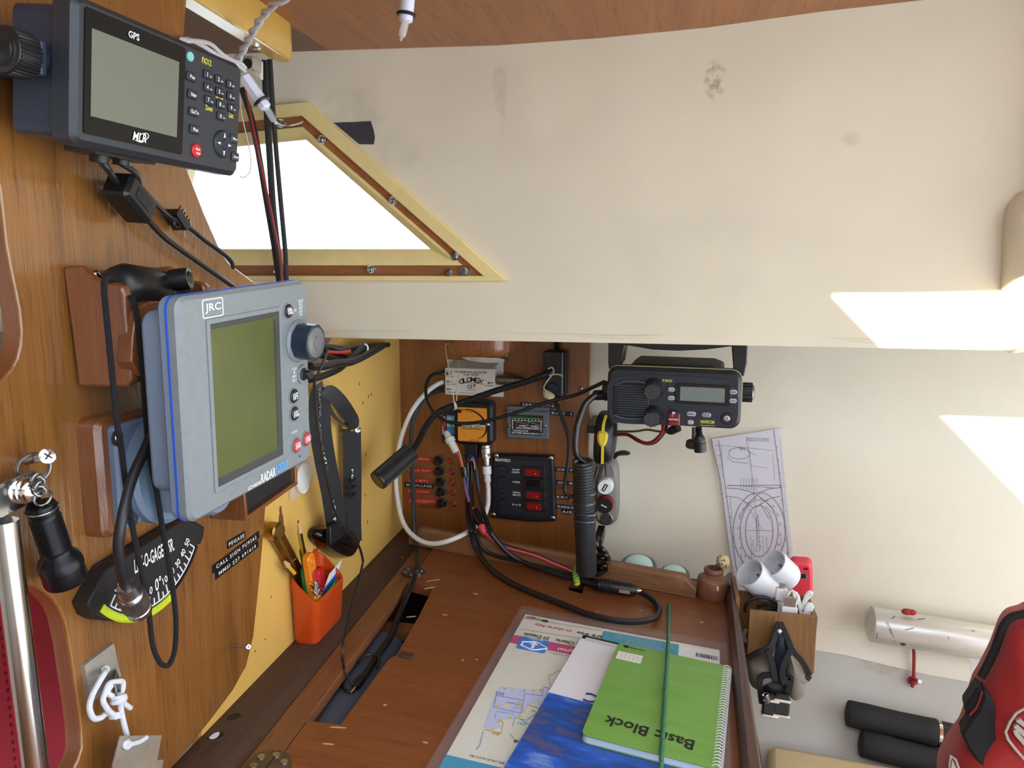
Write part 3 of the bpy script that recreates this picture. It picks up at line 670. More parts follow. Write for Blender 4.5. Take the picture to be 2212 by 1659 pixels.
# --- green spiral notebook
NF, nw = tf((1336,1388),(1575,1440),.0206)
nb = root('spiral_notebook', 'green spiral notebook lying on the atlas, held by a green cord', 'notebook', NF)
GREEN = mat('notebook green', (102,152,60), .4, var=(10,.12), stretch=(1,1,5), rgb2=(122,168,84)); PAGE = mat('pale page edge', (206,220,240), .5, var=(4,.1), stretch=(1,400,1))
nhh = NF.l((1525,1668),.0)[1]; nhh = -.207
nw2 = min(nw+.004, room(NF, -.207, 0, .001)-.0066)
cov = rr(0,nw2,nhh,0,.008,5)
obj('pages', MB().poly(inset(cov,.0008), .0008, .0075), PAGE, nb)
obj('cover', MB().poly(cov, -.0004, .0006), GREEN, nb); obj('back_cover', MB().poly(cov, .0076, .0084), GREEN, nb)
sp = MB()
for i in range(38):
    z = -.004 + (nhh+.008)*i/37
    sp.torus((nw2-.001,.0032,z), (0,.15,1), .0056, .0006, 14, 5)
obj('spiral_wire', sp, mat('white wire', (228,230,234), .3, .2), nb)
SQ = mat('grid paper', (232,234,224), .5)
a = NF.l(ct(1160,762)); b_ = NF.l(ct(1262,835)); gx0,gx1,gz0,gz1 = a[0]-.001,b_[0]+.002,b_[1]+.001,a[1]
gz1, gz0 = -.022, -.041; gx0, gx1 = .004, .034
gp = obj('grid_patch', MB().box(gx0,gx1,-.0007,-.0003,gz0,gz1), SQ, nb)
gl_ = MB()
for k in range(1,6): gl_.box(gx0+(gx1-gx0)*k/6-.0001,gx0+(gx1-gx0)*k/6+.0001,-.0009,-.0006,gz0,gz1)
for k in range(1,4): gl_.box(gx0,gx1,-.0009,-.0006,gz0+(gz1-gz0)*k/4-.0001,gz0+(gz1-gz0)*k/4+.0001)
obj('grid_lines', gl_, GRI, gp)
text(nb, NF, 'Basic Block', NF.l(ct(1408,1350)), .0175, INKB, .092, 176, .0008, sx=.9)
text(nb, NF, 'Golden', NF.l(ct(1310,745)), .0035, INKB, .026, 180, .0008)
x,z = NF.l(ct(1245,728)); obj('leaf_mark', MB().poly(spl([(x-.003,z),(x,z+.003),(x+.004,z+.001),(x+.001,z-.003)],3), -.0008,-.0003), INKB, nb)
# --- green elastic cord across everything
c0, c1_ = T((1445,1308),.0), T((1425,1665),.026)
pts = [TAB.m @ Vector((c0[0],-.001,c0[1])), TAB.m @ TAB.l3((1443,1390),.0235), TAB.m @ TAB.l3((1437,1500),.0240), TAB.m @ TAB.l3((1425,1700),.0240)]
CORDG = mat('green braided cord', (60,140,104), .6, var=(300,.4), bump=(900,.6))
obj('elastic_cord', MB().tube(pts, .0024, 8, 6), CORDG, label='thin green braided cord stretched across the spiral notebook', cat='cord')
# ================================================================ LEFT BULKHEAD: GPS
GPS = posed((-.350,.495,.580), 86.6, 6.5, .1); GW, GH = .165, .086
NAVY = mat('navy grey plastic', (44,52,68), .42, var=(90,.1)); NAVYB = mat('dark charcoal plastic', (40,44,50), .45)
g = root('gps_receiver', 'dark blue marine satellite receiver with a grey screen and number keys', 'gps', GPS)
hx, hz = GW/2, GH/2
obj('rear_housing', MB().rrect(-hx+.004,hx-.006,-hz+.004,hz-.004,.012,.050,.006,.002), NAVY, g)
obj('bezel', MB().rrect(-hx,hx,-hz,hz,0,.016,.007,.0035), NAVYB, g)
a = [GPS.l(cg(*p)) for p in ((690,25),(1590,408),(1648,1385),(785,1182))]
sx0 = (a[0][0]+a[3][0])/2; sx1 = (a[1][0]+a[2][0])/2; sz1 = (a[0][1]+a[1][1])/2; sz0 = (a[2][1]+a[3][1])/2
gs_ = obj('screen_window', MB().rrect(sx0,sx1,sz0,sz1,-.0008,.001,.002), mat('dark glass', (14,13,14), .22, spec=.3), g)
a = [GPS.l(cg(*p)) for p in ((765,225),(1545,545),(1580,1230),(825,1025))]
obj('lcd', MB().box((a[0][0]+a[3][0])/2,(a[1][0]+a[2][0])/2,-.0012,-.0005,(a[2][1]+a[3][1])/2,(a[0][1]+a[1][1])/2), mat('grey lcd', (104,106,92), .18), gs_)
def gl3(x,y): return GPS.l(cg(x,y))
KEY = mat('navy rubber key', (30,35,46), .5); TEALK = mat('teal key', (120,186,180), .4)
KP = mat('keypad panel', (38,42,48), .5)
def gtext(s,x,y,h,m,w=None,**k): text(g, GPS, s, gl3(x,y), h, m, w, off=k.pop('off',.0014), **k)
gtext('GPS',1170,315,.0042,INKW); gtext('MLR',1220,1212,.0056,INKW,.0125,shear=.25)
lx,lz = gl3(1240,1210); obj('logo_swoosh', MB().tube([Vector((lx-.006,-.0014,lz-.003)),Vector((lx,-.0014,lz-.0035)),Vector((lx+.006,-.0014,lz+.001)),Vector((lx+.004,-.0014,lz+.003)),Vector((lx-.002,-.0014,lz+.0012))], .0003, 4), INKW, g)
gtext('FX312',1825,545,.0042,INKY,.0105,off=.0004); gtext('Zoom',1845,957,.0036,INKY,.0082,off=.0004); gtext('List',2042,1022,.0036,INKY,.0056,off=.0004); gtext('>·<',1938,868,.0016,INKY,.009,off=.0004)
def key(x,y,w,h,s,sub_=None,m=KEY,rnd=None,ink=INKW,th=.0030,dx=0):
    u,v = gl3(x,y)
    k = obj('key', MB().poly(circ(u,v,rnd,20), -.0018,.001,.0006) if rnd else MB().rrect(u-w/2,u+w/2,v-h/2,v+h/2,-.0018,.001,.0012,.0006), m, g)
    if s: text(k, GPS, s, (u+dx,v), th, ink, off=.0020)
    if sub_: text(k, GPS, sub_, (u+.0022,v-.0008), .0011, INKW, .0028, off=.0020)
    return k
for s,x,y in (('Pos',1683,680),('Nav',1695,838),('GoTo',1705,990),('Plot',1712,1147)): key(x,y,.0100,.0062,s,th=.0026)
key(1675,500,0,0,None,m=TEALK,rnd=.0034); rk = key(1728,1332,0,0,None,m=REDP,rnd=.0050)
u,v = gl3(1732,1318); text(rk,GPS,'Mark',(u,v),.0018,INKW,off=.0021); u,v = gl3(1735,1355); text(rk,GPS,'Mob',(u,v),.0018,INKW,off=.0021)
subs = ('@-/','ABC','DEF','GHI','JKL','MNO','PRS','TUV','WXY')
for i,(x,y) in enumerate(((1830,663),(1930,705),(2030,748),(1832,775),(1936,815),(2035,853),(1840,887),(1943,925),(2042,958))): key(x,y,.0090,.0062,str(i+1),subs[i],dx=-.0018)
key(1948,1030,.0090,.0062,'0','QZ',dx=-.0018)
u,v = gl3(1965,1275); dp = obj('direction_pad', MB().poly(circ(u,v,.0105,28), -.002,.001,.0012), KEY, g)
obj('pad_centre', MB().poly(circ(u,v,.0036,18), -.0028,-.001,.0008), KEY, dp)
for k in range(4):
    a_ = k*PI/2; ca,sa = math.cos(a_),math.sin(a_)
    obj('pad_arrow', MB().poly([(u+ca*.0088,v+sa*.0088),(u+ca*.0050-sa*.0010,v+sa*.0050+ca*.0010),(u+ca*.0050+sa*.0010,v+sa*.0050-ca*.0010)], -.0023,-.0019), INKW, dp)
for s,x,y in (('Menu',2062,1228),('Enter',2072,1388)): key(x,y,.0088,.0068,s,th=.0019,m=NAVYB)
# bracket knob at the near end, strap and back plate
kx = -hx; ky, kz = .030, .0045
obj('bracket_washer', MB().rev((kx+.004,ky,kz),(kx-.010,ky,kz),[(0,.010),(.5,.0095),(1,.0085)],24), NAVY, g)
kn = obj('bracket_knob', MB().gear((kx-.006,ky,kz),(kx-.020,ky,kz),.0132,.0140,34), BLACK, g)
obj('knob_cap', MB().rev((kx-.019,ky,kz),(kx-.0225,ky,kz),[(0,.0134),(.5,.0126),(.6,.0104),(.75,.0098),(.76,.0078),(.9,.0072),(.91,.0050),(1,.0044)],28), BLACK, kn)
obj('bracket_strap', MB().box(kx-.005,kx-.0005,ky-.011,.070,kz-.010,kz+.010).box(hx+.0005,hx+.005,ky-.011,.070,kz-.010,kz+.010).box(kx-.005,hx+.005,.061,.070,kz-.010,kz+.010), NAVY, g, bevel=.001)
obj('cable_plug', MB().cyl((-.028,.032,-hz+.006),(-.028,.032,-hz-.006),.0062).cyl((-.006,.034,-hz+.006),(-.006,.034,-hz-.005),.0058).rrect(-.045,.012,-hz-.0015,-hz+.006,.02,.045,.002), BLACK, g)
# --- the two power leads below it
ld = [BULK.w(c1(*p), o_) for p,o_ in (((690,1095),.062),((745,1170),.04),((800,1250),.022),((900,1360),.016),((985,1470),.012),((1090,1590),.01),((1200,1680),.010),((1500,1890),.010),((1600,1960),.01))]
ld[0] = GPS.m @ Vector((-.028,.032,-hz-.004))
lead = root('power_lead', 'black power lead with a moulded filter block below the satellite receiver', 'cable', loc=ld[0])
obj('wire', MB().tube(ld, .0024, 8), RUBBER, lead, WORLD)
p0, p1 = BULK.w(c1(790,1235), .022), BULK.w(c1(985,1470), .018); ax_ = (p1-p0).normalized(); yy = Vector((-1,0,0)); yy = (yy-ax_*yy.dot(ax_)).normalized(); FB = Frame(mk((p0+p1)/2, ax_, yy, ax_.cross(yy)))
ln = (p1-p0).length
obj('filter_block', MB().rrect(-ln*.46,ln*.46,-.0105,.0105,-.0105,.009,.004,.003), BLACK, lead, FB)
obj('filter_panel', MB().rrect(-ln*.22,ln*.26,-.004,.005,-.0109,-.010,.001), BLACKM, lead, FB)
l2 = [BULK.w(c1(*p), o_) for p,o_ in (((870,1120),.06),((935,1190),.032),((965,1280),.009),((1060,1390),.009),((1160,1480),.011),((1300,1560),.010),((1400,1640),.010),((1560,1760),.010),((1595,1830),.010))]
l2[0] = GPS.m @ Vector((-.006,.034,-hz-.004))
lead2 = root('antenna_lead', 'black lead held by a ribbed clip on the plywood beside the window', 'cable', loc=l2[0])
obj('wire', MB().tube(l2, .0022, 8), RUBBER, lead2, WORLD)
q = BULK.w(c1(1190,1500), .012); FC = sub(BULK, c1(1190,1500), .006, -42)
cl2 = MB().rrect(-.010,.010,-.004,.004,-.009,.004,.002)
for i in range(5): cl2.cyl((-.008+i*.004,-.007,.003),(-.008+i*.004,-.007,.0085),.0007,None,6)
cl2.torus((-.002,-.006,-.006),(0,1,0),.004,.0012,14,6)
obj('clip', cl2, BLACK, lead2, FC)
# ================================================================ RADAR
RAD = Frame(posed((-.3177,.5317,.3693), 85.6, 3.2, -3.6).m @ Matrix.Scale(.888,4)); RW = .18; h = RW/2
BLG = mat('blue grey plastic', (120,127,130), .45, var=(120,.05)); BLGS = mat('blue grey shell', (112,128,150), .42); BLGD = mat('blue grey bracket', (104,122,144), .42)
BLUEL = mat('blue gasket', (30,80,190), .5)
r_ = root('radar_display', 'blue grey radar display with a green screen on a swivel bracket', 'radar', RAD)
out = [(-h,-h),(-h,h),(h*.55,h),(h*.66,h+.002),(h,h+.0015),(h,-h)]
def face_outline(d=0):
    o_ = rr(-h+d,h-d,-h+d,h-d,.010,5); return o_
obj('front_shell', MB().poly(face_outline(), 0, .0095, .003), BLG, r_)
obj('gasket_line', MB().poly(rr(-h-.0006,h+.0006,-h-.0006,h+.0006,.010,5), .0095, .0112), BLUEL, r_)
obj('rear_shell', MB().poly(rr(-h+.0004,h-.0004,-h+.0004,h-.0004,.010,5)[::1], .0112, .019), BLGS, r_, bevel=.002)
obj('rear_housing', MB().rrect(-h+.008,h-.010,-h+.018,h-.014,.019,.043,.012,0), BLGS, r_, bevel=.004, seg=3)
rl = lambda x,y,off=0: RAD.l(cr(x,y),off)
def rq(ps): 
    a = [rl(*p) for p in ps]; return ((a[0][0]+a[3][0])/2,(a[1][0]+a[2][0])/2,(a[2][1]+a[3][1])/2,(a[0][1]+a[1][1])/2)
x0,x1,z0,z1 = rq(((435,320),(890,232),(945,1155),(500,1390)))
ri = MB().holed(rr(x0,x1,z0,z1,.002,3), [rr(x0+.004,x1-.004,z0+.004,z1-.004,.001,3)], -.0012, .001); obj('screen_rim', ri, BLG, r_, bevel=.0006)
obj('screen_surround', MB().box(x0+.0035,x1-.0035,-.0004,.0006,z0+.0035,z1-.0035), mat('charcoal surround', (52,54,54), .5), r_)
X0,X1,Z0,Z1 = rq(((462,375),(862,300),(905,1110),(515,1290)))
LC = mat('olive lcd', (74,82,26), .22, coat=.3, var=(14,.12)); ls = obj('lcd', MB().box(X0,X1,-.0008,-.0002,Z0,Z1), LC, r_)
obj('lcd_edge', MB().box(X1-.004,X1-.0008,-.001,-.0006,Z0+.002,Z1-.002), mat('dark lcd edge',(46,52,50),.3), ls)
u,v = rl(485,243); obj('badge_frame', MB().holed(rr(u-.0125,u+.0125,v-.0075,v+.0075,.002,3)[::-1], [rr(u-.0117,u+.0117,v-.0067,v+.0067,.0015,3)], -.0004,.0002), INKW, r_)
text(r_, RAD, 'JRC', (u,v), .008, INKW, .019)
def rbut(x,y,rad,s,m,ink=INKW):
    u,v = rl(x,y); b0 = obj('button', MB().poly(circ(u,v,rad,24), -.0026,.001,.0008), m, r_)
    obj('button_ring', MB().torus((u,-.0004,v),(0,1,0),rad+.0007,.0007), BLG, b0)
    ss = s.split('/')
    for i,t_ in enumerate(ss): text(b0, RAD, t_, (u, v+(.0018 if len(ss)>1 else 0)*(1-2*i)), .0026, ink, rad*1.35, off=.0029)
    if len(ss)>1 and m is not BLACKM: obj('button_rule', MB().box(u-rad*.6,u+rad*.6,-.0029,-.0026,v-.0002,v+.0002), ink, b0)
    return b0
REDB = mat('red button', (168,52,62), .5)
rbut(948,262,.0062,'EBL/VRM',BLACK); rbut(982,787,.0066,'OFF/SET',BLACK); rbut(986,895,.0066,'CONT/DIM',BLACK); rbut(998,1092,.0068,'STBY/OFF',REDB); rbut(1060,1052,.0068,'XMIT/OFF',REDB)
LG = mat('pale grey print', (206,210,212), .6)
for i,s in enumerate(('RANGE','SEA','RAIN','GAIN','TUNE')): u,v = rl(1022,200+i*21); text(r_, RAD, s, (u+.001,v), .0030, LG, .0085 if i==0 else .0066)
for s,x,y in (('PUSH',987,258),('PUSH',988,620),('MENU',989,665),('ENT',990,690),('POWER',988,1010)): u,v = rl(x,y); text(r_, RAD, s, (u,v), .0027, LG, .0075 if s!='POWER' else .0095)
u,v = rl(988,640); obj('print_mark', MB().poly([(u-.0012,v-.0015),(u+.0012,v-.0015),(u,v+.0015)],-.0004,0), LG, r_)
u,v = rl(1012,448); ks = obj('knob_base', MB().rev((u,.002,v),(u,-.003,v),[(0,.0205),(.6,.0205),(1,.0185)],32), BLG, r_)
kb = obj('rotary_knob', MB().gear((u,-.002,v),(u,-.019,v),.0168,.0174,9), mat('dark blue knob',(32,42,62),.3), r_)
obj('knob_face', MB().rev((u,-.0185,v),(u,-.0215,v),[(0,.0150),(.5,.0140),(.51,.0118),(.7,.0110),(.71,.0065),(1,.006)],28), mat('grey knob face',(96,98,98),.35), kb)
u,v = rl(1035,652); jb = obj('joystick_cup', MB().rev((u,.001,v),(u,-.002,v),[(0,.0098),(1,.0090)],24), BLG, r_); obj('joystick', MB().rev((u,-.001,v),(u,-.010,v),[(0,.0062),(.2,.0062),(.3,.0045),(.9,.0048),(1,.0042)],20), BLACK, r_)
u,v = rl(1022,1160); obj('pin_hole', MB().poly(circ(u,v,.0011,10),-.0003,.0002), BLACKM, r_)
u,v = rl(750,1335); text(r_, RAD, 'LCD RADAR', (u-.002,v), .0034, INKW, .019)
u,v = rl(827,1277); text(r_, RAD, 'RADAR', (u,v), .0088, INKW, .0225); u,v = rl(907,1227); text(r_, RAD, '1000', (u,v), .0088, mat('sky blue print',(90,160,235),.5), .0205, shear=.2)
# swivel bracket and wooden backing board on the bulkhead
bd = [BULK.l(c2(*p), .018) for p in ((600,1290),(640,1250),(1010,1120),(1200,1060))]
bx0,bz0 = BULK.l(c3(690,670),.002); bx1 = bx0+.115; bz1 = BULK.l(c2(600,1285),.018)[1]
bx0 = BULK.l(c2(600,1285),.010)[0]
obj('backing_board', MB().rrect(bx0,bx0+.125,bz0,bz1+.004,-.018,0,.008,.004), REDW, r_, BULK)
obj('bracket_plate', MB().rrect(bx0+.010,bx0+.112,bz0+.004,bz1-.002,-.024,-.017,.006,.002), BLGD, r_, BULK)
dcx, dcz = bx0+.062, (bz0+bz1)/2-.002
obj('swivel_disc', MB().rev((dcx,-.023,dcz),(dcx,-.034,dcz),[(0,.046),(.7,.046),(1,.042)],40), BLGD, r_, BULK)
obj('swivel_hub', MB().rev((dcx-.003,-.033,dcz-.012),(dcx-.003,-.077,dcz-.012),[(0,.0245),(.9,.0245),(1,.022)],32), BLGS, r_, BULK)
obj('hub_socket', MB().cyl((dcx-.012,-.0765,dcz-.012),(dcx-.012,-.0776,dcz-.012),.006,None,18), BLACKM, r_, BULK)
for q in (c2(800,1345), c3(905,575)):
    x,z = BULK.l(q,.024); obj('plate_hole', MB().cyl((x,-.0238,z),(x,-.0246,z),.0062,None,18), mat('dark recess',(40,46,58),.6), r_, BULK); obj('plate_screw', MB().ball((x-.001,-.0246,z),.003,.002,.003), STEEL, r_, BULK)
# antenna cable with its bayonet plug
pc = [BULK.w(c3(*p), o_) for p,o_ in (((1030,0),.048),((985,110),.049),((900,300),.051),((835,560),.055),((808,760),.052),((830,930),.048),((860,1030),.044))]
ac = root('radar_cable', 'black coaxial cable with a silver screw connector below the radar', 'cable', loc=pc[-1])
obj('wire', MB().tube(pc, .0038, 10), RUBBER, ac, WORLD)
e0, e1 = BULK.w(c3(858,1030),.044), BULK.w(c3(955,1205),.040)
obj('connector', MB().rev(e0,e1,[(0,.0042),(.02,.0068),(.30,.0072),(.31,.0080),(.36,.0088)],24), STEEL, ac, WORLD)
d_ = e1-e0
obj('connector_collar', MB().gear(e0+d_*.36, e0+d_*.74, .0096,.0101,30), DULLSTEEL, ac, WORLD)
obj('connector_end', MB().rev(e0+d_*.74, e1,[(0,.0092),(.4,.0086),(.5,.0092),(1,.0088)],24), STEEL, ac, WORLD)
# ================================================================ HEEL GAUGE
LGF = sub(BULK, cl(700,1080), .0)
lgf = lambda x,y,off=.014: LGF.l(cl(x,y), off)
lgr = root('inclinometer', 'black curved heel gauge with white numbers and a yellow green liquid tube', 'inclinometer', LGF)
arc_in = [lgf(*p) for p in ((250,1525),(420,1500),(600,1478),(760,1450),(900,1370),(1040,1250),(1140,1090),(1250,835))]
outline = [lgf(*p) for p in ((185,1400),(360,1075),(470,985),(1065,620),(1180,560),(1345,640),(1338,740),(1310,800),(1268,808),(1250,840),(1200,960),(1140,1090),(1045,1245),(940,1370),(860,1445),(740,1510),(600,1560),(460,1580),(330,1565),(240,1520))]
obj('body', MB().poly(outline, -.014, -.0002, .001), mat('gauge black', (30,30,32), .42, var=(60,.15)), lgr)
back = [lgf(*p,0) for p in ((75,1385),(270,1025),(860,690),(1062,545),(1200,500),(1345,640),(1310,805),(1140,1090),(860,1445),(600,1590),(400,1600),(240,1530))]
rim = MB().poly([lgf(*p,.004) for p in ((75,1385),(270,1025),(1062,545),(1150,520),(1345,640),(1310,800),(1000,900),(250,1400),(200,1500))], -.004, -.0002); obj('bevelled_back', rim, mat('gauge edge', (34,34,40), .6), lgr)
def arcp(t, k=0.0, warp=False):
    """arc through the scale: t 0..1, k moves away from the centre"""
    P3 = [Vector((*lgf(*p,.0145),0)) for p in ((412,1420),(700,1470),(860,1400),(1040,1240),(1245,840),(895,1370))]
    (x1_,y1_),(x2_,y2_),(x3_,y3_) = [(p.x,p.y) for p in (P3[0],P3[2],P3[4])]
    A = Matrix(((x2_-x1_, y2_-y1_),(x3_-x1_, y3_-y1_))); bvec = Vector(((x2_**2-x1_**2+y2_**2-y1_**2)/2,(x3_**2-x1_**2+y3_**2-y1_**2)/2)); c = A.inverted() @ bvec
    r0 = (Vector((x1_,y1_))-c).length; a0 = math.atan2(y1_-c.y,x1_-c.x); a1 = math.atan2(y3_-c.y,x3_-c.x)
    ax = math.atan2(P3[5].y-c.y,P3[5].x-c.x); t = t if not warp else (2*t*(ax-a0)/(a1-a0) if t < .5 else ((ax-a0)/(a1-a0)+(2*t-1)*(1-(ax-a0)/(a1-a0))))
    a = a0+(a1-a0)*t; return (c.x+(r0+k)*math.cos(a), c.y+(r0+k)*math.sin(a)), a
band = lambda t0,t1,k0,k1,n=28: [arcp(t0+(t1-t0)*i/n,k1)[0] for i in range(n+1)]+[arcp(t1+(t0-t1)*i/n,k0)[0] for i in range(n+1)]
LIME = mat('lime liquid', (196,214,36), .3, coat=.5, emit=.0)
obj('liquid_tube', MB().poly(band(-.06,.62,.0022,.0085), -.0165,-.012,.0015), LIME, lgr)
obj('tube_end', MB().poly(band(.62,1.02,.0022,.0042), -.0150,-.012), BLACK, lgr)
obj('scale_arc', MB().poly(band(0,1,-.0004,.0006), -.0146,-.0139), INKW, lgr)
tk = MB()
for i in range(21):
    t = i/20; L_ = .0085 if i%2==0 else .0055
    (xa,za),a = arcp(t,0,True); (xb,zb),_ = arcp(t,-L_,True); dx_,dz_ = -(zb-za)*.0005/L_, (xb-xa)*.0005/L_
    tk.poly([(xa-dx_,za-dz_),(xb-dx_,zb-dz_),(xb+dx_,zb+dz_),(xa+dx_,za+dz_)], -.0146,-.0139)
obj('scale_ticks', tk, INKW, lgr)
for i,s in enumerate(('50','40','30','20','10','0°','10','20','30','40','50')):
    if s == '0°': text(lgr, LGF, s, lgf(878,1200), .0115, INKW, .0085, off=.0146); continue
    (x,z),a = arcp(i/10, -.0135, True); text(lgr, LGF, s, (x,z), .0064, INKW, .0066, rot=math.degrees(a)+90, off=.0146)
a0 = lgf(640,1030); a1 = lgf(1035,800); an = math.degrees(math.atan2(a1[1]-a0[1],a1[0]-a0[0]))
text(lgr, LGF, 'LEV-O-GAGE® SR.', ((a0[0]+a1[0])/2,(a0[1]+a1[1])/2), .0125, INKW, math.hypot(a1[0]-a0[0],a1[1]-a0[1]), rot=an, off=.0146)
# ================================================================ LEFT BULKHEAD: SMALL THINGS
BL = BULK.l
# --- wooden pocket with a black lamp in it
xl = BL(c2(425,180))[0]; xr_ = BL(c2(1035,140))[0]
pf = Frame(BULK.m @ Matrix.Translation((xl,0,0)))
wb = root('wooden_pocket', 'open varnished wooden pocket screwed to the plywood above the radar board', 'holder', pf)
so = [BULK.lx(c2(*p), xl) for p in ((420,182),(480,172),(545,165),(590,222),(640,258),(720,283),(790,288),(835,315),(850,370),(858,500),(880,750),(900,950),(868,1000),(545,1000),(530,975))]
so = [(max(o_,0),z) for o_,z in so]
def side(x, w_):
    m = MB(); L = [[(x+k, -o_, z) for o_,z in so] for k in (0,w_)]; return m.loops(L)
obj('side_board', side(0,.009), REDW, wb, pf, bevel=.002)
obj('side_board', side(xr_-xl,.009), REDW, wb, pf, bevel=.002)
zt_, zb_ = so[0][1], so[-1][1]; om = max(o_ for o_,z in so)
obj('back_board', MB().box(.006,xr_-xl+.004,-.008,0,zb_,zt_-.002), REDW, wb, pf)
obj('bottom_board', MB().box(.006,xr_-xl+.004,-om+.006,-.004,zb_,zb_+.008), REDW, wb, pf)
zf = BULK.lx(c2(860,420), xl+.012)[1]; xe = xr_-xl
fb = [(.0035,zb_+.006),(.0035,zf-.012),(.012,zf-.002),(xe*.35,zf),(xe*.55,zf-.012),(xe*.6,zf-.045),(xe*.75,zf-.045),(xe,zf-.006),(xe+.003,zf-.012),(xe+.003,zb_+.006)]
obj('front_board', MB().poly(spl(fb,3), -om-.004,-om+.008), REDW, wb, pf, bevel=.002)
x,z = BL(c2(648,235),.008); obj('board_screw', MB().ball((x-xl,-.0085,z),.004,.003,.004), STEEL, wb, pf)
# black hand lamp resting in it
lp = root('hand_lamp', 'black ribbed hand lamp resting in the wooden pocket', 'lamp', pf)
cz0 = BULK.l(c2(900,330),.025)[1]
A0, A1 = Vector((.016,-.0275,cz0+.003)), Vector((xe-.008,-.0275,cz0-.006))
obj('body', MB().rev(A0,A1,[(0,.010),(.05,.0150),(.15,.0178),(.55,.0182),(.62,.0165),(.95,.0162),(1,.013)],30), BLACK, lp)
ri = MB()
for k in range(9):
    f = .64+.033*k; c_ = A0.lerp(A1,f); ri.torus(c_, A1-A0, .0164,.0012,26,6)
obj('ribbed_grip', ri, BLACKM, lp)
obj('body_panel', MB().box(.020,.050,-.040,-.016,zb_+.012,cz0), BLACK, lp, bevel=.004)
p = Vector((xe*.66,-.040,cz0+.006)); obj('eyepiece', MB().rev(p,p+Vector((.004,-.014,.002)),[(0,.0085),(.4,.009),(1,.0085)],20), BLACK, lp); obj('eyepiece_glass', MB().rev(p+Vector((.004,-.0138,.002)),p+Vector((.0042,-.0146,.002)),[(0,.006),(1,.005)],18), BLACKG, lp)
# lanyard hanging in a long loop
CORD = mat('navy braided cord', (10,11,20), .75, var=(700,.5), bump=(1400,.8))
lan = [BULK.w(q,o_) for q,o_ in ((c2(885,380),om+.002),(c2(925,455),om+.0065),(c2(958,700),om+.0065),(c2(980,950),om+.0062),(c2(1000,1250),.046),(c2(1028,1500),.040),(c3(1075,420),.040),(c3(1110,640),.038),(c3(1165,950),.040),(c3(1200,1250),.032),(c3(1195,1450),.030),(c3(1165,1550),.030),(c3(1130,1575),.030),(c3(1085,1540),.030),(c3(1040,1420),.031),(c3(1010,1150),.036),(c3(960,900),.038),(c3(900,600),.040),(c3(860,350),.040),(c3(830,100),.048),(c2(800,1250),.056),(c2(765,900),.058),(c2(735,600),.055),(c2(712,350),.052),(c2(718,262),.046),(c2(760,262),.035))]
obj('lanyard', MB().tube(lan, .0021, 8, 8), CORD, label='long loop of navy braided cord hanging from the wooden pocket', cat='cord')
# --- small wooden box with a black front, below the radar
SB = BULK
q0 = BL(cr(692,1562),.038); q1 = BL(cr(1012,1332),.038)
sb = root('small_wall_box', 'small wooden wall box with a black front under the radar', 'box', Frame(BULK.m @ Matrix.Translation((q0[0],0,q0[1]))))
w_ = q1[0]-q0[0]; zr = q1[1]-q0[1]
bf = Frame(BULK.m @ Matrix.Translation((q0[0],0,q0[1])) @ Matrix.Rotation(-math.atan2(zr,w_),4,'Y')); W_ = math.hypot(w_,zr)
obj('case', MB().holed([(0,0),(W_,0),(W_,.05),(0,.05)],[[(.004,.004),(.004,.046),(W_-.004,.046),(W_-.004,.004)]],-.038,-.001), REDW, sb, bf, bevel=.0008)
obj('black_front', MB().box(.0035,W_-.0035,-.032,-.028,.0035,.0465), BLACKM, sb, bf)
# --- steel plates and their white cord
PLATE = mat('brushed plate', (186,180,168), .45, .55, var=(30,.2))
pq = [BL(c4(*p),.004) for p in ((577,440),(590,425),(765,292),(780,285),(800,390),(828,505),(740,600),(640,678),(618,660))]
pl1 = root('steel_hook_plate', 'bent steel plate glued to the plywood with white cord through it', 'plate', sub(BULK, c4(640,678)))
obj('plate', MB().poly(pq, -.004, 0), PLATE, pl1, BULK)
hk = [Vector((*BL(c4(*p),o_),0)) for p,o_ in ()]
hp = [BULK.l3(c4(828,505),.004), BULK.l3(c4(815,545),.016), BULK.l3(c4(790,590),.020), BULK.l3(c4(755,585),.012)]
obj('bent_tab', MB().ribbon([BULK.l3(c4(800,500),.004),BULK.l3(c4(812,530),.012),BULK.l3(c4(800,575),.018),BULK.l3(c4(775,610),.016)], .012, .0012, (0.6,-.7,.2)), DULLSTEEL, pl1, BULK)
WCORD = mat('white cord', (206,208,216), .7, bump=(900,.5))
kn_ = lambda ps, off: [BULK.w(c4(*p[:2]), off+(p[2] if len(p)>2 else 0)) for p in ps]
wc = root('knotted_rope', 'knotted white cord joining the two steel plates', 'cord', loc=BULK.w(c4(720,465),.006))
obj('strand', MB().tube(kn_(((720,462,-.01),(715,485),(670,560),(625,650),(612,730),(640,795),(690,790),(720,765),(760,760),(795,775)), .014), .0022, 8), WCORD, wc, WORLD)
obj('strand', MB().tube(kn_(((795,790),(740,740),(705,680),(715,630),(745,560),(790,545),(835,545),(838,590),(815,635),(760,640),(735,610),(760,570)), .018), .0021, 8), WCORD, wc, WORLD)
obj('strand', MB().tube(kn_(((815,640),(845,690),(890,725)), .020), .0021, 8), WCORD, wc, WORLD)
obj('strand', MB().tube(kn_(((820,680),(830,760),(850,850),(865,910),(870,960)), .020), .0021, 8), WCORD, wc, WORLD)
k2 = MB()
for i,p in enumerate(((810,650),(815,665),(808,680))): k2.torus(BULK.w(c4(*p),.020), BULK.m.to_3x3() @ Vector((.3,.2,1)), .0042,.0019,18,7)
for i,p in enumerate(((785,770),(788,785))): k2.torus(BULK.w(c4(*p),.017), BULK.m.to_3x3() @ Vector((.5,.2,1)), .0032,.0018,16,7)
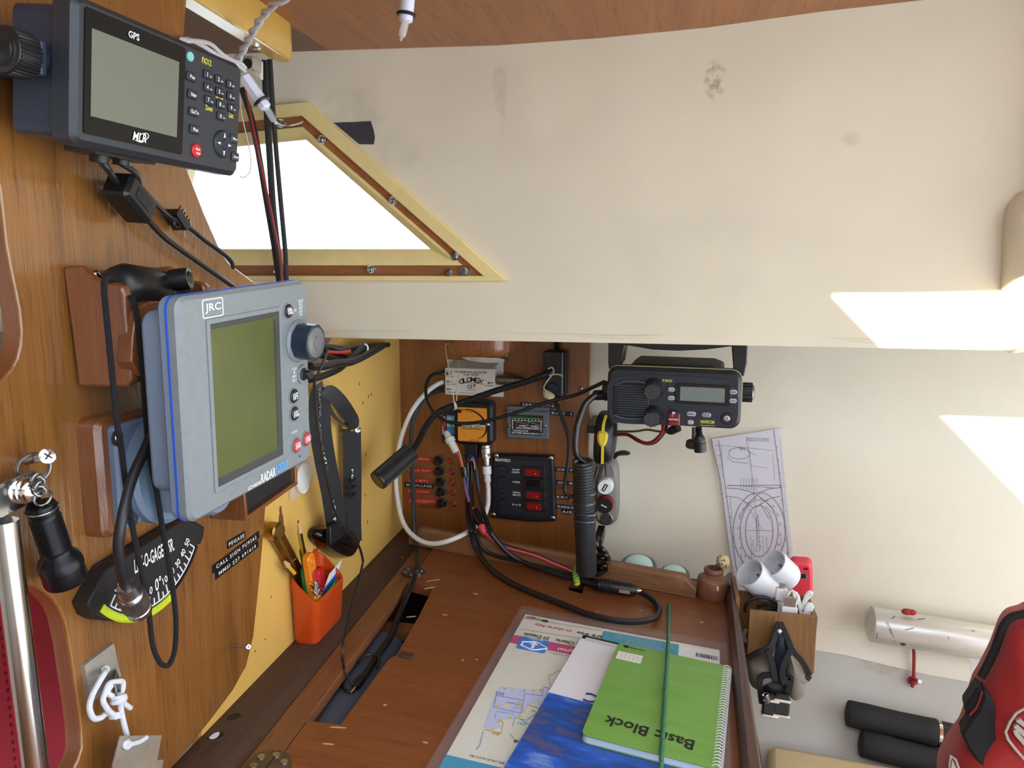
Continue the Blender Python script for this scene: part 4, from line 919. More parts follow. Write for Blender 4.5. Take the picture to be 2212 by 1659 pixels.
for i in range(4): k2.ball(BULK.w(c4(720+8*math.cos(i*1.6),462+8*math.sin(i*1.6)),.006), .0026,.0026,.0026,10,6)
obj('knot', k2, WCORD, wc, WORLD)
o2 = .026
p2 = [BL(c4(*p),o2) for p in ((820,915),(1100,910),(1085,990),(1068,1078),(1113,1078),(1095,1180),(1080,1260),(760,1260),(770,1110))]
pl2 = root('steel_tag', 'loose notched steel plate hanging on the white cord', 'plate', sub(BULK, c4(940,1100), o2))
obj('plate', MB().poly(p2, -o2-.0006, -o2+.0006), mat('dull steel plate', (176,164,148), .5, .5, var=(25,.2)), pl2, BULK)
obj('cord_loop', MB().tube([BULK.l3(c4(*p), o2+.002) for p in ((1000,925),(950,955),(895,970),(860,960),(850,980),(868,995),(885,975),(870,950))], .0019, 7), WCORD, pl2, BULK)
# --- screw in the plywood edge
def screw(name, fr, pb, pt, ob, ot, label, r=.0022, parent=None):
    a_, b_ = fr.w(pb,ob), fr.w(pt,ot); s_ = root(name, label, 'screw', loc=a_)
    obj('shank', MB().rev(a_,b_,[(0,r)]+[((i+1)/30, r*(1 if i%2 else .72)) for i in range(26)]+[(1,r*.9)],12), STEEL, s_, WORLD)
    d_ = (b_-a_).normalized(); obj('head', MB().rev(b_-d_*.0012,b_+d_*.0024,[(0,r*.9),(.45,r*2.0),(.8,r*2.0),(1,r*1.5)],18), CHROME, s_, WORLD)
    c_ = b_+d_*.0024; u_ = d_.orthogonal().normalized(); v_ = d_.cross(u_)
    obj('cross_slot', MB().ribbon([c_-u_*r*1.1,c_,c_+u_*r*1.1], r*.4, .0004, d_, 1).ribbon([c_-v_*r*1.1,c_,c_+v_*r*1.1], r*.4, .0004, d_, 1), BLACKM, s_, WORLD); return s_
screw('edge_screw', BULK, c4(1610,300), c4(1690,307), 0, .022, 'steel screw sticking out of the plywood near the yellow wall', .0016)
hang = screw('hook_screw', BULK, c3(178,180), c3(320,143), .0, .034, 'long steel screw in the plywood holding a key ring', .0026)
# --- black torch on a split ring
tr_ = root('torch', 'small black metal torch hanging from a split ring on a screw', 'torch', loc=BULK.w(c3(280,470),.016))
rc = BULK.w(c3(222,225),.014)
obj('split_ring', MB().torus(rc, BULK.m.to_3x3() @ Vector((.55,1,.1)), .0098,.0011,30,7).torus(rc+Vector((.0012,0,0)), BULK.m.to_3x3() @ Vector((.6,1,.1)), .0098,.0009,30,7), DULLSTEEL, tr_, WORLD)
chn = MB()
for i,p in enumerate(((250,295),(265,320),(272,350),(275,385))): chn.torus(BULK.w(c3(*p),.029), BULK.m.to_3x3() @ Vector((1 if i%2 else .1,.7,.2)), .0034,.0009,14,6)
chn.torus(BULK.w(c3(292,425),.026), BULK.m.to_3x3() @ Vector((.3,1,.2)), .0056,.0009,20,6)
obj('chain', chn, DULLSTEEL, tr_, WORLD)
a_, b_ = BULK.w(c3(275,468),.022), BULK.w(c3(455,1000),.022)
BLKAL = mat('black anodised', (28,28,31), .3, .6)
obj('barrel', MB().rev(a_,b_,[(0,.004),(.01,.0088),(.05,.0092),(.06,.0098),(.10,.0098),(.11,.0092),(.15,.0090)]+[(.16+.012*i,.0098 if i%2 else .0093) for i in range(34)]+[(.58,.0095),(.62,.0098),(.68,.0128),(.74,.0140),(.80,.0142),(.81,.0136),(.96,.0138),(.99,.0132),(1,.0118)],30), BLKAL, tr_, WORLD)
obj('lens', MB().rev(a_.lerp(b_,.985),a_.lerp(b_,1.002),[(0,.0115),(1,.011)],24), BLACKG, tr_, WORLD)
obj('tail_ring', MB().torus(a_.lerp(b_,.06), b_-a_, .0098,.0006), STEEL, tr_, WORLD)
# --- steel grab pole with its mirror-bright bracket
gp_ = root('grab_pole', 'vertical stainless grab pole bolted to the plywood edge by a bright bracket', 'pole', loc=BULK.w((40,1640),.02))
t0, t1 = BULK.w((8,1125),.030), BULK.w((92,1790),.030)
obj('pole', MB().cyl(t0,t1,.0080,None,28), mat('polished stainless', (176,172,164), .16, 1, var=(20,.12)), gp_, WORLD)
bq = [BULK.l3(q,o_) for q,o_ in ((c3(-120,380),.016),(c3(240,238),.016),(c3(228,455),.016),(c3(-120,640),.016))]
obj('bracket', MB().hexa(bq,[v_+Vector((0,.0018,0)) for v_ in bq]), CHROME, gp_, BULK, bevel=.0006)
x,z = BL(c3(180,375),.016); obj('dome_nut', MB().ball((x,-.018,z),.0095,.0075,.0095,20,12), CHROME, gp_, BULK)
# --- red upholstery and dark locker beyond the lower opening
REDF = mat('red fabric', (186,28,58), .75, bump=(700,.3), sheen=.3)
ru = root('red_cushion', 'red upholstered backrest seen through the rounded opening', 'cushion', loc=(-.80,.6,-.30))
obj('panel', MB().box(-.82,-.76,.30,1.15,-.28,.22), REDF, ru, WORLD, bevel=.03, seg=4)
obj('side_panel', MB().box(-.76,-.725,.25,.52,-.32,.215), mat('red fabric bright',(196,24,44),.7,bump=(600,.3)), ru, WORLD, bevel=.012, seg=3)
st = MB()
for xx in range(3):
    for k in range(40): st.ball((-.7595,.60+xx*.10,-.26+k*.011),.0012,.0018,.003,6,4)
obj('stitching', st, mat('dark red stitch',(120,14,36),.8), ru, WORLD)
lk = root('dark_locker', 'dark locker front below the red backrest', 'locker', loc=(-.8,.6,-.6))
obj('front', MB().box(-.80,-.74,.25,.95,-.62,-.322), mat('locker black',(26,24,24),.6), lk, WORLD, bevel=.004)
obj('trim_strip', MB().box(-.742,-.735,.25,.95,-.34,-.325), REDW, lk, WORLD)
# --- embossed tape labels
TAPEB = mat('black tape', (22,22,24), .3); TAPER = mat('red tape', (176,42,38), .35); EMB = mat('embossed white', (214,214,212), .6); EMBP = mat('embossed pale red', (226,150,140), .6)
def tape(fr, q, s, label, m=TAPEB, ink=EMB, th=.0007, tw=None, group=None, hh=.62):
    P4 = [fr.l(p,th) for p in q]; cx_ = sum(p[0] for p in P4)/4; cz_ = sum(p[1] for p in P4)/4
    an = math.atan2((P4[1][1]-P4[0][1]+P4[2][1]-P4[3][1])/2,(P4[1][0]-P4[0][0]+P4[2][0]-P4[3][0])/2)
    w_ = (math.dist(P4[0],P4[1])+math.dist(P4[3],P4[2]))/2; h_ = (math.dist(P4[0],P4[3])+math.dist(P4[1],P4[2]))/2
    ff = Frame(fr.m @ Matrix.Translation((cx_,0,cz_)) @ Matrix.Rotation(-an,4,'Y'))
    t_ = root('tape_label', label, 'label', ff, group=group)
    obj('tape', MB().box(-w_/2,w_/2,-th,.0002,-h_/2,h_/2), m, t_, ff)
    if s: text(t_, ff, s, (0,0), h_*hh*.8, ink, (tw or .86)*w_, off=th+.0002, sp=1.25)
    return t_
tape(BULK, [co(402,152),co(522,84),co(524,128),co(406,206)], 'PEGASE', 'black embossed tape label reading PEGASE')
tape(BULK, [co(302,316),co(614,82),co(617,130),co(308,368)], 'CALL SIGN FU9262', 'black embossed tape label reading CALL SIGN FU9262')
tape(BULK, [co(322,362),co(609,142),co(612,192),co(327,404)], 'MMSI 227 691610', 'black embossed tape label with a nine figure number beginning MMSI 227')
# ================================================================ YELLOW WALL
YW = YEL.w
# --- orange pen holder
xl = YEL.l(co(830,842))[0]; of, zf0 = YEL.lx(co(1002,852), xl); zb0 = YEL.l(co(830,842))[1]
x1 = YEL.l(co(1176,645), of)[0]; zf1 = YEL.lx(co(1000,558), xl)[1]; zbk = YEL.l(co(800,372))[1]
z0 = .0062; zback = YEL.l(co(1040,212))[1]
ORG = mat('orange plastic', (204,74,22), .3, coat=.3, var=(30,.06))
ph = root('pen_holder', 'orange slanted plastic pen holder hanging on the yellow wall', 'pen holder', Frame(YEL.m @ Matrix.Translation((xl,0,z0))))
def pring(d, z_of, tp):
    o_ = rr(xl-tp*.004+d, x1+tp*.004-d, .001+d*.6, of+tp*.003-d, .010-d, 5)
    return [(x,-f,z_of(f)) for x,f in o_]
ztop_ = lambda f: zbk+(zf1-zbk)*f/of
hold = MB().loops([pring(.002,lambda f:z0,0), pring(0,lambda f:z0+.004,0), pring(0,ztop_,1), pring(.0022,ztop_,1), pring(.0022,lambda f:z0+.004,0)])
obj('cup', hold, ORG, ph, YEL, bevel=0)
xm = (xl+x1)/2
obj('back_plate', MB().poly(spl([(xl+.006,zbk-.03),(xl+.012,zbk+.002),(xm-.012,zback),(xm+.012,zback+.001),(x1-.008,zbk+.004),(x1-.004,zbk-.03)],4), -.004,-.0005), ORG, ph, YEL)
obj('back_screw', MB().ball((xm-.004,-.0045,zback-.012),.003,.002,.003), BLACKM, ph, YEL)
def hb(pb, ob):
    # pb = share of the holder's width, ob = distance from the wall
    return YEL.m @ Vector((xl+(x1-xl)*pb, -ob, z0+.008))
def stick(name, pt, ot, pb, ob, r, parts, label, cat, n=12, group=None, len_=None):
    """thing standing in the holder: axis from the visible top down to the holder's bottom"""
    a_ = YW(pt,ot); b2 = hb(pb,ob) if len_ is None else a_+(hb(pb,ob)-a_).normalized()*len_
    L_ = (b2-a_).length; s_ = root(name, label, cat, loc=b2, group=group)
    for nm,prof,m in parts:
        obj(nm, MB().rev(a_,b2,[(min(u/L_,1) if u >= 0 else 1,rr_) for u,rr_ in prof],n), m, s_, WORLD)
    return s_
PY = mat('pencil yellow',(214,170,30),.35); RAWW = mat('raw wood',(206,160,110),.7); LEAD = mat('graphite',(40,40,42),.5)
om_ = of*.45
for q0,o0,fx,ln_,lab in ((co(872,8),.0165,.50,None,'tall yellow and black striped pencil in the pen holder'),(co(770,272),.0125,.95,.038,'short yellow and black striped pencil leaning in the pen holder')):
    s_ = stick('pencil', q0, o0, fx, o0, .0036, [('lead',[(0,.0003),(.004,.0012)],LEAD),('point',[(.004,.0012),(.018,.0038)],RAWW),('barrel',[(.018,.0038),(-1,.0038)],PY)], lab, 'pencil', 6, None, ln_)
    b_ = [c for c in s_.children if c.name.startswith('barrel')][0]
    a_ = YW(q0, o0); e_ = Vector(s_.location); d_ = (e_-a_).normalized(); u_ = d_.orthogonal().normalized(); v_ = d_.cross(u_)
    stp = MB()
    for k in range(0,6,2):
        an = k*PI/3+PI/6; n_ = u_*math.cos(an)+v_*math.sin(an); stp.ribbon([a_+d_*.018+n_*.0034,a_+d_*.05+n_*.0034,e_+n_*.0034], .0030,.0004,n_,1)
    obj('stripe', stp, BLACK, s_, WORLD)
GRN = mat('green plastic',(24,120,60),.35)
stick('green_pen', co(893,205), .0108, .56, .0105, .003, [('cap',[(0,.002),(.004,.0026),(.03,.0027)],GRN),('barrel',[(.03,.0025),(-1,.0025)],GRN)], 'slim green pen standing beside the pencil', 'pen')
stick('green_marker', co(912,335), .0185, .24, .0185, .007, [('cap',[(0,.004),(.002,.0048),(.036,.0050)],GRN),('barrel',[(.036,.0046),(-1,.0045)],WHITEP)], 'thick green marker pen with a ribbed cap', 'marker')
# cutter knife
OR2 = mat('translucent orange',(226,130,20),.3,coat=.3)
a_, b_ = YW(co(945,235),.0282), hb(.32,.0268); ax_ = (b_-a_).normalized(); yy = Vector((-1,0,0)); yy = (yy-ax_*yy.dot(ax_)).normalized(); KF = Frame(mk(a_, ax_, yy, ax_.cross(yy)))
ck_ = root('cutter_knife', 'orange and yellow snap blade cutter standing in the holder', 'cutter', loc=a_)
obj('handle', MB().rrect(0,.095,-.0085,.0085,-.003,.005,.007,.0015), OR2, ck_, KF); obj('slider', MB().rrect(.024,.062,-.0055,.0055,-.0045,-.002,.002,.0008), mat('cutter red',(190,50,40),.4), ck_, KF); obj('lower_handle', MB().rrect(.06,.095,-.0087,.0087,-.0034,.0052,.004,.0012), mat('cutter yellow',(226,176,20),.35), ck_, KF)
obj('thumb_ring', MB().torus((.010,-.0035,0),(0,1,0),.0045,.0012,18,6), OR2, ck_, KF)
# red hole punch / key tool
a_, b_ = YW(co(1010,335),of*.6), hb(.62,.0195); ax_ = (b_-a_).normalized(); yy = (Vector((-1,0,0))+ax_*ax_.x).normalized(); KF = Frame(mk(a_, ax_, yy, ax_.cross(yy)))
rt = root('red_clip_tool', 'red plastic clip tool in the pen holder', 'tool', loc=a_)
obj('body', MB().rrect(-.002,.07,-.009,.008,-.004,.005,.007,.002), REDP, rt, KF); obj('lip', MB().rrect(-.003,.012,-.016,-.002,-.003,.003,.003,.001), REDP, rt, KF); obj('groove', MB().box(.012,.05,-.0046,-.0036,-.001,.002), mat('dark red',(120,20,26),.4), rt, KF)
# card, ruler and clips
cf = lambda ps, o_: [YEL.l(co(*p),o_) for p in ps]
wcd = root('white_card', 'white and blue card tucked in the right side of the holder', 'card', loc=YW(co(1090,450),of*.7))
obj('card', MB().poly(cf(((1165,268),(1120,420),(1020,560),(1062,420),(1080,370)),of*.70), -of*.70-.0006,-of*.70), WHP, wcd, YEL); obj('blue_area', MB().poly(cf(((1148,335),(1115,430),(1022,545),(1060,450)),of*.72), -of*.72-.0004,-of*.72), mat('card blue',(30,110,190),.4), wcd, YEL)
gr_ = root('green_stick', 'bright green flat stick beside the white card', 'stick', loc=YW(co(1080,480),of*.8))
obj('blade', MB().poly(cf(((1128,405),(1140,425),(1060,530),(1020,560),(1040,520)),of*.78), -of*.78-.0015,-of*.78), mat('lime plastic',(110,210,40),.35), gr_, YEL, bevel=.0004)
CLIPS = [(975,470),(990,490),(1005,478),(1018,500),(985,515),(1030,490),(998,528)]
for i,p in enumerate(CLIPS):
    c_ = YW(co(*p),.0325)+Vector((0,0,.004)); v_ = Vector((0,random.uniform(-1,1),random.uniform(.4,1))).normalized(); u_ = Vector((1,0,0)).cross(v_)
    pts = [c_+v_*a+u_*b for a,b in ((-.006,.002),(.008,.002),(.010,0),(.008,-.0025),(-.005,-.0025),(-.0065,-.0005),(-.004,.001),(.005,.001))]
    obj('paper_clip', MB().tube(pts, .0005, 5, 4), STEEL, label='thin steel paper clip in the tangle at the front of the orange holder', cat='paper clip', group='paper clips in the pen holder')
# brass dividers
dv_ = root('dividers', 'brass chart dividers leaning out of the pen holder', 'dividers', loc=YW(co(720,80),.012))
e_ = [(co(690,100),.80),(co(745,75),.95)]
for (p0,p1),o0 in zip(e_,(.0062,.0062)):
    a_ = YW(p0,o0); b2 = hb(p1,.0055)
    obj('leg', MB().ribbon([a_,a_.lerp(b2,.5),b2], lambda f: .0075-.003*f, .004, Vector((1,-.3,0)), 1), BRASS, dv_, WORLD, bevel=.0006)
c_ = YW(co(715,80),.013); obj('pivot', MB().rev(c_+Vector((-.007,0,0)),c_+Vector((.009,-.002,0)),[(0,.010),(.8,.0105),(.85,.0095),(1,.0085)],26), BRASS, dv_, WORLD)
a_ = YW(co(835,285),.019); b_ = YW(co(862,265),.019); obj('cross_pin', MB().tube([a_,b_], .0008,6,1), STEEL, dv_, WORLD)
# --- hole with a rust streak, and little marks on the yellow paint
x,z = YEL.l(cs(140,1195)); RUST = mat('rust brown',(112,62,30),.8)
obj('rust_hole', MB().poly(spl([(x-.005,z-.009),(x+.004,z-.009),(x+.006,z),(x+.003,z+.009),(x-.003,z+.009),(x-.005,z)],4), -.0006,.0002), RUST, ye, YEL)
obj('rust_streak', MB().poly([YEL.l(cs(*p)) for p in ((135,1095),(142,1100),(148,1170),(137,1170),(130,1120))], -.0005,.0002), RUST, ye, YEL)
for p in ((712,380),(730,367),(675,422),(540,650),(695,760),(690,1022),(705,1198),(377,1370),(653,300)):
    x,z = YEL.l(cs(*p)); obj('paint_nick', MB().poly(spl([(x-.0012,z-.0025),(x+.0012,z-.002),(x+.0010,z+.0025),(x-.001,z+.002)],3), -.0003,.0002), RUST if p[1]>310 else mat('red spot',(150,20,20),.5), ye, YEL)
for p in ((695,520),(655,803),(588,882)):
    x,z = YEL.l(co(*p)); obj('paint_nick', MB().poly(circ(x,z,.0012,8), -.0003,.0002), RUST, ye, YEL)
# --- clear bag on the wall beside the radar
cbg = root('clear_bag', 'crumpled clear plastic bag with a white disc on the yellow wall', 'bag', sub(YEL, cs(300,950), .004))
obj('bag', MB().pillow([YEL.l(cs(*p),.004) for p in ((215,1065),(205,1030),(240,930),(250,800),(350,770),(390,830),(375,880),(330,960),(270,1020),(240,1060))], -.003,.006,4,.002), mat('clear bag plastic',(230,225,215),.15,alpha=.25), cbg, YEL)
x,z = YEL.l(cs(290,915),.005); obj('disc', MB().poly(circ(x,z,.019,28), -.006,-.004), mat('white disc',(226,224,220),.5), cbg, YEL)
# --- head torch hanging by its strap
STRAP = mat('black webbing', (20,20,24), .7, bump=(900,.5), sheen=.15)
ht = root('head_torch', 'black head torch hanging by its wide elastic strap on the yellow wall', 'head torch', sub(YEL, cs(540,1330), .01))
sw_ = lambda f: .026
P_ = lambda ps: [YEL.l3(cs(p[0],p[1]), p[2]) for p in ps]
obj('strap', MB().ribbon(P_(((420,345,.028),(395,400,.036),(400,600,.038),(430,800,.036),(470,1000,.034),(505,1240,.030))), sw_, .0016, (-.8,-.6,0)), STRAP, ht, YEL)
obj('strap', MB().ribbon(P_(((602,590,.020),(605,750,.020),(607,1000,.020),(605,1200,.018),(610,1330,.018))), sw_, .0016, (-.8,-.6,0)), STRAP, ht, YEL)
obj('top_strap', MB().ribbon(P_(((400,370,.030),(450,350,.022),(510,395,.016),(560,460,.014),(605,540,.018),(606,600,.020))), lambda f:.020, .0016, lambda f:(-.6,-.9+.4*math.sin(f*3),-.4)), STRAP, ht, YEL)
obj('inner_strap', MB().ribbon(P_(((430,420,.026),(480,500,.014),(540,560,.010),(600,575,.016))), .016, .0016, (.3,-.5,.8)), STRAP, ht, YEL)
body = spl([YEL.l(cs(*p),.022) for p in ((440,1240),(540,1225),(640,1270),(662,1320),(640,1390),(600,1440),(520,1410),(440,1340),(415,1290))], 4)
obj('lamp_body', MB().pillow(body, -.010,.026,8,.008), BLACKG, ht, YEL)
obj('lamp_plate', MB().rrect(*YEL.rect(cs(445,1230),cs(560,1265),.03),-.034,-.028,.004,.001), BLACK, ht, YEL)
bx = YEL.l(cs(610,972),.022); bk = MB().holed(rr(bx[0]-.016,bx[0]+.016,bx[1]-.012,bx[1]+.012,.004,4)[::-1],[rr(bx[0]-.012,bx[0]+.012,bx[1]-.009,bx[1]-.001,.001,2),rr(bx[0]-.012,bx[0]+.012,bx[1]+.002,bx[1]+.009,.001,2)],-.0245,-.0215); obj('buckle', bk, BLACK, ht, YEL, bevel=.0005)
text(ht, YEL, 'PETZL', YEL.l(cs(432,755),.0375), .0105, INKW, .032, rot=-97, off=.0375)
lx_,lz_ = YEL.l(cs(432,755),.0375); obj('logo_oval', MB().tube([Vector((lx_+.0085*math.cos(t),-.0378+.0,lz_+.021*math.sin(t))) for t in [2*PI*k/24 for k in range(24)]], .0004, 4, 1, True), GRI, ht, YEL)
text(ht, YEL, 'PE', YEL.l(cs(610,885),.0212), .0105, INKW, .014, rot=-92, off=.0214)
text(ht, YEL, 'TACTIK  ACTIK', YEL.l(cs(395,520),.0392), .006, GRI, .075, rot=-92, off=.0395); text(ht, YEL, 'ACTIK', YEL.l(cs(625,690),.0212), .007, mat('dark grey print',(70,70,76),.6), .036, rot=-90, off=.0214); text(ht, YEL, 'A C T', YEL.l(cs(490,1110),.0345), .008, INKW, .036, rot=-92, off=.0345)
screw('wall_screw', YEL, cs(545,605), cs(640,600), .0, .034, 'steel screw in the yellow wall carrying the head torch strap', .0022)
# ================================================================ ELECTRICAL PANEL
PW = PAN.w
def pr(x0,y0,x1,y1,off=0): return PAN.rect(cp(x0,y0),cp(x1,y1),off)
def psub(x,y): return sub(PAN, cp(x,y))
GRYB = mat('white enamel box', (214,210,204), .4)
# --- antenna splitter box
sp_ = root('antenna_splitter', 'white metal splitter box with black print on the wood panel', 'splitter', psub(815,430))
x0,x1,z0,z1 = pr(628,325,1000,538,.02)
obj('case', MB().box(x0,x1,-.022,0,z0,z1), GRYB, sp_, PAN, bevel=.001)
obj('flange', MB().box(x0-.002,x1+.010,-.002,0,z0-.004,z1+.012), GRYB, sp_, PAN, bevel=.0005)
obj('lid_fold', MB().hexa([(x0+.006,-.022,z1),(x1-.002,-.022,z1),(x1+.004,-.004,z1+.012),(x0+.012,-.004,z1+.012)],[(x0+.006,-.020,z1-.001),(x1-.002,-.020,z1-.001),(x1+.004,-.003,z1+.010),(x0+.012,-.003,z1+.010)]), mat('grey enamel',(178,174,168),.4), sp_, PAN)
def pt(s,x,y,h,w=None,m=INKB,par=None,off=.0224,rot=0,**k): text(par or sp_, PAN, s, PAN.l(cp(x,y),off), h, m, w, rot, off=off, **k)
pt('VHF/AM-FM RADIO /AIS SPLITTER',818,360,.0030,.056); pt('Code : RA201',820,378,.0032,.027); pt('The Best in marine antennas',825,440,.0016,.030); pt('CE',812,467,.0062,.0095); pt('Fused 0.5A/h',825,492,.0018,.016); pt('Install in a dry and ventilated place',840,517,.0022,.052)
gm = 'GLOMEX'
for i,chh in enumerate(gm):
    u = (i-2.5)/2.5; pt(chh, 822+u*72, 415+u*u*14, .0085, .0098, rot=-u*20)
pt('VHF RADIO',657,352,.0016,.013); pt('12 VDC AM/FM',660,393,.0014,.014); pt('AIS RECEIVER',672,450,.0015,.016); pt('AM/FM RADIO',676,509,.0015,.016); pt('VHF ANTENNA',952,460,.0015,.017)
for x,y in ((655,365),(655,377),(660,430),(660,487),(965,440)):
    u,v = PAN.l(cp(x,y),.0222); obj('print_arrow', MB().poly([(u-.0052,v),(u-.002,v+.002),(u-.002,v+.0005),(u+.0050,v+.0005),(u+.0050,v-.0005),(u-.002,v-.0005),(u-.002,v-.002)],-.0225,-.0219), INKB, sp_, PAN)
u,v = PAN.l(cp(846,460),.0222); obj('print_bin', MB().poly([(u-.0022,v+.003),(u+.0022,v+.003),(u+.0014,v-.003),(u-.0014,v-.003)],-.0225,-.0219), GRI, sp_, PAN)
a_, b_ = PW(cp(1000,415),.012), PW(cp(1215,420),.012)
obj('aerial_plug', MB().rev(a_,b_,[(0,.0065),(.08,.0065),(.1,.0088),(.5,.0090),(.52,.0078),(.72,.0076),(.74,.0062),(1,.0058)],22), DULLSTEEL, sp_, WORLD)
for y in (370,430,490):
    a_, b_ = PW(cp(632,y),.012), PW(cp(606,y),.012); obj('socket', MB().cyl(a_,b_,.0038,None,12), DULLSTEEL, sp_, WORLD)
# --- AIS receiver
ai = root('ais_receiver', 'black box with an orange face plate on the wood panel', 'receiver', psub(845,740))
x0,x1,z0,z1 = pr(705,570,985,908,.022)
obj('case', MB().rrect(x0,x1,z0,z1,-.026,0,.010,.004), BLACK, ai, PAN)
ORF = mat('orange label', (226,148,44), .45)
X0,X1,Z0,Z1 = pr(722,620,940,882,.0262)
zm0, zm1 = PAN.l(cp(830,770),.0262)[1], PAN.l(cp(830,735),.0262)[1]
obj('orange_plate', MB().rrect(X0,X1,Z0,zm0,-.0266,-.0255,.002), ORF, ai, PAN); obj('orange_plate', MB().rrect(X0,X1,zm1,Z1,-.0266,-.0255,.002), ORF, ai, PAN)
aa = [PAN.l3(cp(*p),.0268) for p in ((735,650),(790,638),(850,655),(905,700),(935,760),(930,810),(900,845),(865,855))]
obj('arc_mark', MB().ribbon(aa, lambda f:.0004+.0028*math.sin(PI*f), .0003, (0,-1,0)), BLACK, ai, PAN)
u,v = PAN.l(cp(735,650),.0268); obj('dot_mark', MB().poly(circ(u,v,.0036,16),-.0270,-.0262), BLACK, ai, PAN)
pt('AdvanSea',840,755,.0062,.042,INKW,ai,.0268); pt('Dual Channel AIS Receiver',833,782,.0026,.038,INKB,ai,.0268); pt('AIS RX-100',843,868,.0026,.016,INKB,ai,.0268); pt('PWR / RX',805,655,.0018,.012,INKB,ai,.0268)
u,v = PAN.l(cp(948,751),.0262); obj('case_screw', MB().ball((u,-.0262,v),.0034,.0018,.0034,14,8), CHROME, ai, PAN)
a_, b_ = PW(cp(930,905),.014), PW(cp(938,1060),.018)
obj('aerial_connector', MB().rev(a_,b_,[(0,.0085),(.12,.0085),(.14,.0098),(.38,.0098),(.40,.0080),(.52,.0092),(.60,.0092),(.62,.0066),(.9,.0066),(1,.006)],22), STEEL, ai, WORLD)
obj('cable_boot', MB().rev(b_,PW(cp(945,1185),.020),[(0,.0078),(.45,.0078),(.5,.0064)]+[(.55+.05*i,.0062 if i%2 else .0052) for i in range(9)]+[(1,.0045)],18), WHITEP, ai, WORLD)
a_, b_ = PW(cp(828,905),.013), PW(cp(832,985),.014); obj('data_plug', MB().box(-.011,.011,-.022,-.008,-.022,.004), BLACK, ai, Frame(Matrix.Translation(a_) @ PAN.m.to_3x3().to_4x4() @ Matrix.Translation((0,.013,0))), bevel=.001)
# --- small packet of fuses tucked beside it
fp = root('fuse_packet', 'narrow blue and white printed packet half hidden beside the orange box', 'packet', psub(650,760))
x0,x1,z0,z1 = pr(600,640,712,890,.004); obj('card', MB().rrect(x0,x1,z0,z1,-.004,0,.002), mat('navy card',(26,32,62),.4), fp, PAN)
x0,x1,z0,z1 = pr(640,680,700,825,.0042); obj('blue_print', MB().box(x0,x1,-.0045,-.0038,z0,z1), mat('cyan label',(60,150,200),.4), fp, PAN); pt('LENT',668,705,.0060,.014,INKW,fp,.0048); pt('N N',670,755,.0060,.014,INKW,fp,.0048)
x0,x1,z0,z1 = pr(604,690,628,825,.0042); obj('white_print', MB().box(x0,x1,-.0045,-.0038,z0,z1), INKW, fp, PAN); pt('VARIO',616,760,.0050,.030,mat('navy letters',(30,40,110),.5),fp,.0048,rot=90)
# --- battery monitor
bm = root('battery_monitor', 'grey battery monitor with a row of green lights', 'meter', psub(1240,750))
x0,x1,z0,z1 = pr(1088,640,1400,865,.014)
GRM = mat('grey meter case',(96,102,110),.45)
obj('case', MB().rrect(x0,x1,z0,z1,-.016,0,.003,.002), GRM, bm, PAN)
obj('top_lip', MB().box(x0,x1,-.012,0,z1-.001,z1+.006), GRM, bm, PAN, bevel=.001)
X0,X1,Z0,Z1 = pr(1120,675,1358,835,.0164); obj('meter_face', MB().box(X0,X1,-.0166,-.0155,Z0,Z1), BLACKM, bm, PAN)
fw = X1-X0; fh = Z1-Z0
GLED = mat('green lamp',(30,120,50),.3); RLED = mat('dark red lamp',(120,24,28),.3)
for i in range(9): u = X0+fw*(.10+.105*i); obj('lamp', MB().ball((u,-.0166,Z1-.0045),.0024,.002,.0024,10,6), GLED if i<8 else RLED, bm, PAN)
for i in range(9): u = X0+fw*(.08+.105*i); obj('scale_box', MB().holed([(u-.0026,Z1-fh*.30),(u+.0026,Z1-fh*.30),(u+.0026,Z1-fh*.17),(u-.0026,Z1-fh*.17)],[[(u-.0022,Z1-fh*.285),(u-.0022,Z1-fh*.185),(u+.0022,Z1-fh*.185),(u+.0022,Z1-fh*.285)]],-.0168,-.0164), INKW, bm, PAN)
for a0,a1,s0,s1 in ((.16,.52,'NORMAL','HORS CHARGE'),(.54,.88,'NORMAL','EN CHARGE')):
    obj('wedge_outline', MB().tube([Vector((X0+fw*a0,-.0167,Z1-fh*.34)),Vector((X0+fw*a1,-.0167,Z1-fh*.46)),Vector((X0+fw*a1,-.0167,Z0+fh*.30)),Vector((X0+fw*a0,-.0167,Z0+fh*.30))], .00025, 4, 1, True), INKW, bm, PAN)
    text(bm,PAN,s0,(X0+fw*(a0+a1+.06)/2,Z0+fh*.46),.0026,INKW,.013,off=.0167); text(bm,PAN,s1,(X0+fw*(a0+a1+.02)/2,Z0+fh*.36),.0022,INKW,.018,off=.0167)
text(bm,PAN,'CONTROLEUR DE',(X0+fw*.30,Z0+fh*.20),.0026,INKW,.026,off=.0167); text(bm,PAN,'BATTERIE «Maxivolt»',(X0+fw*.36,Z0+fh*.09),.0026,INKW,.036,off=.0167); text(bm,PAN,'Module 12V',(X0+fw*.84,Z0+fh*.09),.0026,INKW,.018,off=.0167)
text(bm,PAN,'DECHARGE',(X0+fw*.05,Z0+fh*.50),.0022,INKW,.016,rot=90,off=.0167); text(bm,PAN,'SURCHARGE',(X0+fw*.94,Z0+fh*.48),.0022,INKW,.018,rot=90,off=.0167)
for x in (1106,1372): u,v = PAN.l(cp(x,760),.0162); obj('case_screw', MB().ball((u,-.0158,v),.003,.0014,.003,14,8), DULLSTEEL, bm, PAN)
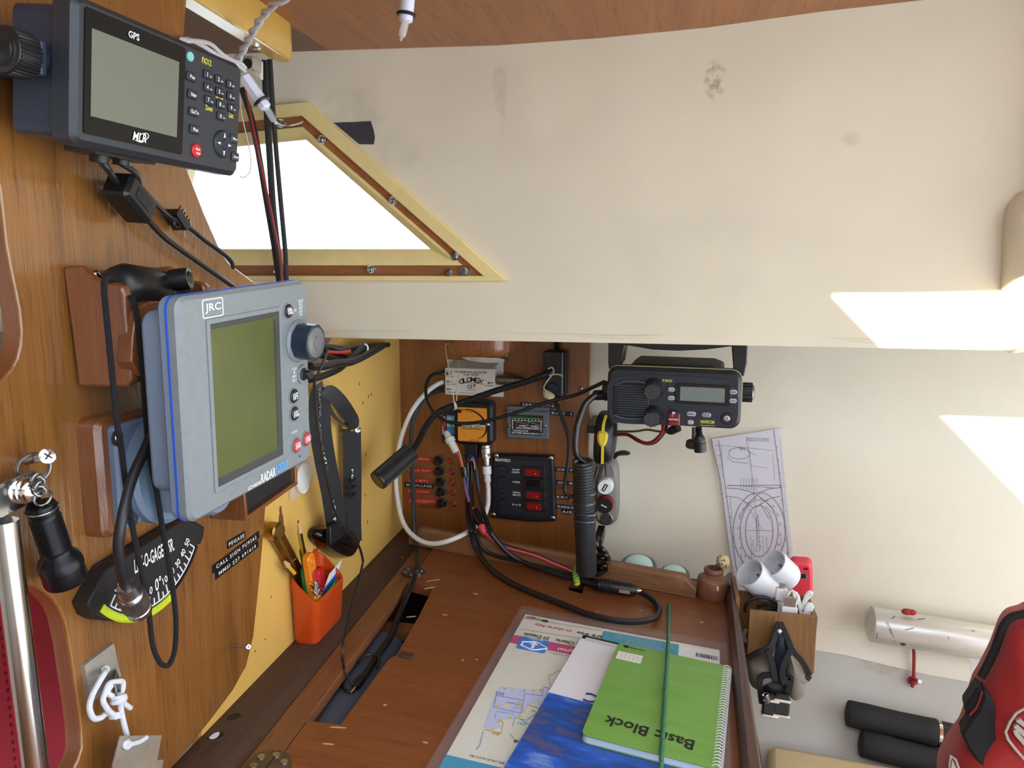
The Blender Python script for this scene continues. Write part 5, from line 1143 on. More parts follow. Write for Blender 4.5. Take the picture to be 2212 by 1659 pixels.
# --- four gang switch panel
sw = root('switch_panel', 'black four switch panel with three red rockers on the wood panel', 'switch panel', psub(1215,1220))
c4p = [PAN.l(cp(*p),.008) for p in ((985,968),(1438,982),(1452,1472),(1215,1480),(972,1442),(965,1200))]
ou_ = [PAN.l(cp(*p),.008) for p in ((985,968),(1210,972),(1438,982),(1448,1230),(1453,1470),(1330,1474),(1215,1470),(1090,1456),(972,1440),(978,1200))]
obj('plate', MB().poly(ou_, -.012, 0, .003), mat('panel black',(18,19,26),.4), sw, PAN)
obj('inner_field', MB().poly(inset([PAN.l(cp(*p),.012) for p in ((1030,1010),(1030,1415),(1415,1445),(1395,1015))],0), -.0128,-.0118), mat('panel black field',(22,24,34),.55), sw, PAN)
for x,y in ((1417,1003),(1432,1450),(988,1425),(1010,985)):
    u,v = PAN.l(cp(x,y),.012); s_ = obj('corner_screw', MB().rev((u,-.0118,v),(u,-.0138,v),[(0,.0042),(.5,.0040),(1,.0026)],16), STEEL, sw, PAN); obj('screw_slot', MB().box(u-.0026,u+.0026,-.0141,-.0136,v-.0005,v+.0005), BLACKM, s_, PAN)
text(sw,PAN,'SEAWORLD',PAN.l(cp(1058,1016),.013),.0052,INKW,.027,off=.0130)
RRK = mat('red rocker',(150,18,24),.25,coat=.4)
for i,(y,s,xs) in enumerate(((1105,'VHF/RADIO',1285),(1188,'WIPER',1290),(1275,'INSTRU-/MENTS',1292),(1357,'R A D',1295))):
    u,v = PAN.l(cp(xs,y),.013)
    fr0 = obj('rocker_frame', MB().rrect(u-.020,u+.020,v-.0095,v+.0095,-.0150,-.012,.002,.001), BLACK, sw, PAN)
    ro = obj('rocker', MB().rrect(u-.0125,u+.0125,v-.0058,v+.0058,-.0185,-.014,.001,.001) if i == 1 else MB().hexa([(u-.0125,-.0165,v-.0058),(u+.0125,-.020,v-.0058),(u+.0125,-.020,v+.0058),(u-.0125,-.0165,v+.0058)],[(u-.0125,-.014,v-.0058),(u+.0125,-.014,v-.0058),(u+.0125,-.014,v+.0058),(u-.0125,-.014,v+.0058)]), BLACKG if i == 1 else RRK, sw, PAN)
    if i != 1: obj('rocker_dot', MB().ball((u+.005,-.0192,v-.001),.0008,.0006,.0008,8,5), INKW, ro, PAN)
    u,v = PAN.l(cp(1055+i*3,y-15),.013); ca = obj('fuse_cap', MB().rev((u,-.0125,v),(u,-.0165,v),[(0,.0088),(.4,.0088),(1,.0075)],24), mat('panel black cap',(26,28,36),.5), sw, PAN); obj('cap_slot', MB().box(u-.005,u+.005,-.0168,-.0163,v-.0006,v+.0006), BLACKG, ca, PAN)
    u,v = PAN.l(cp(1155+i*4,y-8),.013)
    if s != 'R A D': obj('name_plate', MB().box(u-.009,u+.009,-.0134,-.0125,v-.005,v+.005), BLACKM, sw, PAN)
    ss = s.split('/')
    for j,t_ in enumerate(ss): text(sw,PAN,t_,(u-(.001 if i==3 else 0),v+(.0022*(1-2*j) if len(ss)>1 else 0)),.0030,INKW,0.0135 if i!=3 else .015,off=.0137)
# --- push button breakers, lamps, red tapes
rows = ((1007,'CABINE',(385,988,520,1025),580,665,1025),(1095,'FEUX NAV',(345,1075,535,1112),587,676,1104),(1172,'FEU MAT',(348,1152,515,1186),592,676,1184),(1250,'FEU HUNE',(340,1234,515,1268),597,683,1258),(1325,'INSTRUMENTS',(345,1298,568,1348),605,690,1342))
for y,s,(a0,b0,a1,b1),bx_,lx_,ly in rows:
    u0 = cp(a0,b0+4); t_ = tape(PAN, [cp(a0,b0-2),cp(a1,b0+6),cp(a1,b1+2),cp(a0,b1-4)], s, 'red embossed tape label reading '+s, TAPER, EMBP)
    yb = ly-5
    br = root('push_breaker', 'black push button breaker beside the %s label' % s, 'breaker', psub(bx_,yb), group='push button breakers on the wood panel')
    u,v = PAN.l(cp(bx_-4,yb),.004); hx_ = [(u+.0088*math.cos(k*PI/3+.3), v+.0088*math.sin(k*PI/3+.3)) for k in range(6)]
    obj('nut', MB().poly(circ(u+.002,v+.001,.0090,24),-.002,0), DULLSTEEL, br, PAN); obj('collar', MB().poly(hx_, -.0055,-.001,.001), BLACK, br, PAN); obj('button', MB().rev((u,-.005,v),(u-.001,-.014,v-.001),[(0,.0062),(.8,.0062),(1,.0052)],18), BLACK, br, PAN)
    il = root('indicator_lamp', 'small red indicator lamp beside the %s breaker' % s, 'lamp', psub(lx_,ly), group='red lamps on the wood panel')
    u,v = PAN.l(cp(lx_,ly),.002); obj('bezel', MB().torus((u,-.0015,v),(0,1,0),.0048,.0010), DULLSTEEL, il, PAN); obj('lens', MB().rev((u,0,v),(u,-.006,v),[(0,.0042),(.6,.0042),(.9,.003),(1,.001)],16), mat('red lens',(186,30,30),.2,coat=.4), il, PAN)
tape(PAN, [cp(325,1182),cp(545,1195),cp(543,1232),cp(323,1216)], 'MOUILLAGE', 'black embossed tape label reading MOUILLAGE among the red ones')
for q,s in (((1185,582,1488,598,1488,632,1183,616),'SERVITUDES'),((1412,645,1585,655,1583,692,1410,680),'BAT 1'),((1450,1068,1640,1080,1640,1112,1450,1100),'VHF FIX'),((1458,1165,1640,1180,1640,1212,1456,1198),'GPS MLR'),((1455,1275,1558,1282,1558,1312,1455,1306),'EXT'),((1458,1342,1640,1362,1640,1395,1456,1376),'RADA/GPS'),((1495,1382,1580,1390,1578,1425,1493,1418),'AIS')):
    tape(PAN, [cp(*q[0:2]),cp(*q[2:4]),cp(*q[4:6]),cp(*q[6:8])], s, 'navy embossed tape label reading '+s, mat('navy tape',(22,26,44),.35), EMB)
def glue(q): obj('glue_residue', MB().poly([PAN.l(cp(*p)) for p in q],-.0003,.0002), mat('glue brown',(74,38,16),.6,var=(300,.6),rgb2=(120,70,30)), wp, PAN)
glue(((440,1350),(570,1345),(575,1382),(430,1370))); glue(((1460,1205),(1600,1215),(1600,1245),(1460,1235)))
# --- gooseneck chart lamp
gn = root('gooseneck_lamp', 'black gooseneck chart lamp with a ribbed cylindrical head', 'lamp', psub(1440,370))
x0,x1,z0,z1 = pr(1362,200,1525,548,.028)
obj('base_box', MB().rrect(x0,x1-.004,z0,z1,-.030,0,.003,.002), BLACK, gn, PAN); obj('base_side', MB().box(x1-.005,x1,-.024,0,z0+.002,z1-.002), BLACKM, gn, PAN, bevel=.001)
obj('strain_relief', MB().rev((x0+.020,-.015,z1-.002),(x0+.020,-.015,z1+.014),[(i/12,.0052 if i%2 else .0042) for i in range(13)],14), BLACK, gn, PAN)
u,v = PAN.l(cp(1428,478),.03); obj('rotary_switch', MB().rev((u,-.029,v),(u,-.035,v),[(0,.0092),(.7,.0090),(1,.008)],22), mat('dark blue switch',(24,28,44),.4), gn, PAN)
npts = [PW(cp(x,y),o_) for x,y,o_ in ((1420,345,.020),(1380,375,.045),(1200,440,.075),(1000,500,.100),(800,570,.125),(660,620,.145),(560,670,.158),(480,770,.168),(430,870,.172),(375,955,.178))]
NECK = mat('dark ribbed steel',(46,46,48),.4,.6)
obj('neck', MB().tube(npts, .0045, 12, 10), NECK, gn, WORLD)
obj('neck_coil', MB().helix(npts, .0044, .0009, 150, 5, 10, 10), NECK, gn, WORLD)
a_, b_ = PW(cp(372,958),.180), PW(cp(128,1168),.232)
hd = obj('head', MB().gear(a_,b_,.0138,.0152,26), mat('ribbed black head',(40,42,42),.42,.3), gn, WORLD); d_ = b_-a_
obj('head_rim', MB().rev(b_-d_*.04,b_+d_*.02,[(0,.0145),(.3,.0153),(1,.0148)],30), BLACK, gn, WORLD); obj('head_lens', MB().rev(b_+d_*.015,b_+d_*.028,[(0,.0128),(1,.0122)],26), BLACKG, gn, WORLD)
obj('head_cap', MB().rev(a_-d_*.05,a_+d_*.02,[(0,.006),(.4,.0125),(1,.0145)],26), BLACK, gn, WORLD)
pc = [PW(cp(x,y),o_) for x,y,o_ in ((1440,548,.016),(1460,600,.025),(1500,700,.030),(1545,830,.030),(1552,960,.030),(1535,1100,.030),(1517,1220,.030),(1540,1275,.030),(1580,1285,.030),(1625,1265,.032))]
obj('power_wire', MB().tube(pc,.0032,8), RUBBER, gn, WORLD)
obj('red_wire', MB().tube([PAN.w(cp(1440,130),.015),PAN.w(cp(1436,165),.015)],.0012,6,1), mat('red wire',(170,30,30),.4), gn, WORLD)
# strings holding the gooseneck
STR = mat('white string',(206,196,178),.8)
hs = root('hanging_string', 'thin white string tying the gooseneck up to the deck', 'string', loc=PW(cp(630,150),.08))
obj('strand', MB().tube([PW(cp(x,y),o_) for x,y,o_ in ((650,148,.085),(630,160,.086),(640,250,.098),(670,420,.122))]+[npts[4].lerp(npts[5],.72)+Vector((-.001,0,.0062))],.0008,6,6), STR, hs, WORLD)
obj('strand', MB().tube([PW(cp(x,y),o_) for x,y,o_ in ((728,278,.075),(725,400,.105))]+[npts[4].lerp(npts[5],.66)+Vector((.001,0,.0062))],.0007,6,6), STR, hs, WORLD)
P0, P1 = npts[4], npts[5]; nc = P0.lerp(P1,.72)
obj('loop', MB().torus(nc, P1-P0, .0062,.0011,22,6).torus(nc+(P1-P0).normalized()*.0022, (P1-P0)+Vector((0,0,.006)), .0063,.0010,22,6), STR, hs, WORLD)
for i in range(3): pass
ts = root('knotted_twine', 'frayed twine knotted around the gooseneck at its base', 'string', loc=PW(cp(1400,420),.04))
TW = mat('old twine',(196,180,148),.85)
obj('strand', MB().tube([PW(cp(x,y),o_) for x,y,o_ in ((1395,335,.052),(1425,325,.05),(1438,355,.05),(1410,400,.055),(1380,440,.058),(1365,480,.05),(1400,520,.045))],.0012,6,6), TW, ts, WORLD)
obj('strand', MB().tube([PW(cp(x,y),o_) for x,y,o_ in ((1405,385,.056),(1450,375,.055),(1490,380,.055),(1505,395,.055))],.0013,6,6), TW, ts, WORLD)
obj('frayed_knot', MB().pillow(spl([PAN.l(cp(*p),.04) for p in ((1360,490),(1400,500),(1445,535),(1425,575),(1400,560),(1365,545))],3), -.041,.010,4,.004), TW, ts, PAN)
# --- barometer on its wooden block under the side deck
zt = lipz-.001
bt = root('wooden_instrument', 'brass rimmed instrument on a varnished wooden block under the side deck', 'instrument', loc=(-.30,1.1,zt))
bq = [atY(cp(*p),Y_) for p,Y_ in (((640,215),1.06),((1130,225),1.06),((1225,215),1.10),((1225,150),1.14))]
bz = atY(cp(880,250),1.055).z; xl_ = atY(cp(635,200),1.06).x; xr2 = atY(cp(1135,200),1.06).x; xr3 = atY(cp(1228,200),1.13).x
pl_ = [(xl_+.004,1.052),(xr2-.010,1.050),(xr2+.004,1.060),(xr3,1.13),(xr3-.01,1.20),(xl_+.02,1.20),(xl_-.006,1.14),(xl_-.002,1.06)]
pl_ = rr(xl_,xr3-.012,1.05,1.20,.026,7)
obj('block', MB().loops([[(x,y,zt) for x,y in pl_],[(x,y,bz+.013) for x,y in pl_],[(x,y,bz+.005) for x,y in inset(pl_,.002)],[(x,y,bz) for x,y in inset(pl_,.008)]]), REDW, bt, WORLD, ang=50)
cx_ = atY(cp(915,262),1.08).x
obj('rim', MB().rev((cx_,1.090,bz+.006),(cx_,1.087,bz-.006),[(0,.036),(.7,.036),(.9,.034),(1,.031)],48), CHROME, bt, WORLD); obj('glass', MB().rev((cx_,1.0872,bz-.0052),(cx_,1.0868,bz-.0066),[(0,.030),(1,.029)],40), mat('instrument glass',(190,186,176),.06,coat=.6), bt, WORLD)
# --- cables on the panel
def cable(name, pts, r, m, label, n=8, sm=8):
    return obj(name, MB().tube(pts, r, n, sm), m, label=label, cat='cable')
pp = lambda *ps: [PW(cp(x,y),o_) for x,y,o_ in ps]
cable('white_coax', pp((945,1185,.022),(950,1260,.03),(940,1380,.034),(870,1500,.060),(700,1602,.112),(530,1640,.112),(400,1590,.098),(310,1470,.075),(265,1250,.055),(265,1050,.05),(300,850,.050),(380,650,.050),(480,520,.040),(560,455,.022),(618,430,.012)), .0040, WHITEC, 'white coaxial cable looping round from the splitter to the orange box')
tw = lambda q,o_: TAB.m @ TAB.l3(q,o_)
cable('slot_cable', pp((618,490,.012),(560,500,.02),(470,560,.035),(400,690,.05),(375,850,.06),(380,1050,.065),(392,1350,.07),(400,1540,.085)) + [rf(ck(432,310),.012), rf(ck(440,400),.024), tw(ck(440,520),.016), tw(ck(425,610),.007), tw(ck(385,720),-.002), tw(ck(330,850),-.012), tw(ck(285,960),-.0155), tw(ck(235,1090),-.0155), tw(ck(160,1200),-.0155), tw(co(1340,1010),-.0155), tw(co(1290,1080),-.0150)], .0042, RUBBER, 'black cable running down the panel into the table slot')
cable('handset_lead', pp((612,362,.012),(530,382,.03),(487,455,.05),(492,570,.07),(550,670,.085),(640,728,.09),(760,742,.09),(900,730,.09),(1100,680,.09),(1400,580,.085),(1600,530,.09)) + [PW(cp(1740,468),.12), PW(cp(1815,432),.16)], .0030, RUBBER, 'thin black cable crossing the panel in front of the orange box')
AL = pp((848,985,.018),(856,1060,.028),(866,1150,.034),(885,1280,.044),(918,1420,.066),(965,1540,.098)) + [rf(ck(1060,300),.014), rf(ck(1170,420),.013), rf(ck(1290,495),.012), tw(ck(1450,555),.012), tw(ck(1620,610),.010), tw(ck(1830,670),.012)]
cable('data_cable', AL, .0040, RUBBER, 'black cable running from the orange box down to the taped plug')
cable('power_cable', pp((802,985,.018),(794,1080,.028),(793,1250,.035),(795,1330,.038),(801,1440,.072),(818,1540,.104)) + [rf(ck(880,270),.010), rf(ck(925,400),.012), tw(ck(1040,555),.006), tw(ck(1250,690),.0045), tw(ck(1600,830),.0045), tw(ct(1010,505),.0085), tw(ct(1250,545),.010), tw(ct(1420,530),.0095), tw(ct(1485,480),.006), tw(ct(1470,420),.006), tw(ct(1410,365),.008), tw(ct(1340,325),.010)], .0045, RUBBER, 'thick black cable looping across the table to the socket plug')
cable('instrument_cable', pp((824,990,.018),(828,1200,.032),(836,1400,.066),(848,1540,.098)) + [rf(ck(915,270),.010), rf(ck(965,380),.006), rf(ck(1050,435),.004), rf(ck(1200,478),.004), rf(ck(1420,528),.004), rf(ck(1680,600),.004)], .0030, RUBBER, 'thinner black cable lying along the back rail')
PINK = mat('pink red wire',(216,70,84),.4)
cable('red_feed_wire', pp((838,1370,.074),(865,1450,.080)) + [PAN.w(ck(980,250),.098), rf(ck(1040,315),.005), rf(ck(1140,372),.004), rf(ck(1380,440),.004), rf(ck(1520,500),.004), rf(ck(1640,550),.005), rf(ck(1710,585),.006)], .0022, PINK, 'pink red wire running along the back rail')
cable('black_feed_wire', [rf(ck(1060,318),.004), rf(ck(1150,355),.003), rf(ck(1400,435),.003), rf(ck(1620,530),.003), rf(ck(1700,570),.004)], .0014, RUBBER, 'very thin black wire beside the pink red wire')
ob_ = obj('wire_splice', MB().rev(PW(cp(845,1385),.075),PW(cp(895,1500),.088),[(0,.006),(.5,.0075),(1,.006)],12), BLACKG, label='black taped splice in the red wire bundle', cat='splice')
os_ = obj('crimp_sleeve', MB().rev(PAN.w(ck(955,205),.092),PAN.w(ck(985,270),.100),[(0,.0058),(.6,.0058),(.8,.0042),(1,.004)],14), PINK, label='pink crimp sleeve on the red wire', cat='sleeve')
BW = mat('blue wire',(40,80,190),.4); OWR = mat('orange wire',(214,140,70),.4); RW_ = mat('red wire',(170,30,30),.4)
cable('blue_wire', pp((795,1010,.03),(815,985,.033),(840,1000,.034),(850,1060,.034)), .0012, BW, 'thin blue wire loop below the orange box')
cable('orange_wire', pp((815,1020,.033),(828,1005,.034),(845,1040,.035),(848,1085,.034)), .0012, OWR, 'thin orange wire loop below the orange box')
cable('bundle_blue_wire', pp((715,930,.04),(745,1020,.042),(765,1120,.045),(785,1230,.048),(812,1320,.05)), .0016, BW, 'blue wire in the bundle beside the fuse holder')
cable('bundle_orange_wire', pp((712,900,.04),(735,960,.042),(760,1060,.045),(770,1120,.045)), .0012, OWR, 'orange wire in the bundle beside the fuse holder')
fu = root('inline_fuse', 'translucent white inline fuse holder with red leads', 'fuse holder', loc=PW(cp(670,880),.04))
a_, b_ = PW(cp(630,800),.036), PW(cp(712,958),.042)
obj('body', MB().rev(a_,b_,[(0,.003),(.1,.0055),(.3,.0058),(.32,.0085),(.52,.0085),(.54,.0066),(.95,.0062),(1,.004)],18), mat('milky plastic',(214,212,206),.3), fu, WORLD)
obj('lead', MB().tube(pp((608,680,.02),(612,740,.03),(630,805,.036)),.0020,7), RW_, fu, WORLD); obj('lead', MB().tube(pp((712,955,.042),(740,1020,.043),(765,1140,.045),(780,1240,.048),(805,1330,.05)),.0020,7), RW_, fu, WORLD)
obj('tape_wrap', MB().rev(PW(cp(765,1065),.044),PW(cp(775,1140),.045),[(0,.0055),(.5,.0062),(1,.0055)],12), BLACKG, fu, WORLD)
# --- cable bundle under the deck at the left
for i,(pts,r,m) in enumerate(((((320,60),(420,80),(560,130),(620,130),(760,60),(840,45)),.0042,RUBBER),(((330,40),(480,60),(600,75),(720,55),(830,48)),.0038,RUBBER),(((330,95),(450,130),(580,150),(640,135),(760,70)),.0035,RUBBER),(((350,110),(440,60),(520,80),(640,60),(820,50)),.0030,RUBBER),(((330,270),(420,245),(520,200),(610,120),(690,50)),.0045,RUBBER),(((330,185),(420,185),(500,165),(620,150),(800,55)),.0050,RUBBER),(((440,90),(520,95),(590,85)),.0018,RW_),(((340,20),(400,90),(360,120),(330,100)),.0035,RUBBER))):
    Y_ = 1.06+.012*i
    cable('bundled_cable', [YW(cs(*p),.008+.0088*i) for p in pts], r, m, ('black cable in the bundle under the side deck','red wire in the bundle under the side deck')[m is RW_])['group'] = 'cables bundled under the side deck'
obj('bundle_tie', MB().tube([YW(cs(*p),.05) for p in ((690,40),(706,55),(705,85),(690,95))],.0012,6), WHITEP, label='white tie around the cable bundle', cat='cable tie')
# thin lead hanging from the radar down to the slot
cable('charger_lead', [YW(cs(x,y),o_) for x,y,o_ in ((390,0,.080),(438,80,.080),(410,180,.076),(362,280,.068),(365,400,.064),(385,600,.062),(420,820,.060),(450,980,.058),(500,1150,.056),(570,1260,.060),(640,1340,.062),(672,1430,.062))] + [YW(co(x,y),o_) for x,y,o_ in ((1298,330,.062),(1235,560,.068),(1195,730,.075),(1168,870,.082))] + [tw(co(1185,1010),-.002), tw(co(1230,1090),-.012), tw(co(1262,1115),-.018)], .0017, RUBBER, 'thin black lead hanging in front of the head torch down to the slot')
cable('slot_lead', [tw(co(x,y),o_) for x,y,o_ in ((1255,1140,-.018),(1200,1145,-.018),(1175,1120,-.018),(1170,1095,-.019))] , .0018, RUBBER, 'thin black lead curled inside the table slot')
cable('slot_lead', [tw(co(x,y),-.0105) for x,y in ((1275,955),(1315,915),(1370,905),(1415,930),(1400,990))], .0018, RUBBER, 'thin black lead bowed up inside the table slot')
a_, b_ = tw(co(1300,1060),-.0155), tw(co(1225,1160),-.0175); jp = root('jack_plug', 'small black jack plug lying in the table slot', 'plug', loc=a_); obj('grip', MB().rev(a_,b_,[(0,.003),(.1,.0055),(.55,.0052),(.6,.003)],14), BLACK, jp, WORLD); obj('tip', MB().rev(a_.lerp(b_,.6),b_,[(0,.0022),(.9,.0020),(1,.001)],10), STEEL, jp, WORLD)
# ================================================================ VHF RADIO
VH = posed((0.0,1.0524,.292), -4.8, 2.8, .2); VW, VHh = .18, .080
vl = lambda x,y,off=0: VH.l(ch(x,y),off)
VB_ = mat('radio black',(30,32,38),.45); 
vr = root('vhf_radio', 'black marine radio with a small grey display hanging under the side deck', 'radio', VH)
hw, hh = VW/2, VHh/2
obj('front_case', MB().rrect(-hw,hw,-hh,hh,0,.022,.014,.005,7), VB_, vr)
obj('rim_line', MB().holed(rr(-hw-.0006,hw+.0006,-hh-.0006,hh+.0006,.0144,7)[::-1],[rr(-hw+.003,hw-.003,-hh+.003,hh-.003,.012,7)],.0075,.0092), mat('cream rim',(214,198,130),.4), vr)
obj('rear_case', MB().poly([(-.070,-.034),(-.066,.034),(-.056,.041),(.050,.041),(.064,.036),(.070,-.034)], .022, .10), mat('radio rear',(34,30,30),.55), vr, bevel=.003)
fl = [vl(*p) for p in ((215,620),(330,520),(600,488),(1100,500),(1700,545),(1850,590),(1925,720),(1930,1010),(1880,1150),(1750,1180),(900,1150),(330,1120),(215,980))]
obj('face_field', MB().poly(spl(fl,4), -.0012, .001), mat('radio face',(34,37,46),.5), vr)
# speaker grille
gx0,gz1 = vl(285,590); gx1,gz0 = vl(745,1060)
obj('speaker_panel', MB().rrect(gx0,gx1,gz0,gz1,-.0030,.0,.008,.001), mat('radio grille',(20,22,28),.5), vr)
for i in range(13):
    z = gz0+.0035+(gz1-gz0-.007)*i/12; obj('grille_slat', MB().box(gx0+.005,gx1-.003,-.0048,-.0028,z-.0010,z+.0010), mat('radio slat',(48,53,64),.5), vr, bevel=.0003)
ln_ = MB(); ln_.tube([Vector((*vl(x,y)[:1],-.0028,vl(x,y)[1])) for x,y in ((300,620),(420,580),(600,575),(740,610))],.0008,5); obj('grille_rim', ln_, mat('radio rim light',(84,96,116),.4), vr); ln_ = MB(); ln_.tube([Vector((vl(x,y)[0],-.0028,vl(x,y)[1])) for x,y in ((290,1020),(420,1060),(600,1070),(720,1055))],.0008,5)
obj('grille_rim', ln_, mat('radio rim light',(84,96,116),.4), vr)
KN = mat('worn knob',(64,64,64),.7,var=(200,.3))
for x,y,s in ((820,665,'SQUELCH'),(810,1030,'VOLUME')):
    u,v = vl(x,y); kb_ = obj('knob', MB().rev((u,0,v),(u,-.010,v-.001),[(0,.0152),(.15,.0148),(.35,.0130),(1,.0118)],26), VB_, vr); obj('knob_cap', MB().gear((u-.001,-.009,v-.0012),(u-.001,-.018,v-.0022),.0098,.0106,10), KN, kb_)
u,v = vl(832,765); text(vr,VH,'SQUELCH',(u,v),.0017,INKW,.0112,off=.0014); u,v = vl(832,912); text(vr,VH,'VOLUME',(u,v),.0019,INKW,.0098,off=.0014); u,v = vl(705,1098); text(vr,VH,'OFF',(u,v),.0017,INKW,.0042,off=.0034)
u,v = vl(995,565); text(vr,VH,'RT-450 DSC',(u,v),.0036,INKY,.0132,off=.0014)
x0,z1_ = vl(1085,590); x1,z0_ = vl(1840,905); obj('display_window', MB().rrect(x0,x1,z0_,z1_,-.0020,0,.006,.001), BLACKG, vr)
x0,z1_ = vl(1168,640); x1,z0_ = vl(1750,855); obj('display', MB().box(x0,x1,-.0024,-.0018,z0_,z1_), mat('radio lcd',(110,120,116),.2), vr)
GREYK = mat('grey key',(168,170,178),.45)
for s,x,y,w_ in (('HI / LO',1048,680,.0092),('SCAN',1045,793,.0092),('BAND',1868,713,.0095),('WATCH',1864,830,.0095),('MEMO',1312,1003,.0120),('DSC/;SETUP',1512,1017,.0122),('16',1302,1113,.0082)):
    u,v = vl(x,y); k_ = obj('key', MB().rrect(u-w_/2,u+w_/2,v-.0031,v+.0031,-.0035,0,.0028,.0007), GREYK, vr)
    ss = s.split(';')
    for j,t_ in enumerate(ss): text(k_,VH,t_,(u,v+(.0013*(1-2*j) if len(ss)>1 else 0)),.0018,INKB if s!='16' else mat('pale red print',(220,90,90),.5),w_*.70 if s!='16' else w_*.35,off=.0038)
u,v = vl(1083,1070); dk = obj('distress_cover', MB().rrect(u-.0078,u+.0078,v-.0092,v+.0092,-.0055,0,.002,.0012), mat('dark red cover',(110,14,24),.3,coat=.3), vr)
text(dk,VH,'DISTRESS',(u,v),.0020,INKW,.0130,off=.0058); obj('cover_latch', MB().box(u-.0058,u+.0058,-.0072,-.002,v+.0090,v+.0118), BLACK, dk, bevel=.0004); obj('cover_bar', MB().box(u-.005,u+.005,-.0062,-.005,v-.0062,v-.0042), mat('red bar',(150,30,40),.3), dk, bevel=.0004)
obj('cover_tab', MB().box(u-.0022,u+.0018,-.0078,-.0058,v+.0082,v+.0112).box(u-.0022,u-.0016,-.0078,-.0058,v+.0045,v+.0085), mat('clear tab',(200,200,204),.2), dk)
u,v = vl(1525,1112); text(vr,VH,'NAVICOM',(u,v),.0046,INKY,.0180,off=.0014,sx=.9); u,v = vl(1525,1160); text(vr,VH,'VHF DSC MARINE RADIO',(u,v),.0012,INKY,.0190,off=.0014)
u,v = vl(1785,1065); rs = obj('handset_socket', MB().rev((u,.001,v),(u,-.0022,v),[(0,.0090),(.6,.0088),(1,.0076)],26), BLACKM, vr); obj('socket_metal', MB().rev((u,-.002,v),(u,-.0038,v),[(0,.0044),(.6,.0042),(.7,.0026),(1,.0022)],22), CHROME, rs); obj('socket_hole', MB().cyl((u,-.0036,v),(u,-.0041,v),.0010,None,10), BLACKM, rs)
# side knob and bracket
obj('side_knob', MB().gear((hw+.001,.030,.006),(hw+.014,.030,.006),.0125,.0135,16), BLACK, vr); obj('knob_end', MB().rev((hw+.0135,.030,.006),(hw+.017,.030,.006),[(0,.0118),(.5,.0105),(1,.006)],24), DULLSTEEL, vr)
obj('left_knob', MB().rev((-hw-.001,.030,.0),(-hw-.011,.030,.0),[(0,.0135),(.7,.0130),(1,.010)],24), BLACK, vr)
bt_ = (VH.i @ Vector((0,1.06,lipz))).z
def lxz(x,y,off): return VH.l(ch(x,y),off)
arm = [lxz(x,y,-.02) for x,y in ((215,40),(390,40),(440,80),(395,330),(330,420),(225,420),(212,330))]
arm = [(p[0],min(p[1],bt_)) for p in arm]; obj('bracket_arm', MB().poly(arm, .016,.048), BLACK, vr, bevel=.0015)
arm = [lxz(x,y,-.02) for x,y in ((1850,40),(2058,40),(2050,330),(2010,500),(1940,520),(1870,420),(1845,110))]
arm = [(p[0],min(p[1],bt_)) for p in arm]; obj('bracket_arm', MB().poly(arm, .016,.048), BLACK, vr, bevel=.0015)
bar = [lxz(x,y,-.02) for x,y in ((380,40),(1860,40),(1860,105),(1500,150),(1150,165),(800,150),(420,85))]
bar = [(p[0],min(p[1],bt_)) for p in bar]; obj('bracket_bar', MB().poly(bar, .016,.050), BLACK, vr, bevel=.001)
# leads under the radio
VWp = lambda x,y,Y_: atY(ch(x,y),Y_)
def vc(name, ps, r, m, lab): return cable(name, [VWp(x,y,Y_) for x,y,Y_ in ps], r, m, lab)
vc('red_power_wire', ((935,1150,1.09),(930,1230,1.10),(880,1310,1.12),(780,1385,1.14),(680,1390,1.16),(580,1340,1.18),(460,1280,1.20),(310,1278,1.22)), .0026, RW_, 'red power wire hanging below the marine radio')
vc('black_power_wire', ((985,1150,1.096),(970,1220,1.106),(920,1300,1.127),(830,1388,1.148),(720,1408,1.168),(600,1368,1.188),(460,1290,1.207),(310,1290,1.227)), .0022, RUBBER, 'black power wire twisted with the red one below the marine radio')
vc('green_wire', ((1060,1200,1.09),(985,1250,1.118),(860,1238,1.15),(720,1218,1.175),(560,1240,1.19),(310,1240,1.21)), .0018, mat('olive green wire',(110,120,40),.4), 'olive green wire below the marine radio')
fs = root('radio_plug', 'black barrel plug hanging below the marine radio', 'plug', loc=VWp(1430,1300,1.08))
obj('sleeve', MB().rev(VWp(1405,1180,1.08),VWp(1415,1290,1.08),[(i/10,.0050 if i%2 else .0040) for i in range(11)],14), BLACK, fs, WORLD); obj('body', MB().rev(VWp(1415,1285,1.08),VWp(1432,1510,1.08),[(0,.005),(.2,.0078),(.45,.0078),(.48,.0086),(1,.0084)],18), BLACK, fs, WORLD)
vc('dangling_lead', ((1345,1190,1.099),(1345,1280,1.099),(1340,1362,1.099)), .0028, mat('grey brown lead',(74,68,64),.5), 'short grey lead hanging beside the barrel plug')
obj('rubber_cap', MB().rev(VWp(1335,1350,1.101),VWp(1320,1470,1.100),[(0,.006),(.2,.0095),(.8,.0098),(1,.007)],20), mat('cap grey',(52,48,48),.6), label='round rubber cap at the end of the short grey lead', cat='cap')
obj('fuse_tail', MB().rev(VWp(1000,1250,1.09),VWp(1140,1190,1.08),[(0,.0035),(.3,.0062),(1,.006)],14), BLACK, label='black fuse holder end close under the marine radio', cat='fuse holder')
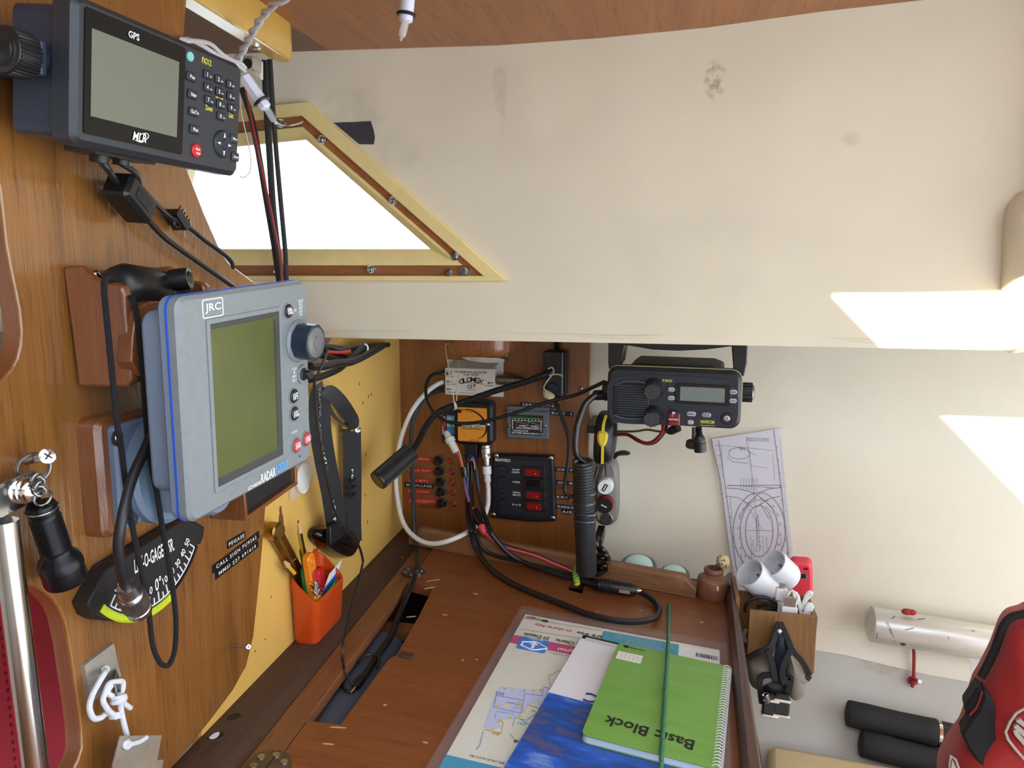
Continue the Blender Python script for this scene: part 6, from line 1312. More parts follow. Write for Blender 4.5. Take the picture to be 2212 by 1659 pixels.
# ================================================================ HANDSET AND COILED LEAD
HY_ = 1.17
hs_ = root('handset', 'black handset with a yellow stripe and yellow talk key', 'microphone', loc=atY(cv(385,850),HY_))
hb_ = spl([ (p.x,p.z) for p in [atY(cv(*q),HY_) for q in ((345,545),(400,540),(455,580),(462,660),(450,800),(420,860),(350,868),(318,845),(312,760),(325,610))]],4)
obj('body', MB().pillow(hb_, HY_, .020, 6, .035, pw=.6), BLACK, hs_, WORLD)
def hsx(x,y,d): p = atY(cv(x,y),HY_-d); return p
obj('stripe', MB().ribbon([hsx(398,545,.012),hsx(382,600,.020),hsx(375,680,.0215),hsx(374,780,.0205),hsx(372,865,.013)], .0042,.002,(0,-1,0)), mat('handset yellow',(224,196,60),.45), hs_, WORLD)
ky_ = [(p.x,p.z) for p in [hsx(x,y,.021) for x,y in ((345,655),(375,650),(405,662),(408,700),(395,740),(372,755),(350,740),(338,700))]]
obj('talk_key', MB().poly(spl(ky_,3), HY_-.0245,HY_-.012,.003), MATS['handset yellow'], hs_, WORLD)
gr2 = MB()
for i in range(9):
    a_ = hsx(442,600+i*10,.008); gr2.box(a_.x-.003,a_.x+.006,a_.y-.001,a_.y+.004,a_.z-.0008,a_.z+.0008)
obj('side_grille', gr2, BLACKM, hs_, WORLD)
obj('hang_hook', MB().box(-.012,.004,HY_,1.262,-.006,.006), BLACK, hs_, Frame(Matrix.Translation((hsx(318,640,0).x,0,hsx(318,640,0).z))), bevel=.001)
cable('coax_stub', [atY(cv(x,y),1.2125) for x,y in ((440,815),(470,795),(510,785),(545,792),(540,800),(480,805),(450,830))], .0024, RUBBER, 'stiff black coaxial stub curling right behind the handset')
cl_r = root('coiled_lead', 'thick black coiled handset lead hanging from the radio to the table', 'cable', loc=atY(cv(262,1600),1.08))
ypt = lambda x,y,Y_: atY(cv(x,y),Y_)
obj('upper_lead', MB().tube([ypt(388,410,1.09),ypt(345,405,1.08),ypt(300,430,1.075),ypt(255,480,1.07),ypt(215,580,1.065),ypt(195,680,1.06),ypt(195,780,1.06),ypt(225,835,1.06),ypt(265,860,1.06),ypt(275,890,1.06)], .0046, 10), mat('taped lead',(22,22,24),.25), cl_r, WORLD)
obj('boot', MB().rev(ypt(395,410,1.092),ypt(318,410,1.078),[(0,.0085)]+[(.1+.09*i,.0075 if i%2 else .0058) for i in range(10)]+[(1,.005)],16), BLACK, cl_r, WORLD)
obj('coil', MB().helix([ypt(245,845,1.06),ypt(247,1000,1.062),ypt(252,1200,1.066),ypt(262,1400,1.07),ypt(266,1585,1.075)], .0122, .0036, 40, 7, 14), mat('coil black',(34,35,38),.4), cl_r, WORLD)
obj('lower_lead', MB().tube([ypt(285,1570,1.08),rf(cv(305,1590),.010),rf(cv(340,1575),.009),rf(cv(352,1540),.009),rf(cv(356,1490),.004),ypt(350,1440,1.16),ypt(330,1380,1.20),ypt(318,1330,1.23)], .0036, 9), mat('taped lead glossy',(18,18,20),.2), cl_r, WORLD)
for k,(x,y) in enumerate(((253,1060),(250,1125),(256,1240),(262,1195))):
    c_ = ypt(x,y,1.066); obj('tape_wrap', MB().torus(c_,(0,.1,1),.0145,.0026,24,7), mat('shiny tape',(52,58,66),.12,.2), cl_r, WORLD)
for k,(x,y,s_) in enumerate(((350,1400,.010),(375,1450,.009),(360,1520,.012),(340,1560,.009))):
    pass
tl = root('tangled_lead', 'glossy black tangle of taped lead behind the coil', 'cable', loc=ypt(370,1500,1.16))
for pts in (((330,1480),(390,1470),(400,1510),(340,1520),(320,1560)),((325,1400),(370,1430),(410,1490),(395,1520),(330,1500)),((320,1540),(380,1540),(390,1570),(330,1600)),((340,1350),(330,1400),(370,1440))):
    obj('strand', MB().tube([rf(cv(x,y),.016+.009*(i%2)) for i,(x,y) in enumerate(pts)], .0042, 9), MATS['taped lead glossy'], tl, WORLD)
a_ = ypt(348,1375,1.19); obj('lead_clip', MB().box(a_.x-.006,a_.x+.006,a_.y-.01,a_.y+.05,a_.z-.009,a_.z+.009), BLACK, tl, WORLD, bevel=.001)
# earth-coloured tape on a stub in the table hole
ew = [ypt(208,1540,1.095),ypt(196,1590,1.08),ypt(200,1640,1.07),ypt(205,1665,1.065)]
es = root('striped_lead', 'yellow and green striped lead rising from the hole in the table', 'cable', loc=ew[-1])
obj('lead', MB().tube(ew,.0046,10), mat('lead yellow',(206,206,60),.4), es, WORLD); obj('green_wrap', MB().helix(ew,.0042,.0013,9,5,12), mat('lead green',(30,120,60),.4), es, WORLD)
# taped twelve volt plug on the table
TWp = lambda x,y,o_: tw(ct(x,y),o_)
tpl = root('socket_plug', 'black twelve volt plug lying on the table by the back rail', 'plug', loc=TWp(1200,300,.01))
a_, b_ = TWp(1030,275,.013), TWp(1330,322,.013)
obj('body', MB().rev(a_,b_,[(0,.005),(.06,.009),(.30,.0098),(.42,.0104),(.85,.0106),(.92,.009),(1,.0062)],24), BLACK, tpl, WORLD)
obj('taped_end', MB().rev(TWp(930,250,.012),TWp(1050,280,.013),[(0,.0065),(.5,.0075),(1,.0088)],14), MATS['taped lead'], tpl, WORLD)
rg = MB()
for i in range(6): rg.torus(a_.lerp(b_,.14+.045*i), b_-a_, .0102,.0008,22,5)
obj('grip_ribs', rg, BLACKM, tpl, WORLD); obj('tip', MB().rev(b_,TWp(1360,322,.014),[(0,.0036),(.5,.0034),(1,.0014)],14), CHROME, tpl, WORLD)
fx = TAB.l(ct(1236,334),.018); obj('side_contact', MB().rrect(fx[0]-.008,fx[0]+.008,fx[1]-.004,fx[1]+.002,-.021,-.018,.001), mat('tan label',(150,118,100),.5), tpl, TAB)
# ================================================================ DOUBLE SOCKET ADAPTOR ON THE HULL
su = root('usb_socket_block', 'grey oval socket block with chargers on the hull lining', 'socket', sub(HULL, cv(395,1060)))
o_ = [HULL.l(cv(*p),.03) for p in ((385,835),(430,840),(465,880),(478,960),(478,1200),(450,1255),(400,1275),(350,1258),(330,1210),(330,1000),(345,920),(370,850))]
obj('body', MB().poly(spl(o_,4), -.036,0,.006), mat('warm grey plastic',(120,114,108),.4), su, HULL)
obj('face_rim', MB().poly(spl(inset([HULL.l(cv(*p),.037) for p in ((335,985),(332,1205),(350,1250),(400,1270),(445,1250),(470,1200),(470,985),(440,945),(370,945))],.002),3),-.0372,-.035), mat('grey face',(140,134,126),.4), su, HULL)
def charger(y,x,m1,m2,lab,R_):
    u,v = HULL.l(cv(x,y),.045); c_ = root('usb_charger', lab, 'charger', sub(HULL, cv(x,y), .037))
    obj('body', MB().rev((u,-.036,v),(u,-.052,v),[(0,R_),(.8,R_),(1,R_*.92)],28), m1, c_, HULL); obj('face', MB().rev((u-.001,-.0515,v-.001),(u-.001,-.0535,v-.001),[(0,R_*.90),(1,R_*.88)],28), m2, c_, HULL)
    obj('usb_port', MB().box(-.0065,.0065,-.0006,.0002,-.0028,.0028), BLACKM, c_, Frame(HULL.m @ Matrix.Translation((u-.001,-.0536,v-.001)) @ Matrix.Rotation(math.radians(-60 if m2 is WHITEP else 25),4,'Y'))); obj('port_tongue', MB().box(-.005,.005,-.001,-.0002,-.0008,.0008), WHITEP, c_, Frame(HULL.m @ Matrix.Translation((u-.001,-.0538,v-.001)) @ Matrix.Rotation(math.radians(-60 if m2 is WHITEP else 25),4,'Y')))
charger(1012,395,WHITEP,WHITEP,'white round charger in the upper hole of the grey socket block',.0126)
charger(1132,390,mat('dark red plastic',(120,24,34),.35),BLACK,'dark red and black charger in the middle of the grey socket block',.0146)
u,v = HULL.l(cv(398,1232),.037); so_ = obj('empty_socket', MB().rev((u,-.036,v),(u,-.0385,v),[(0,.0112),(.6,.0110),(1,.0098)],26), DULLSTEEL, su, HULL); obj('socket_hole', MB().cyl((u,-.0383,v),(u,-.0389,v),.0092,None,24), mat('socket dark',(46,44,40),.6), so_, HULL)
cable('adaptor_lead', [atY(cv(x,y),Y_) for x,y,Y_ in ((345,890,1.23),(325,960,1.225),(315,1030,1.22),(312,1100,1.23),(318,1250,1.24),(318,1340,1.24))], .0026, RUBBER, 'black lead running down beside the grey socket block')
# ================================================================ CHART PLOTTER IN ITS SLEEVE
pq0 = [HULL.l(cq(*p),.004) for p in ((35,140),(730,20),(900,1640),(270,1640))]
PQ = sub(HULL, cq(560,1620), .004)
cpn = root('plotter_sleeve', 'transparent course plotter in a clear sleeve taped to the hull lining', 'plotter', PQ)
ql = lambda x,y,o_=.005: HULL.l(cq(x,y),o_)
obj('plotter', MB().poly([ql(*p) for p in ((38,140),(752,28),(785,330),(830,800),(875,1200),(908,1560),(912,1700),(300,1700),(240,1400),(130,560))], -.005,-.003), mat('pale lilac acetate',(206,203,216),.25,coat=.3), cpn, HULL)
obj('sleeve', MB().poly([ql(*p,.008) for p in ((20,105),(200,60),(755,15),(800,30),(870,830),(950,1660),(940,1700),(250,1700),(190,1200))], -.0072,-.0066), mat('clear crinkled sleeve',(226,220,210),.12,alpha=.10,bump=(60,.5)), cpn, HULL)
LN = mat('plotter print',(58,56,74),.6)
def pln(pts, r=.00055, closed=False, name='printed_line'): obj(name, MB().tube([HULL.l3(cq(*p),.0053) for p in pts], r, 4, 1, closed), LN, cpn, HULL)
arcc = lambda cx_,cy_,rx,ry,a0,a1,n=24: [(cx_+rx*math.cos(a0+(a1-a0)*i/n), cy_+ry*math.sin(a0+(a1-a0)*i/n)) for i in range(n+1)]
for rx,ry in ((275,410),(200,330),(145,270)): pln(arcc(538,1110,rx,ry,0,2*PI,48))
for sgn in (1,): 
    pln([(195,655),(330,665),(430,690),(500,720),(600,790),(700,900)]); pln([(770,650),(640,665),(560,700),(480,760),(400,850),(320,960)]); pln([(195,630),(760,625)]); pln([(200,740),(330,760),(470,860)]); pln([(760,740),(640,770),(500,860)])
pln([(110,150),(175,600),(290,1450),(330,1640)]); pln([(690,40),(770,650),(850,1400),(870,1640)]); pln([(400,120),(450,400),(500,900),(520,1250)],.0003); pln([(390,1105),(690,1105)],.0003); pln([(370,780),(570,1100)],.0003); pln([(510,960),(520,1240),(500,1320),(540,1320)],.0004)
pln(arcc(330,290,115,60,0,2*PI,24),.0004); pln([(215,260),(330,220),(500,310)],.0003); pln([(200,330),(260,380),(420,395)],.0004); pln([(110,200),(690,260)],.0003); pln([(430,420),(630,445)],.0003); pln([(550,820),(640,980)],.0005); pln([(600,840),(690,930)],.0003)
tkm = MB()
for i in range(66):
    f = i/65; x,y = 752+118*f, 150+1480*f; a_ = HULL.l3(cq(x,y),.0053); b_ = HULL.l3(cq(x+(26 if i%5==0 else 16),y-2),.0053); tkm.tube([a_,b_],.00022,3,1)
for i in range(30):
    f = i/29; x,y = 80+240*f, 150+1480*f; a_ = HULL.l3(cq(x-20,y+2),.0053); b_ = HULL.l3(cq(x,y),.0053); tkm.tube([a_,b_],.00025,3,1)
for i in range(72):
    a = 2*PI*i/72; a_ = HULL.l3(cq(538+275*math.cos(a),1110+410*math.sin(a)),.0053); b_ = HULL.l3(cq(538+258*math.cos(a),1110+388*math.sin(a)),.0053); tkm.tube([a_,b_],.0002,3,1)
obj('scale_ticks', tkm, LN, cpn, HULL)
for i in range(20):
    a = 2*PI*i/20+.1; text(cpn,HULL,str((270+i*18)%360),ql(538+222*math.cos(a),1110+350*math.sin(a)),.0028,LN,off=.0053,rot=-math.degrees(a)+90)
for i in range(11): text(cpn,HULL,str(15-i),ql(92+i*20,205+i*108),.0030,LN,off=.0053)
for i in range(9): text(cpn,HULL,str(10+i*5),ql(722+i*14,220+i*140),.0032,LN,off=.0053,rot=90)
text(cpn,HULL,'TRT',ql(355,245),.0040,LN,off=.0053); text(cpn,HULL,'Utiliser les graduations de la reglette ici',ql(470,640),.0026,LN,.075,off=.0053)
for i in range(7): text(cpn,HULL,'mesurer la route au compas',ql(345+i*28,620),.0020,LN,.020,off=.0053,rot=90)
for x,y,w_ in ((520,130,.035),): 
    for i in range(3): text(cpn,HULL,'Rapporteur marine',ql(x,y+i*14),.0022,LN,w_,off=.0053)
for x,y in ((455,1300),(480,1330),(580,1290),(620,1300),(440,1480),(460,1500),(770,1300),(355,1480),(690,430),(145,340),(240,880)): text(cpn,HULL,'pour tracer une route sur la carte',ql(x,y),.0022,LN,.042,off=.0053,rot=96)
text(cpn,HULL,'Regle du cap et du relevement',ql(535,1120),.0032,LN,.060,off=.0053,rot=96)
# ================================================================ BEHIND AND BESIDE THE TABLE
# --- two round glass discs between rail and hull
MINT = mat('mint glass',(196,226,214),.12,coat=.6); SLATE = mat('slate rim',(96,104,110),.35)
for q,rad,lab,Y_ in ((cv(612,1545),.029,'round mint glass disc with a grey rim standing behind the back rail',1.170),(cv(850,1600),.024,'small round glass disc leaning behind the end of the back rail',1.150)):
    c_ = rf(q, -(.014+.94*rad+.007)); c_.z = -(c_.x+.355)*math.tan(ALPHA)+.37*rad+.0052; ax_ = Vector((0,-.35,.937)).normalized()
    g_ = root('glass_disc', lab, 'disc', loc=c_)
    obj('rim', MB().rev(c_-ax_*.006,c_+ax_*.003,[(0,rad*.96),(.3,rad),(.8,rad),(1,rad*.93)],40), SLATE, g_, WORLD)
    obj('glass', MB().rev(c_+ax_*.002,c_+ax_*.011,[(0,rad*.80),(.5,rad*.74),(.85,rad*.5),(1,rad*.1)],36), MINT, g_, WORLD)
# --- clay inkpot with a speckled bud
pb = TAB.m @ TAB.l3(ct(1862,362),.0); TN = TAB.m.to_3x3() @ Vector((0,-1,0)); CLAY = mat('brown clay',(142,94,70),.55,var=(60,.2),bump=(300,.3))
py = root('clay_pot', 'small brown clay pot with a narrow neck at the table corner', 'pot', loc=pb)
sc = .0230
obj('body', MB().rev(pb-TN*.0004,pb+TN*.047,[(0,sc*.95),(.04,sc*1.0),(.58,sc*1.0),(.64,sc*.97),(.70,sc*.78),(.75,sc*.60),(.78,sc*.53),(.82,sc*.60),(.88,sc*.66),(.95,sc*.62),(.98,sc*.54),(.97,sc*.42),(.80,sc*.38)],36,True), CLAY, py, WORLD, ang=60)
obj('chip', MB().ball(pb+Vector((.008,-.0225,.022)),.002,.001,.005,8,6), mat('pale clay chip',(222,196,178),.7), py, WORLD)
bs = root('speckled_bud', 'cream seed head with brown speckles standing in the clay pot', 'seed head', loc=pb+Vector((0,0,.03)))
s0, s1 = pb+Vector((-.001,0,.0385)), atY(ct(1925,135),pb.y+.004)
obj('stem', MB().tube([s0,(s0+s1)/2+Vector((.001,0,.002)),s1],lambda f:.0028+.0012*f,8,6), mat('dark stem',(70,52,38),.8), bs, WORLD)
b1 = atY(ct(1985,75),pb.y+.006); SPK = bpy.data.materials.new('speckled seed'); SPK.use_nodes = True; nt = SPK.node_tree; vo = nt.nodes.new('ShaderNodeTexVoronoi'); vo.inputs['Scale'].default_value = 210; rp = nt.nodes.new('ShaderNodeValToRGB'); rp.color_ramp.elements[0].position = .30; rp.color_ramp.elements[0].color = lin((84,54,30)); rp.color_ramp.elements[1].position = .38; rp.color_ramp.elements[1].color = lin((206,190,146)); tc = nt.nodes.new('ShaderNodeTexCoord'); nt.links.new(tc.outputs['Object'],vo.inputs['Vector']); nt.links.new(vo.outputs['Distance'],rp.inputs[0]); nt.links.new(rp.outputs[0],nt.nodes['Principled BSDF'].inputs['Base Color']); nt.nodes['Principled BSDF'].inputs['Roughness'].default_value = .6
obj('bud', MB().rev(s1-(b1-s1)*.15,b1,[(0,.003),(.15,.0075),(.4,.0112),(.65,.0110),(.85,.0075),(1,.0022)],24), SPK, bs, WORLD)
# --- wooden box hung on the table's outer side
yf, yb_ = 1.06, 1.135
fq = [atY(cb(*p),yf) for p in ((368,612),(822,655),(782,1040),(345,985))]
BXW = TEAKL
wbx = root('wooden_tidy', 'small open wooden box of chargers fixed beside the chart table', 'box', loc=fq[3])
xl_, xr_ = fq[0].x-.012, fq[1].x; zt_ = fq[1].z; zbt = fq[2].z
obj('front_board', MB().hexa(fq,[v+Vector((0,.006,0)) for v in fq]), BXW, wbx, WORLD, bevel=.0008)
zk = atY(cb(560,505),yb_).z
obj('back_board', MB().box(xl_,xr_,yb_,yb_+.006,zbt,zk), BXW, wbx, WORLD, bevel=.0008)
obj('side_board', MB().box(xl_-.006,xl_,yf+.02,yb_+.03,zbt,zk+.012), BXW, wbx, WORLD, bevel=.0008)
obj('side_board', MB().box(xr_-.006,xr_,yf+.004,yb_+.004,zbt,zt_), BXW, wbx, WORLD, bevel=.0008)
obj('bottom_board', MB().box(xl_-.004,xr_-.004,yf+.004,yb_+.002,zbt,zbt+.006), BXW, wbx, WORLD)
# --- double socket adaptor
da = root('double_socket_adaptor', 'white double mains socket adaptor resting on the wooden box', 'adaptor', loc=atY(cb(470,470),1.13))
WPL = mat('scuffed white plastic',(222,224,230),.4,var=(40,.06))
ax_ = Vector((.62,.42,-.66)).normalized()
for q,Y_,ln_ in ((cb(365,358),1.115,.046),(cb(515,296),1.130,.042)):
    c_ = atY(q,Y_); rad = .0225
    obj('socket_shell', MB().rev(c_,c_+ax_*ln_,[(.55,.002),(.55,rad*.86),(0,rad*.90),(0,rad*.97),(.04,rad),(.9,rad),(1,rad*.93),(1,.002)],36,False), WPL, da, WORLD)
    pn = c_+ax_*ln_*.55+Vector((.004,0,.004)); obj('earth_pin', MB().rev(pn,pn-ax_*.013,[(0,.0024),(.85,.0024),(1,.0012)],12), CHROME, da, WORLD)
c_ = atY(cb(470,430),1.135); obj('bridge', MB().ball(c_,.024,.014,.014,20,12), WPL, da, WORLD)
# --- pink red power bank
pk = root('power_bank', 'coral red power bank standing in the wooden box', 'power bank', loc=atY(cb(705,515),1.125))
PF = posed(atY(cb(714,415),1.180), -8, 12, -4)
w_, h_ = .0174, .0316
RBK = mat('coral red plastic',(236,62,84),.4)
obj('body', MB().rrect(-w_,w_-.002,-h_,h_,0,.018,.009,.004,6), RBK, pk, PF); 
obj('usb_port', MB().box(-.004,.008,-.0006,.001,.004,.014), mat('port silver',(180,180,182),.3,.8), pk, PF); obj('port_slot', MB().box(-.001,.006,-.001,.0,.0055,.0125), BLACKM, pk, PF)
for x in (-.006,.006): obj('small_port', MB().rrect(x-.0035,x+.0035,.020,.0235,-.0005,.001,.0018), mat('port dark red',(90,16,30),.5), pk, PF)
# --- white usb leads
def wl(name,pts,r,lab,Y0=1.085): 
    return [atY(cb(x,y),Y0+dy) for x,y,dy in pts]
u1 = root('usb_lead', 'white lead with a small micro plug standing in the wooden box', 'cable', loc=atY(cb(585,620),1.08))
F1 = posed(atY(cb(578,510),1.092),0,0,2)
obj('plug', MB().rrect(-.0078,.0078,-.008,.010,-.002,.006,.002,.001), WHITEP, u1, F1); obj('metal_tip', MB().rrect(-.0042,.0042,.010,.018,-.0005,.004,.0008), STEEL, u1, F1)
obj('boot', MB().rev((0,.002,-.007),(.001,.002,-.036),[(0,.0055)]+[(.1+.09*i,.0044 if i%2 else .0036) for i in range(10)]+[(1,.0032)],12), WHITEP, u1, F1)
u2 = root('usb_lead', 'white lead with a flat usb plug looped in the wooden box', 'cable', loc=atY(cb(630,640),1.08))
F2 = posed(atY(cb(632,585),1.075),0,0,2)
obj('plug', MB().rrect(-.0105,.011,-.020,.000,-.003,.006,.002,.001), WHITEP, u2, F2); obj('metal_shell', MB().rrect(-.0078,.0078,0,.013,-.0015,.004,.0006), STEEL, u2, F2)
obj('lead', MB().tube([atY(cb(x,y),1.078+d) for x,y,d in ((660,640,0),(665,560,.002),(662,500,.004),(645,480,.006),(620,510,.006),(612,560,.008))],.0022,8), WHITEC, u2, WORLD)
obj('lead', MB().tube([atY(cb(x,y),1.082) for x,y in ((672,575),(690,530),(680,500),(665,490))],.002,8), WHITEC, u2, WORLD)
u3 = root('usb_lead', 'white lead bent in a hook at the right of the wooden box', 'cable', loc=atY(cb(715,640),1.085))
obj('lead', MB().tube([atY(cb(x,y),1.085) for x,y in ((710,640),(700,590),(690,545),(690,520),(710,600),(725,560),(745,510),(765,488),(778,500),(760,520),(730,560),(715,600))],.0024,8), WHITEC, u3, WORLD)
F4 = posed(atY(cb(758,612),1.08),0,0,12); obj('white_stick', MB().rrect(-.0055,.0055,-.014,.011,-.002,.004,.005,.001), WHITEP, fr=F4, label='small white oval stick upright inside the wooden box', cat='stick')
cable('coiled_charger_lead', [atY(cb(x,y),1.101) for x,y in ((335,620),(345,570),(400,530),(470,525),(530,550),(560,590),(570,630))], .0026, RUBBER, 'black charger lead arching inside the wooden box')
c5 = root('small_coil', 'black coiled telephone style lead inside the wooden box', 'cable', loc=atY(cb(490,620),1.10)); obj('coil', MB().helix([atY(cb(x,y),1.108) for x,y in ((425,612),(480,600),(540,600),(575,620))],.0062,.0018,12,6,12), RUBBER, c5, WORLD)
cable('grey_ring_lead', [atY(cb(x,y),1.09) for x,y in ((345,740),(330,770),(335,810),(350,815))], .003, mat('grey lead',(150,150,150),.4), 'grey lead showing between table edge and wooden box')
# --- grey pouch with a multi-tool on the front of the box
PY_ = yf-.004
pq = lambda ps, d=0: [(p.x,p.z) for p in [atY(cb(*q),PY_-d) for q in ps]]
po_ = root('tool_pouch', 'grey fabric pouch with black piping hanging open on the wooden box', 'pouch', loc=atY(cb(563,755),PY_))
GRF = mat('grey canvas',(134,126,114),.85,bump=(700,.5)); NVL = mat('navy lining',(26,32,52),.8); PIP = mat('black piping',(20,20,23),.7)
obj('left_flap', MB().pillow(spl(pq(((560,700),(500,830),(480,890),(350,935),(355,1040),(385,1120),(440,1120),(520,1080),(545,980),(550,800))),4), PY_, .030, 6, .0), GRF, po_, WORLD)
obj('right_flap', MB().pillow(spl(pq(((575,700),(640,850),(740,960),(768,1050),(735,1070),(725,1160),(650,1200),(590,1100),(585,980),(590,800))),4), PY_, .032, 6, .0), GRF, po_, WORLD)
obj('lining', MB().pillow(spl(pq(((563,700),(525,830),(505,900),(530,1060),(560,1120),(590,1060),(635,900),(600,800)),.018),4), PY_-.018, .010, 4, .01), NVL, po_, WORLD)
def pipe(ps,d=.028,r=.0036): obj('piping', MB().ribbon([atY(cb(x,y),PY_-d*f) for x,y,f in ps], r*2.2, r, (0,-1,.15)), PIP, po_, WORLD, bevel=.0006)
pipe(((563,690,.5),(530,800,.9),(500,860,1.1),(430,890,1.1),(350,930,.8))); pipe(((570,690,.5),(620,800,.9),(655,880,1.1),(715,950,1.1),(765,1040,.8))); pipe(((490,870,1.2),(520,980,1.3),(535,1080,1.3))); pipe(((640,870,1.2),(590,980,1.3),(585,1050,1.3),(600,1100,1.3)))
pipe(((535,1060,1.2),(500,1040,1.2),(440,1060,1.1),(440,1160,1.1),(450,1230,1.2))); pipe(((600,1090,1.2),(640,1060,1.2),(625,1150,1.2),(610,1220,1.2))); pipe(((765,1040,.8),(745,1070,.9)))
obj('lower_pocket', MB().pillow(spl(pq(((440,1060),(510,1050),(620,1070),(660,1160),(610,1230),(470,1260),(440,1180)),.02),4), PY_-.012, .018, 5, .008), BLACKM, po_, WORLD)
nl = atY(cb(563,752),PY_-.022); obj('nail_head', MB().ball(nl,.0042,.003,.0042,14,8), CHROME, po_, WORLD)
mt = root('multi_tool', 'black and steel folding tool held in the grey pouch', 'multi-tool', loc=atY(cb(535,1290),PY_-.05))
for x in (505,578):
    F5 = posed(atY(cb(x,1245),PY_-.045),0,-14,4)
    obj('handle', MB().rrect(-.0105,.0105,-.012,.016,-.004,.010,.004,.002), BLACKG, mt, F5); obj('steel_band', MB().rrect(-.0112,.0112,.005,.009,-.0052,.010,.002,.001).rrect(-.0112,.0112,-.0145,-.011,-.0052,.010,.002,.001), CHROME, mt, F5)
a_ = atY(cb(470,1165),PY_-.045); obj('spring', MB().helix([a_,a_+Vector((.004,-.002,-.010))],.004,.0011,5,6,12), STEEL, mt, WORLD)
# --- aluminium tube on the hull
ta, tb_ = HULL.w(cb(1172,700),.032), HULL.w(cb(2250,878),.032)
ALU = mat('aluminium',(224,223,217),.36,.45,var=(12,.08),stretch=(1,8,8))
tu = root('aluminium_tube', 'scratched aluminium tube lying along the hull lining', 'tube', loc=(ta+tb_)/2)
obj('tube', MB().rev(ta,tb_,[(.004,.0225),(0,.0268),(.004,.0275),(1,.0275)],40), ALU, tu, WORLD)
x_ = (tb_-ta).normalized()
SCR = mat('dark scratch',(60,58,56),.6)
for (p0,p1) in (((1275,690),(1332,822)),((1285,690),(1325,790)),((1310,665),(1335,650)),((1480,670),(1530,665)),((1215,760),(1212,800)),((1690,785),(1690,800)),((1840,745),(1865,748)),((1400,740),(1460,728))):
    def onT(p):
        d = ray(*cb(*p)); o = CAM-ta; dd = d-x_*d.dot(x_); oo = o-x_*o.dot(x_); a = dd.dot(dd); b = 2*oo.dot(dd); c = oo.dot(oo)-.0279**2; s = max(b*b-4*a*c,0); return CAM+d*((-b-math.sqrt(s))/(2*a))
    obj('scratch', MB().tube([onT(p0),onT(((p0[0]+p1[0])/2,(p0[1]+p1[1])/2)),onT(p1)],.0005,4,1), SCR, tu, WORLD)
hp_ = onT((1388,836)); obj('rivet_hole', MB().ball(hp_,.0045,.002,.002,12,8), BLACKM, tu, WORLD)
RCD = mat('red cord',(156,34,32),.7,bump=(900,.5))
rc_ = root('red_lashing', 'red cord tied round the aluminium tube and knotted below', 'cord', loc=HULL.w(cb(1460,1060),.01))
obj('knot', MB().ball(HULL.w(cb(1412,620),.045),.008,.005,.005,12,8).ball(HULL.w(cb(1445,624),.045),.007,.005,.0045,12,8), RCD, rc_, WORLD)
obj('cord', MB().tube([HULL.w(cb(1456,855),.012),HULL.w(cb(1459,890),.016),HULL.w(cb(1460,930),.021),LIN.w(cb(1459,990),.010),LIN.w(cb(1458,1060),.006)],.0026,8), RCD, rc_, WORLD)
obj('lower_knot', MB().torus(LIN.w(cb(1452,1078),.007),(.3,1,.2),.0052,.0026,18,7).ball(LIN.w(cb(1455,1090),.007),.005,.004,.005,10,7), RCD, rc_, WORLD); obj('tail', MB().tube([LIN.w(cb(1455,1090),.006),LIN.w(cb(1448,1122),.006)],.0028,8,1), RCD, rc_, WORLD)
screw('liner_nail', LIN, cb(1450,1080), cb(1494,1084), .0, .018, 'short steel nail through the red cord knot', .0018)
# --- two black foam grips on the liner
FOAM = mat('black foam',(22,22,23),.75,bump=(500,.4)); FOAMD = mat('black end cap',(18,18,20),.45)
LW = LIN.w
for (p0,p1,p2,rr0,lab) in ((cb(1008,1290),cb(1612,1428),cb(1768,1468),.0196,'black foam grip with a silver ring and end cap'),(cb(1098,1488),cb(1720,1650),cb(1850,1685),.0198,'black foam grip half under the silver ringed one')):
    a_, b_, e_ = LW(p0,.0205), LW(p1,.0205), LW(p2,.0205)
    gr_ = root('foam_grip', lab, 'grip', loc=(a_+b_)/2)
    obj('sleeve', MB().rev(a_,b_,[(0,rr0*.6),(.012,rr0*.92),(.03,rr0),(.25,rr0*1.02),(.6,rr0*.98),(.88,rr0*1.02),(.97,rr0*1.06),(1,rr0*.98)],32), FOAM, gr_, WORLD)
    if lab.startswith('black foam grip with'):
        d_ = (b_-a_).normalized(); obj('silver_ring', MB().rev(b_-d_*.001,b_+d_*.0035,[(0,rr0*1.02),(1,rr0*1.02)],32), CHROME, gr_, WORLD); obj('end_cap', MB().rev(b_+d_*.003,e_,[(0,rr0*.99),(.9,rr0*1.02),(1,rr0*.9)],32), FOAMD, gr_, WORLD)
# --- beige cushion
BEI = mat('beige vinyl',(206,184,142),.5,var=(6,.05),bump=(300,.15))
zc_ = -.262; A_ = atZ(cb(487,1478),zc_); B_ = atZ(cb(1480,1659),zc_)
cu_ = root('seat_cushion', 'beige vinyl seat cushion lying below the wooden box', 'cushion', loc=(A_.x+.2,A_.y-.2,-.40))
dd_ = (B_-A_); dd_.z = 0; dd_.normalize(); nn_ = Vector((dd_.y,-dd_.x,0))
if nn_.y > 0: nn_ = -nn_
CF = Frame(mk(A_, dd_, Vector((0,0,-1)), -nn_))
obj('pad', MB().hexa([(0,0,-.42),(.75,0,-.42),(.75,0,-.004),(0,0,-.004)],[(0,.09,-.42),(.75,.09,-.42),(.75,.09,-.085),(0,.09,-.085)]), BEI, cu_, CF, bevel=.012, seg=4)
obj('corner_seam', MB().tube([Vector((.0035,.004,-.0135)),Vector((.0012,.04,-.045)),Vector((.001,.085,-.085))],.0022,7,4), BEI, cu_, CF)
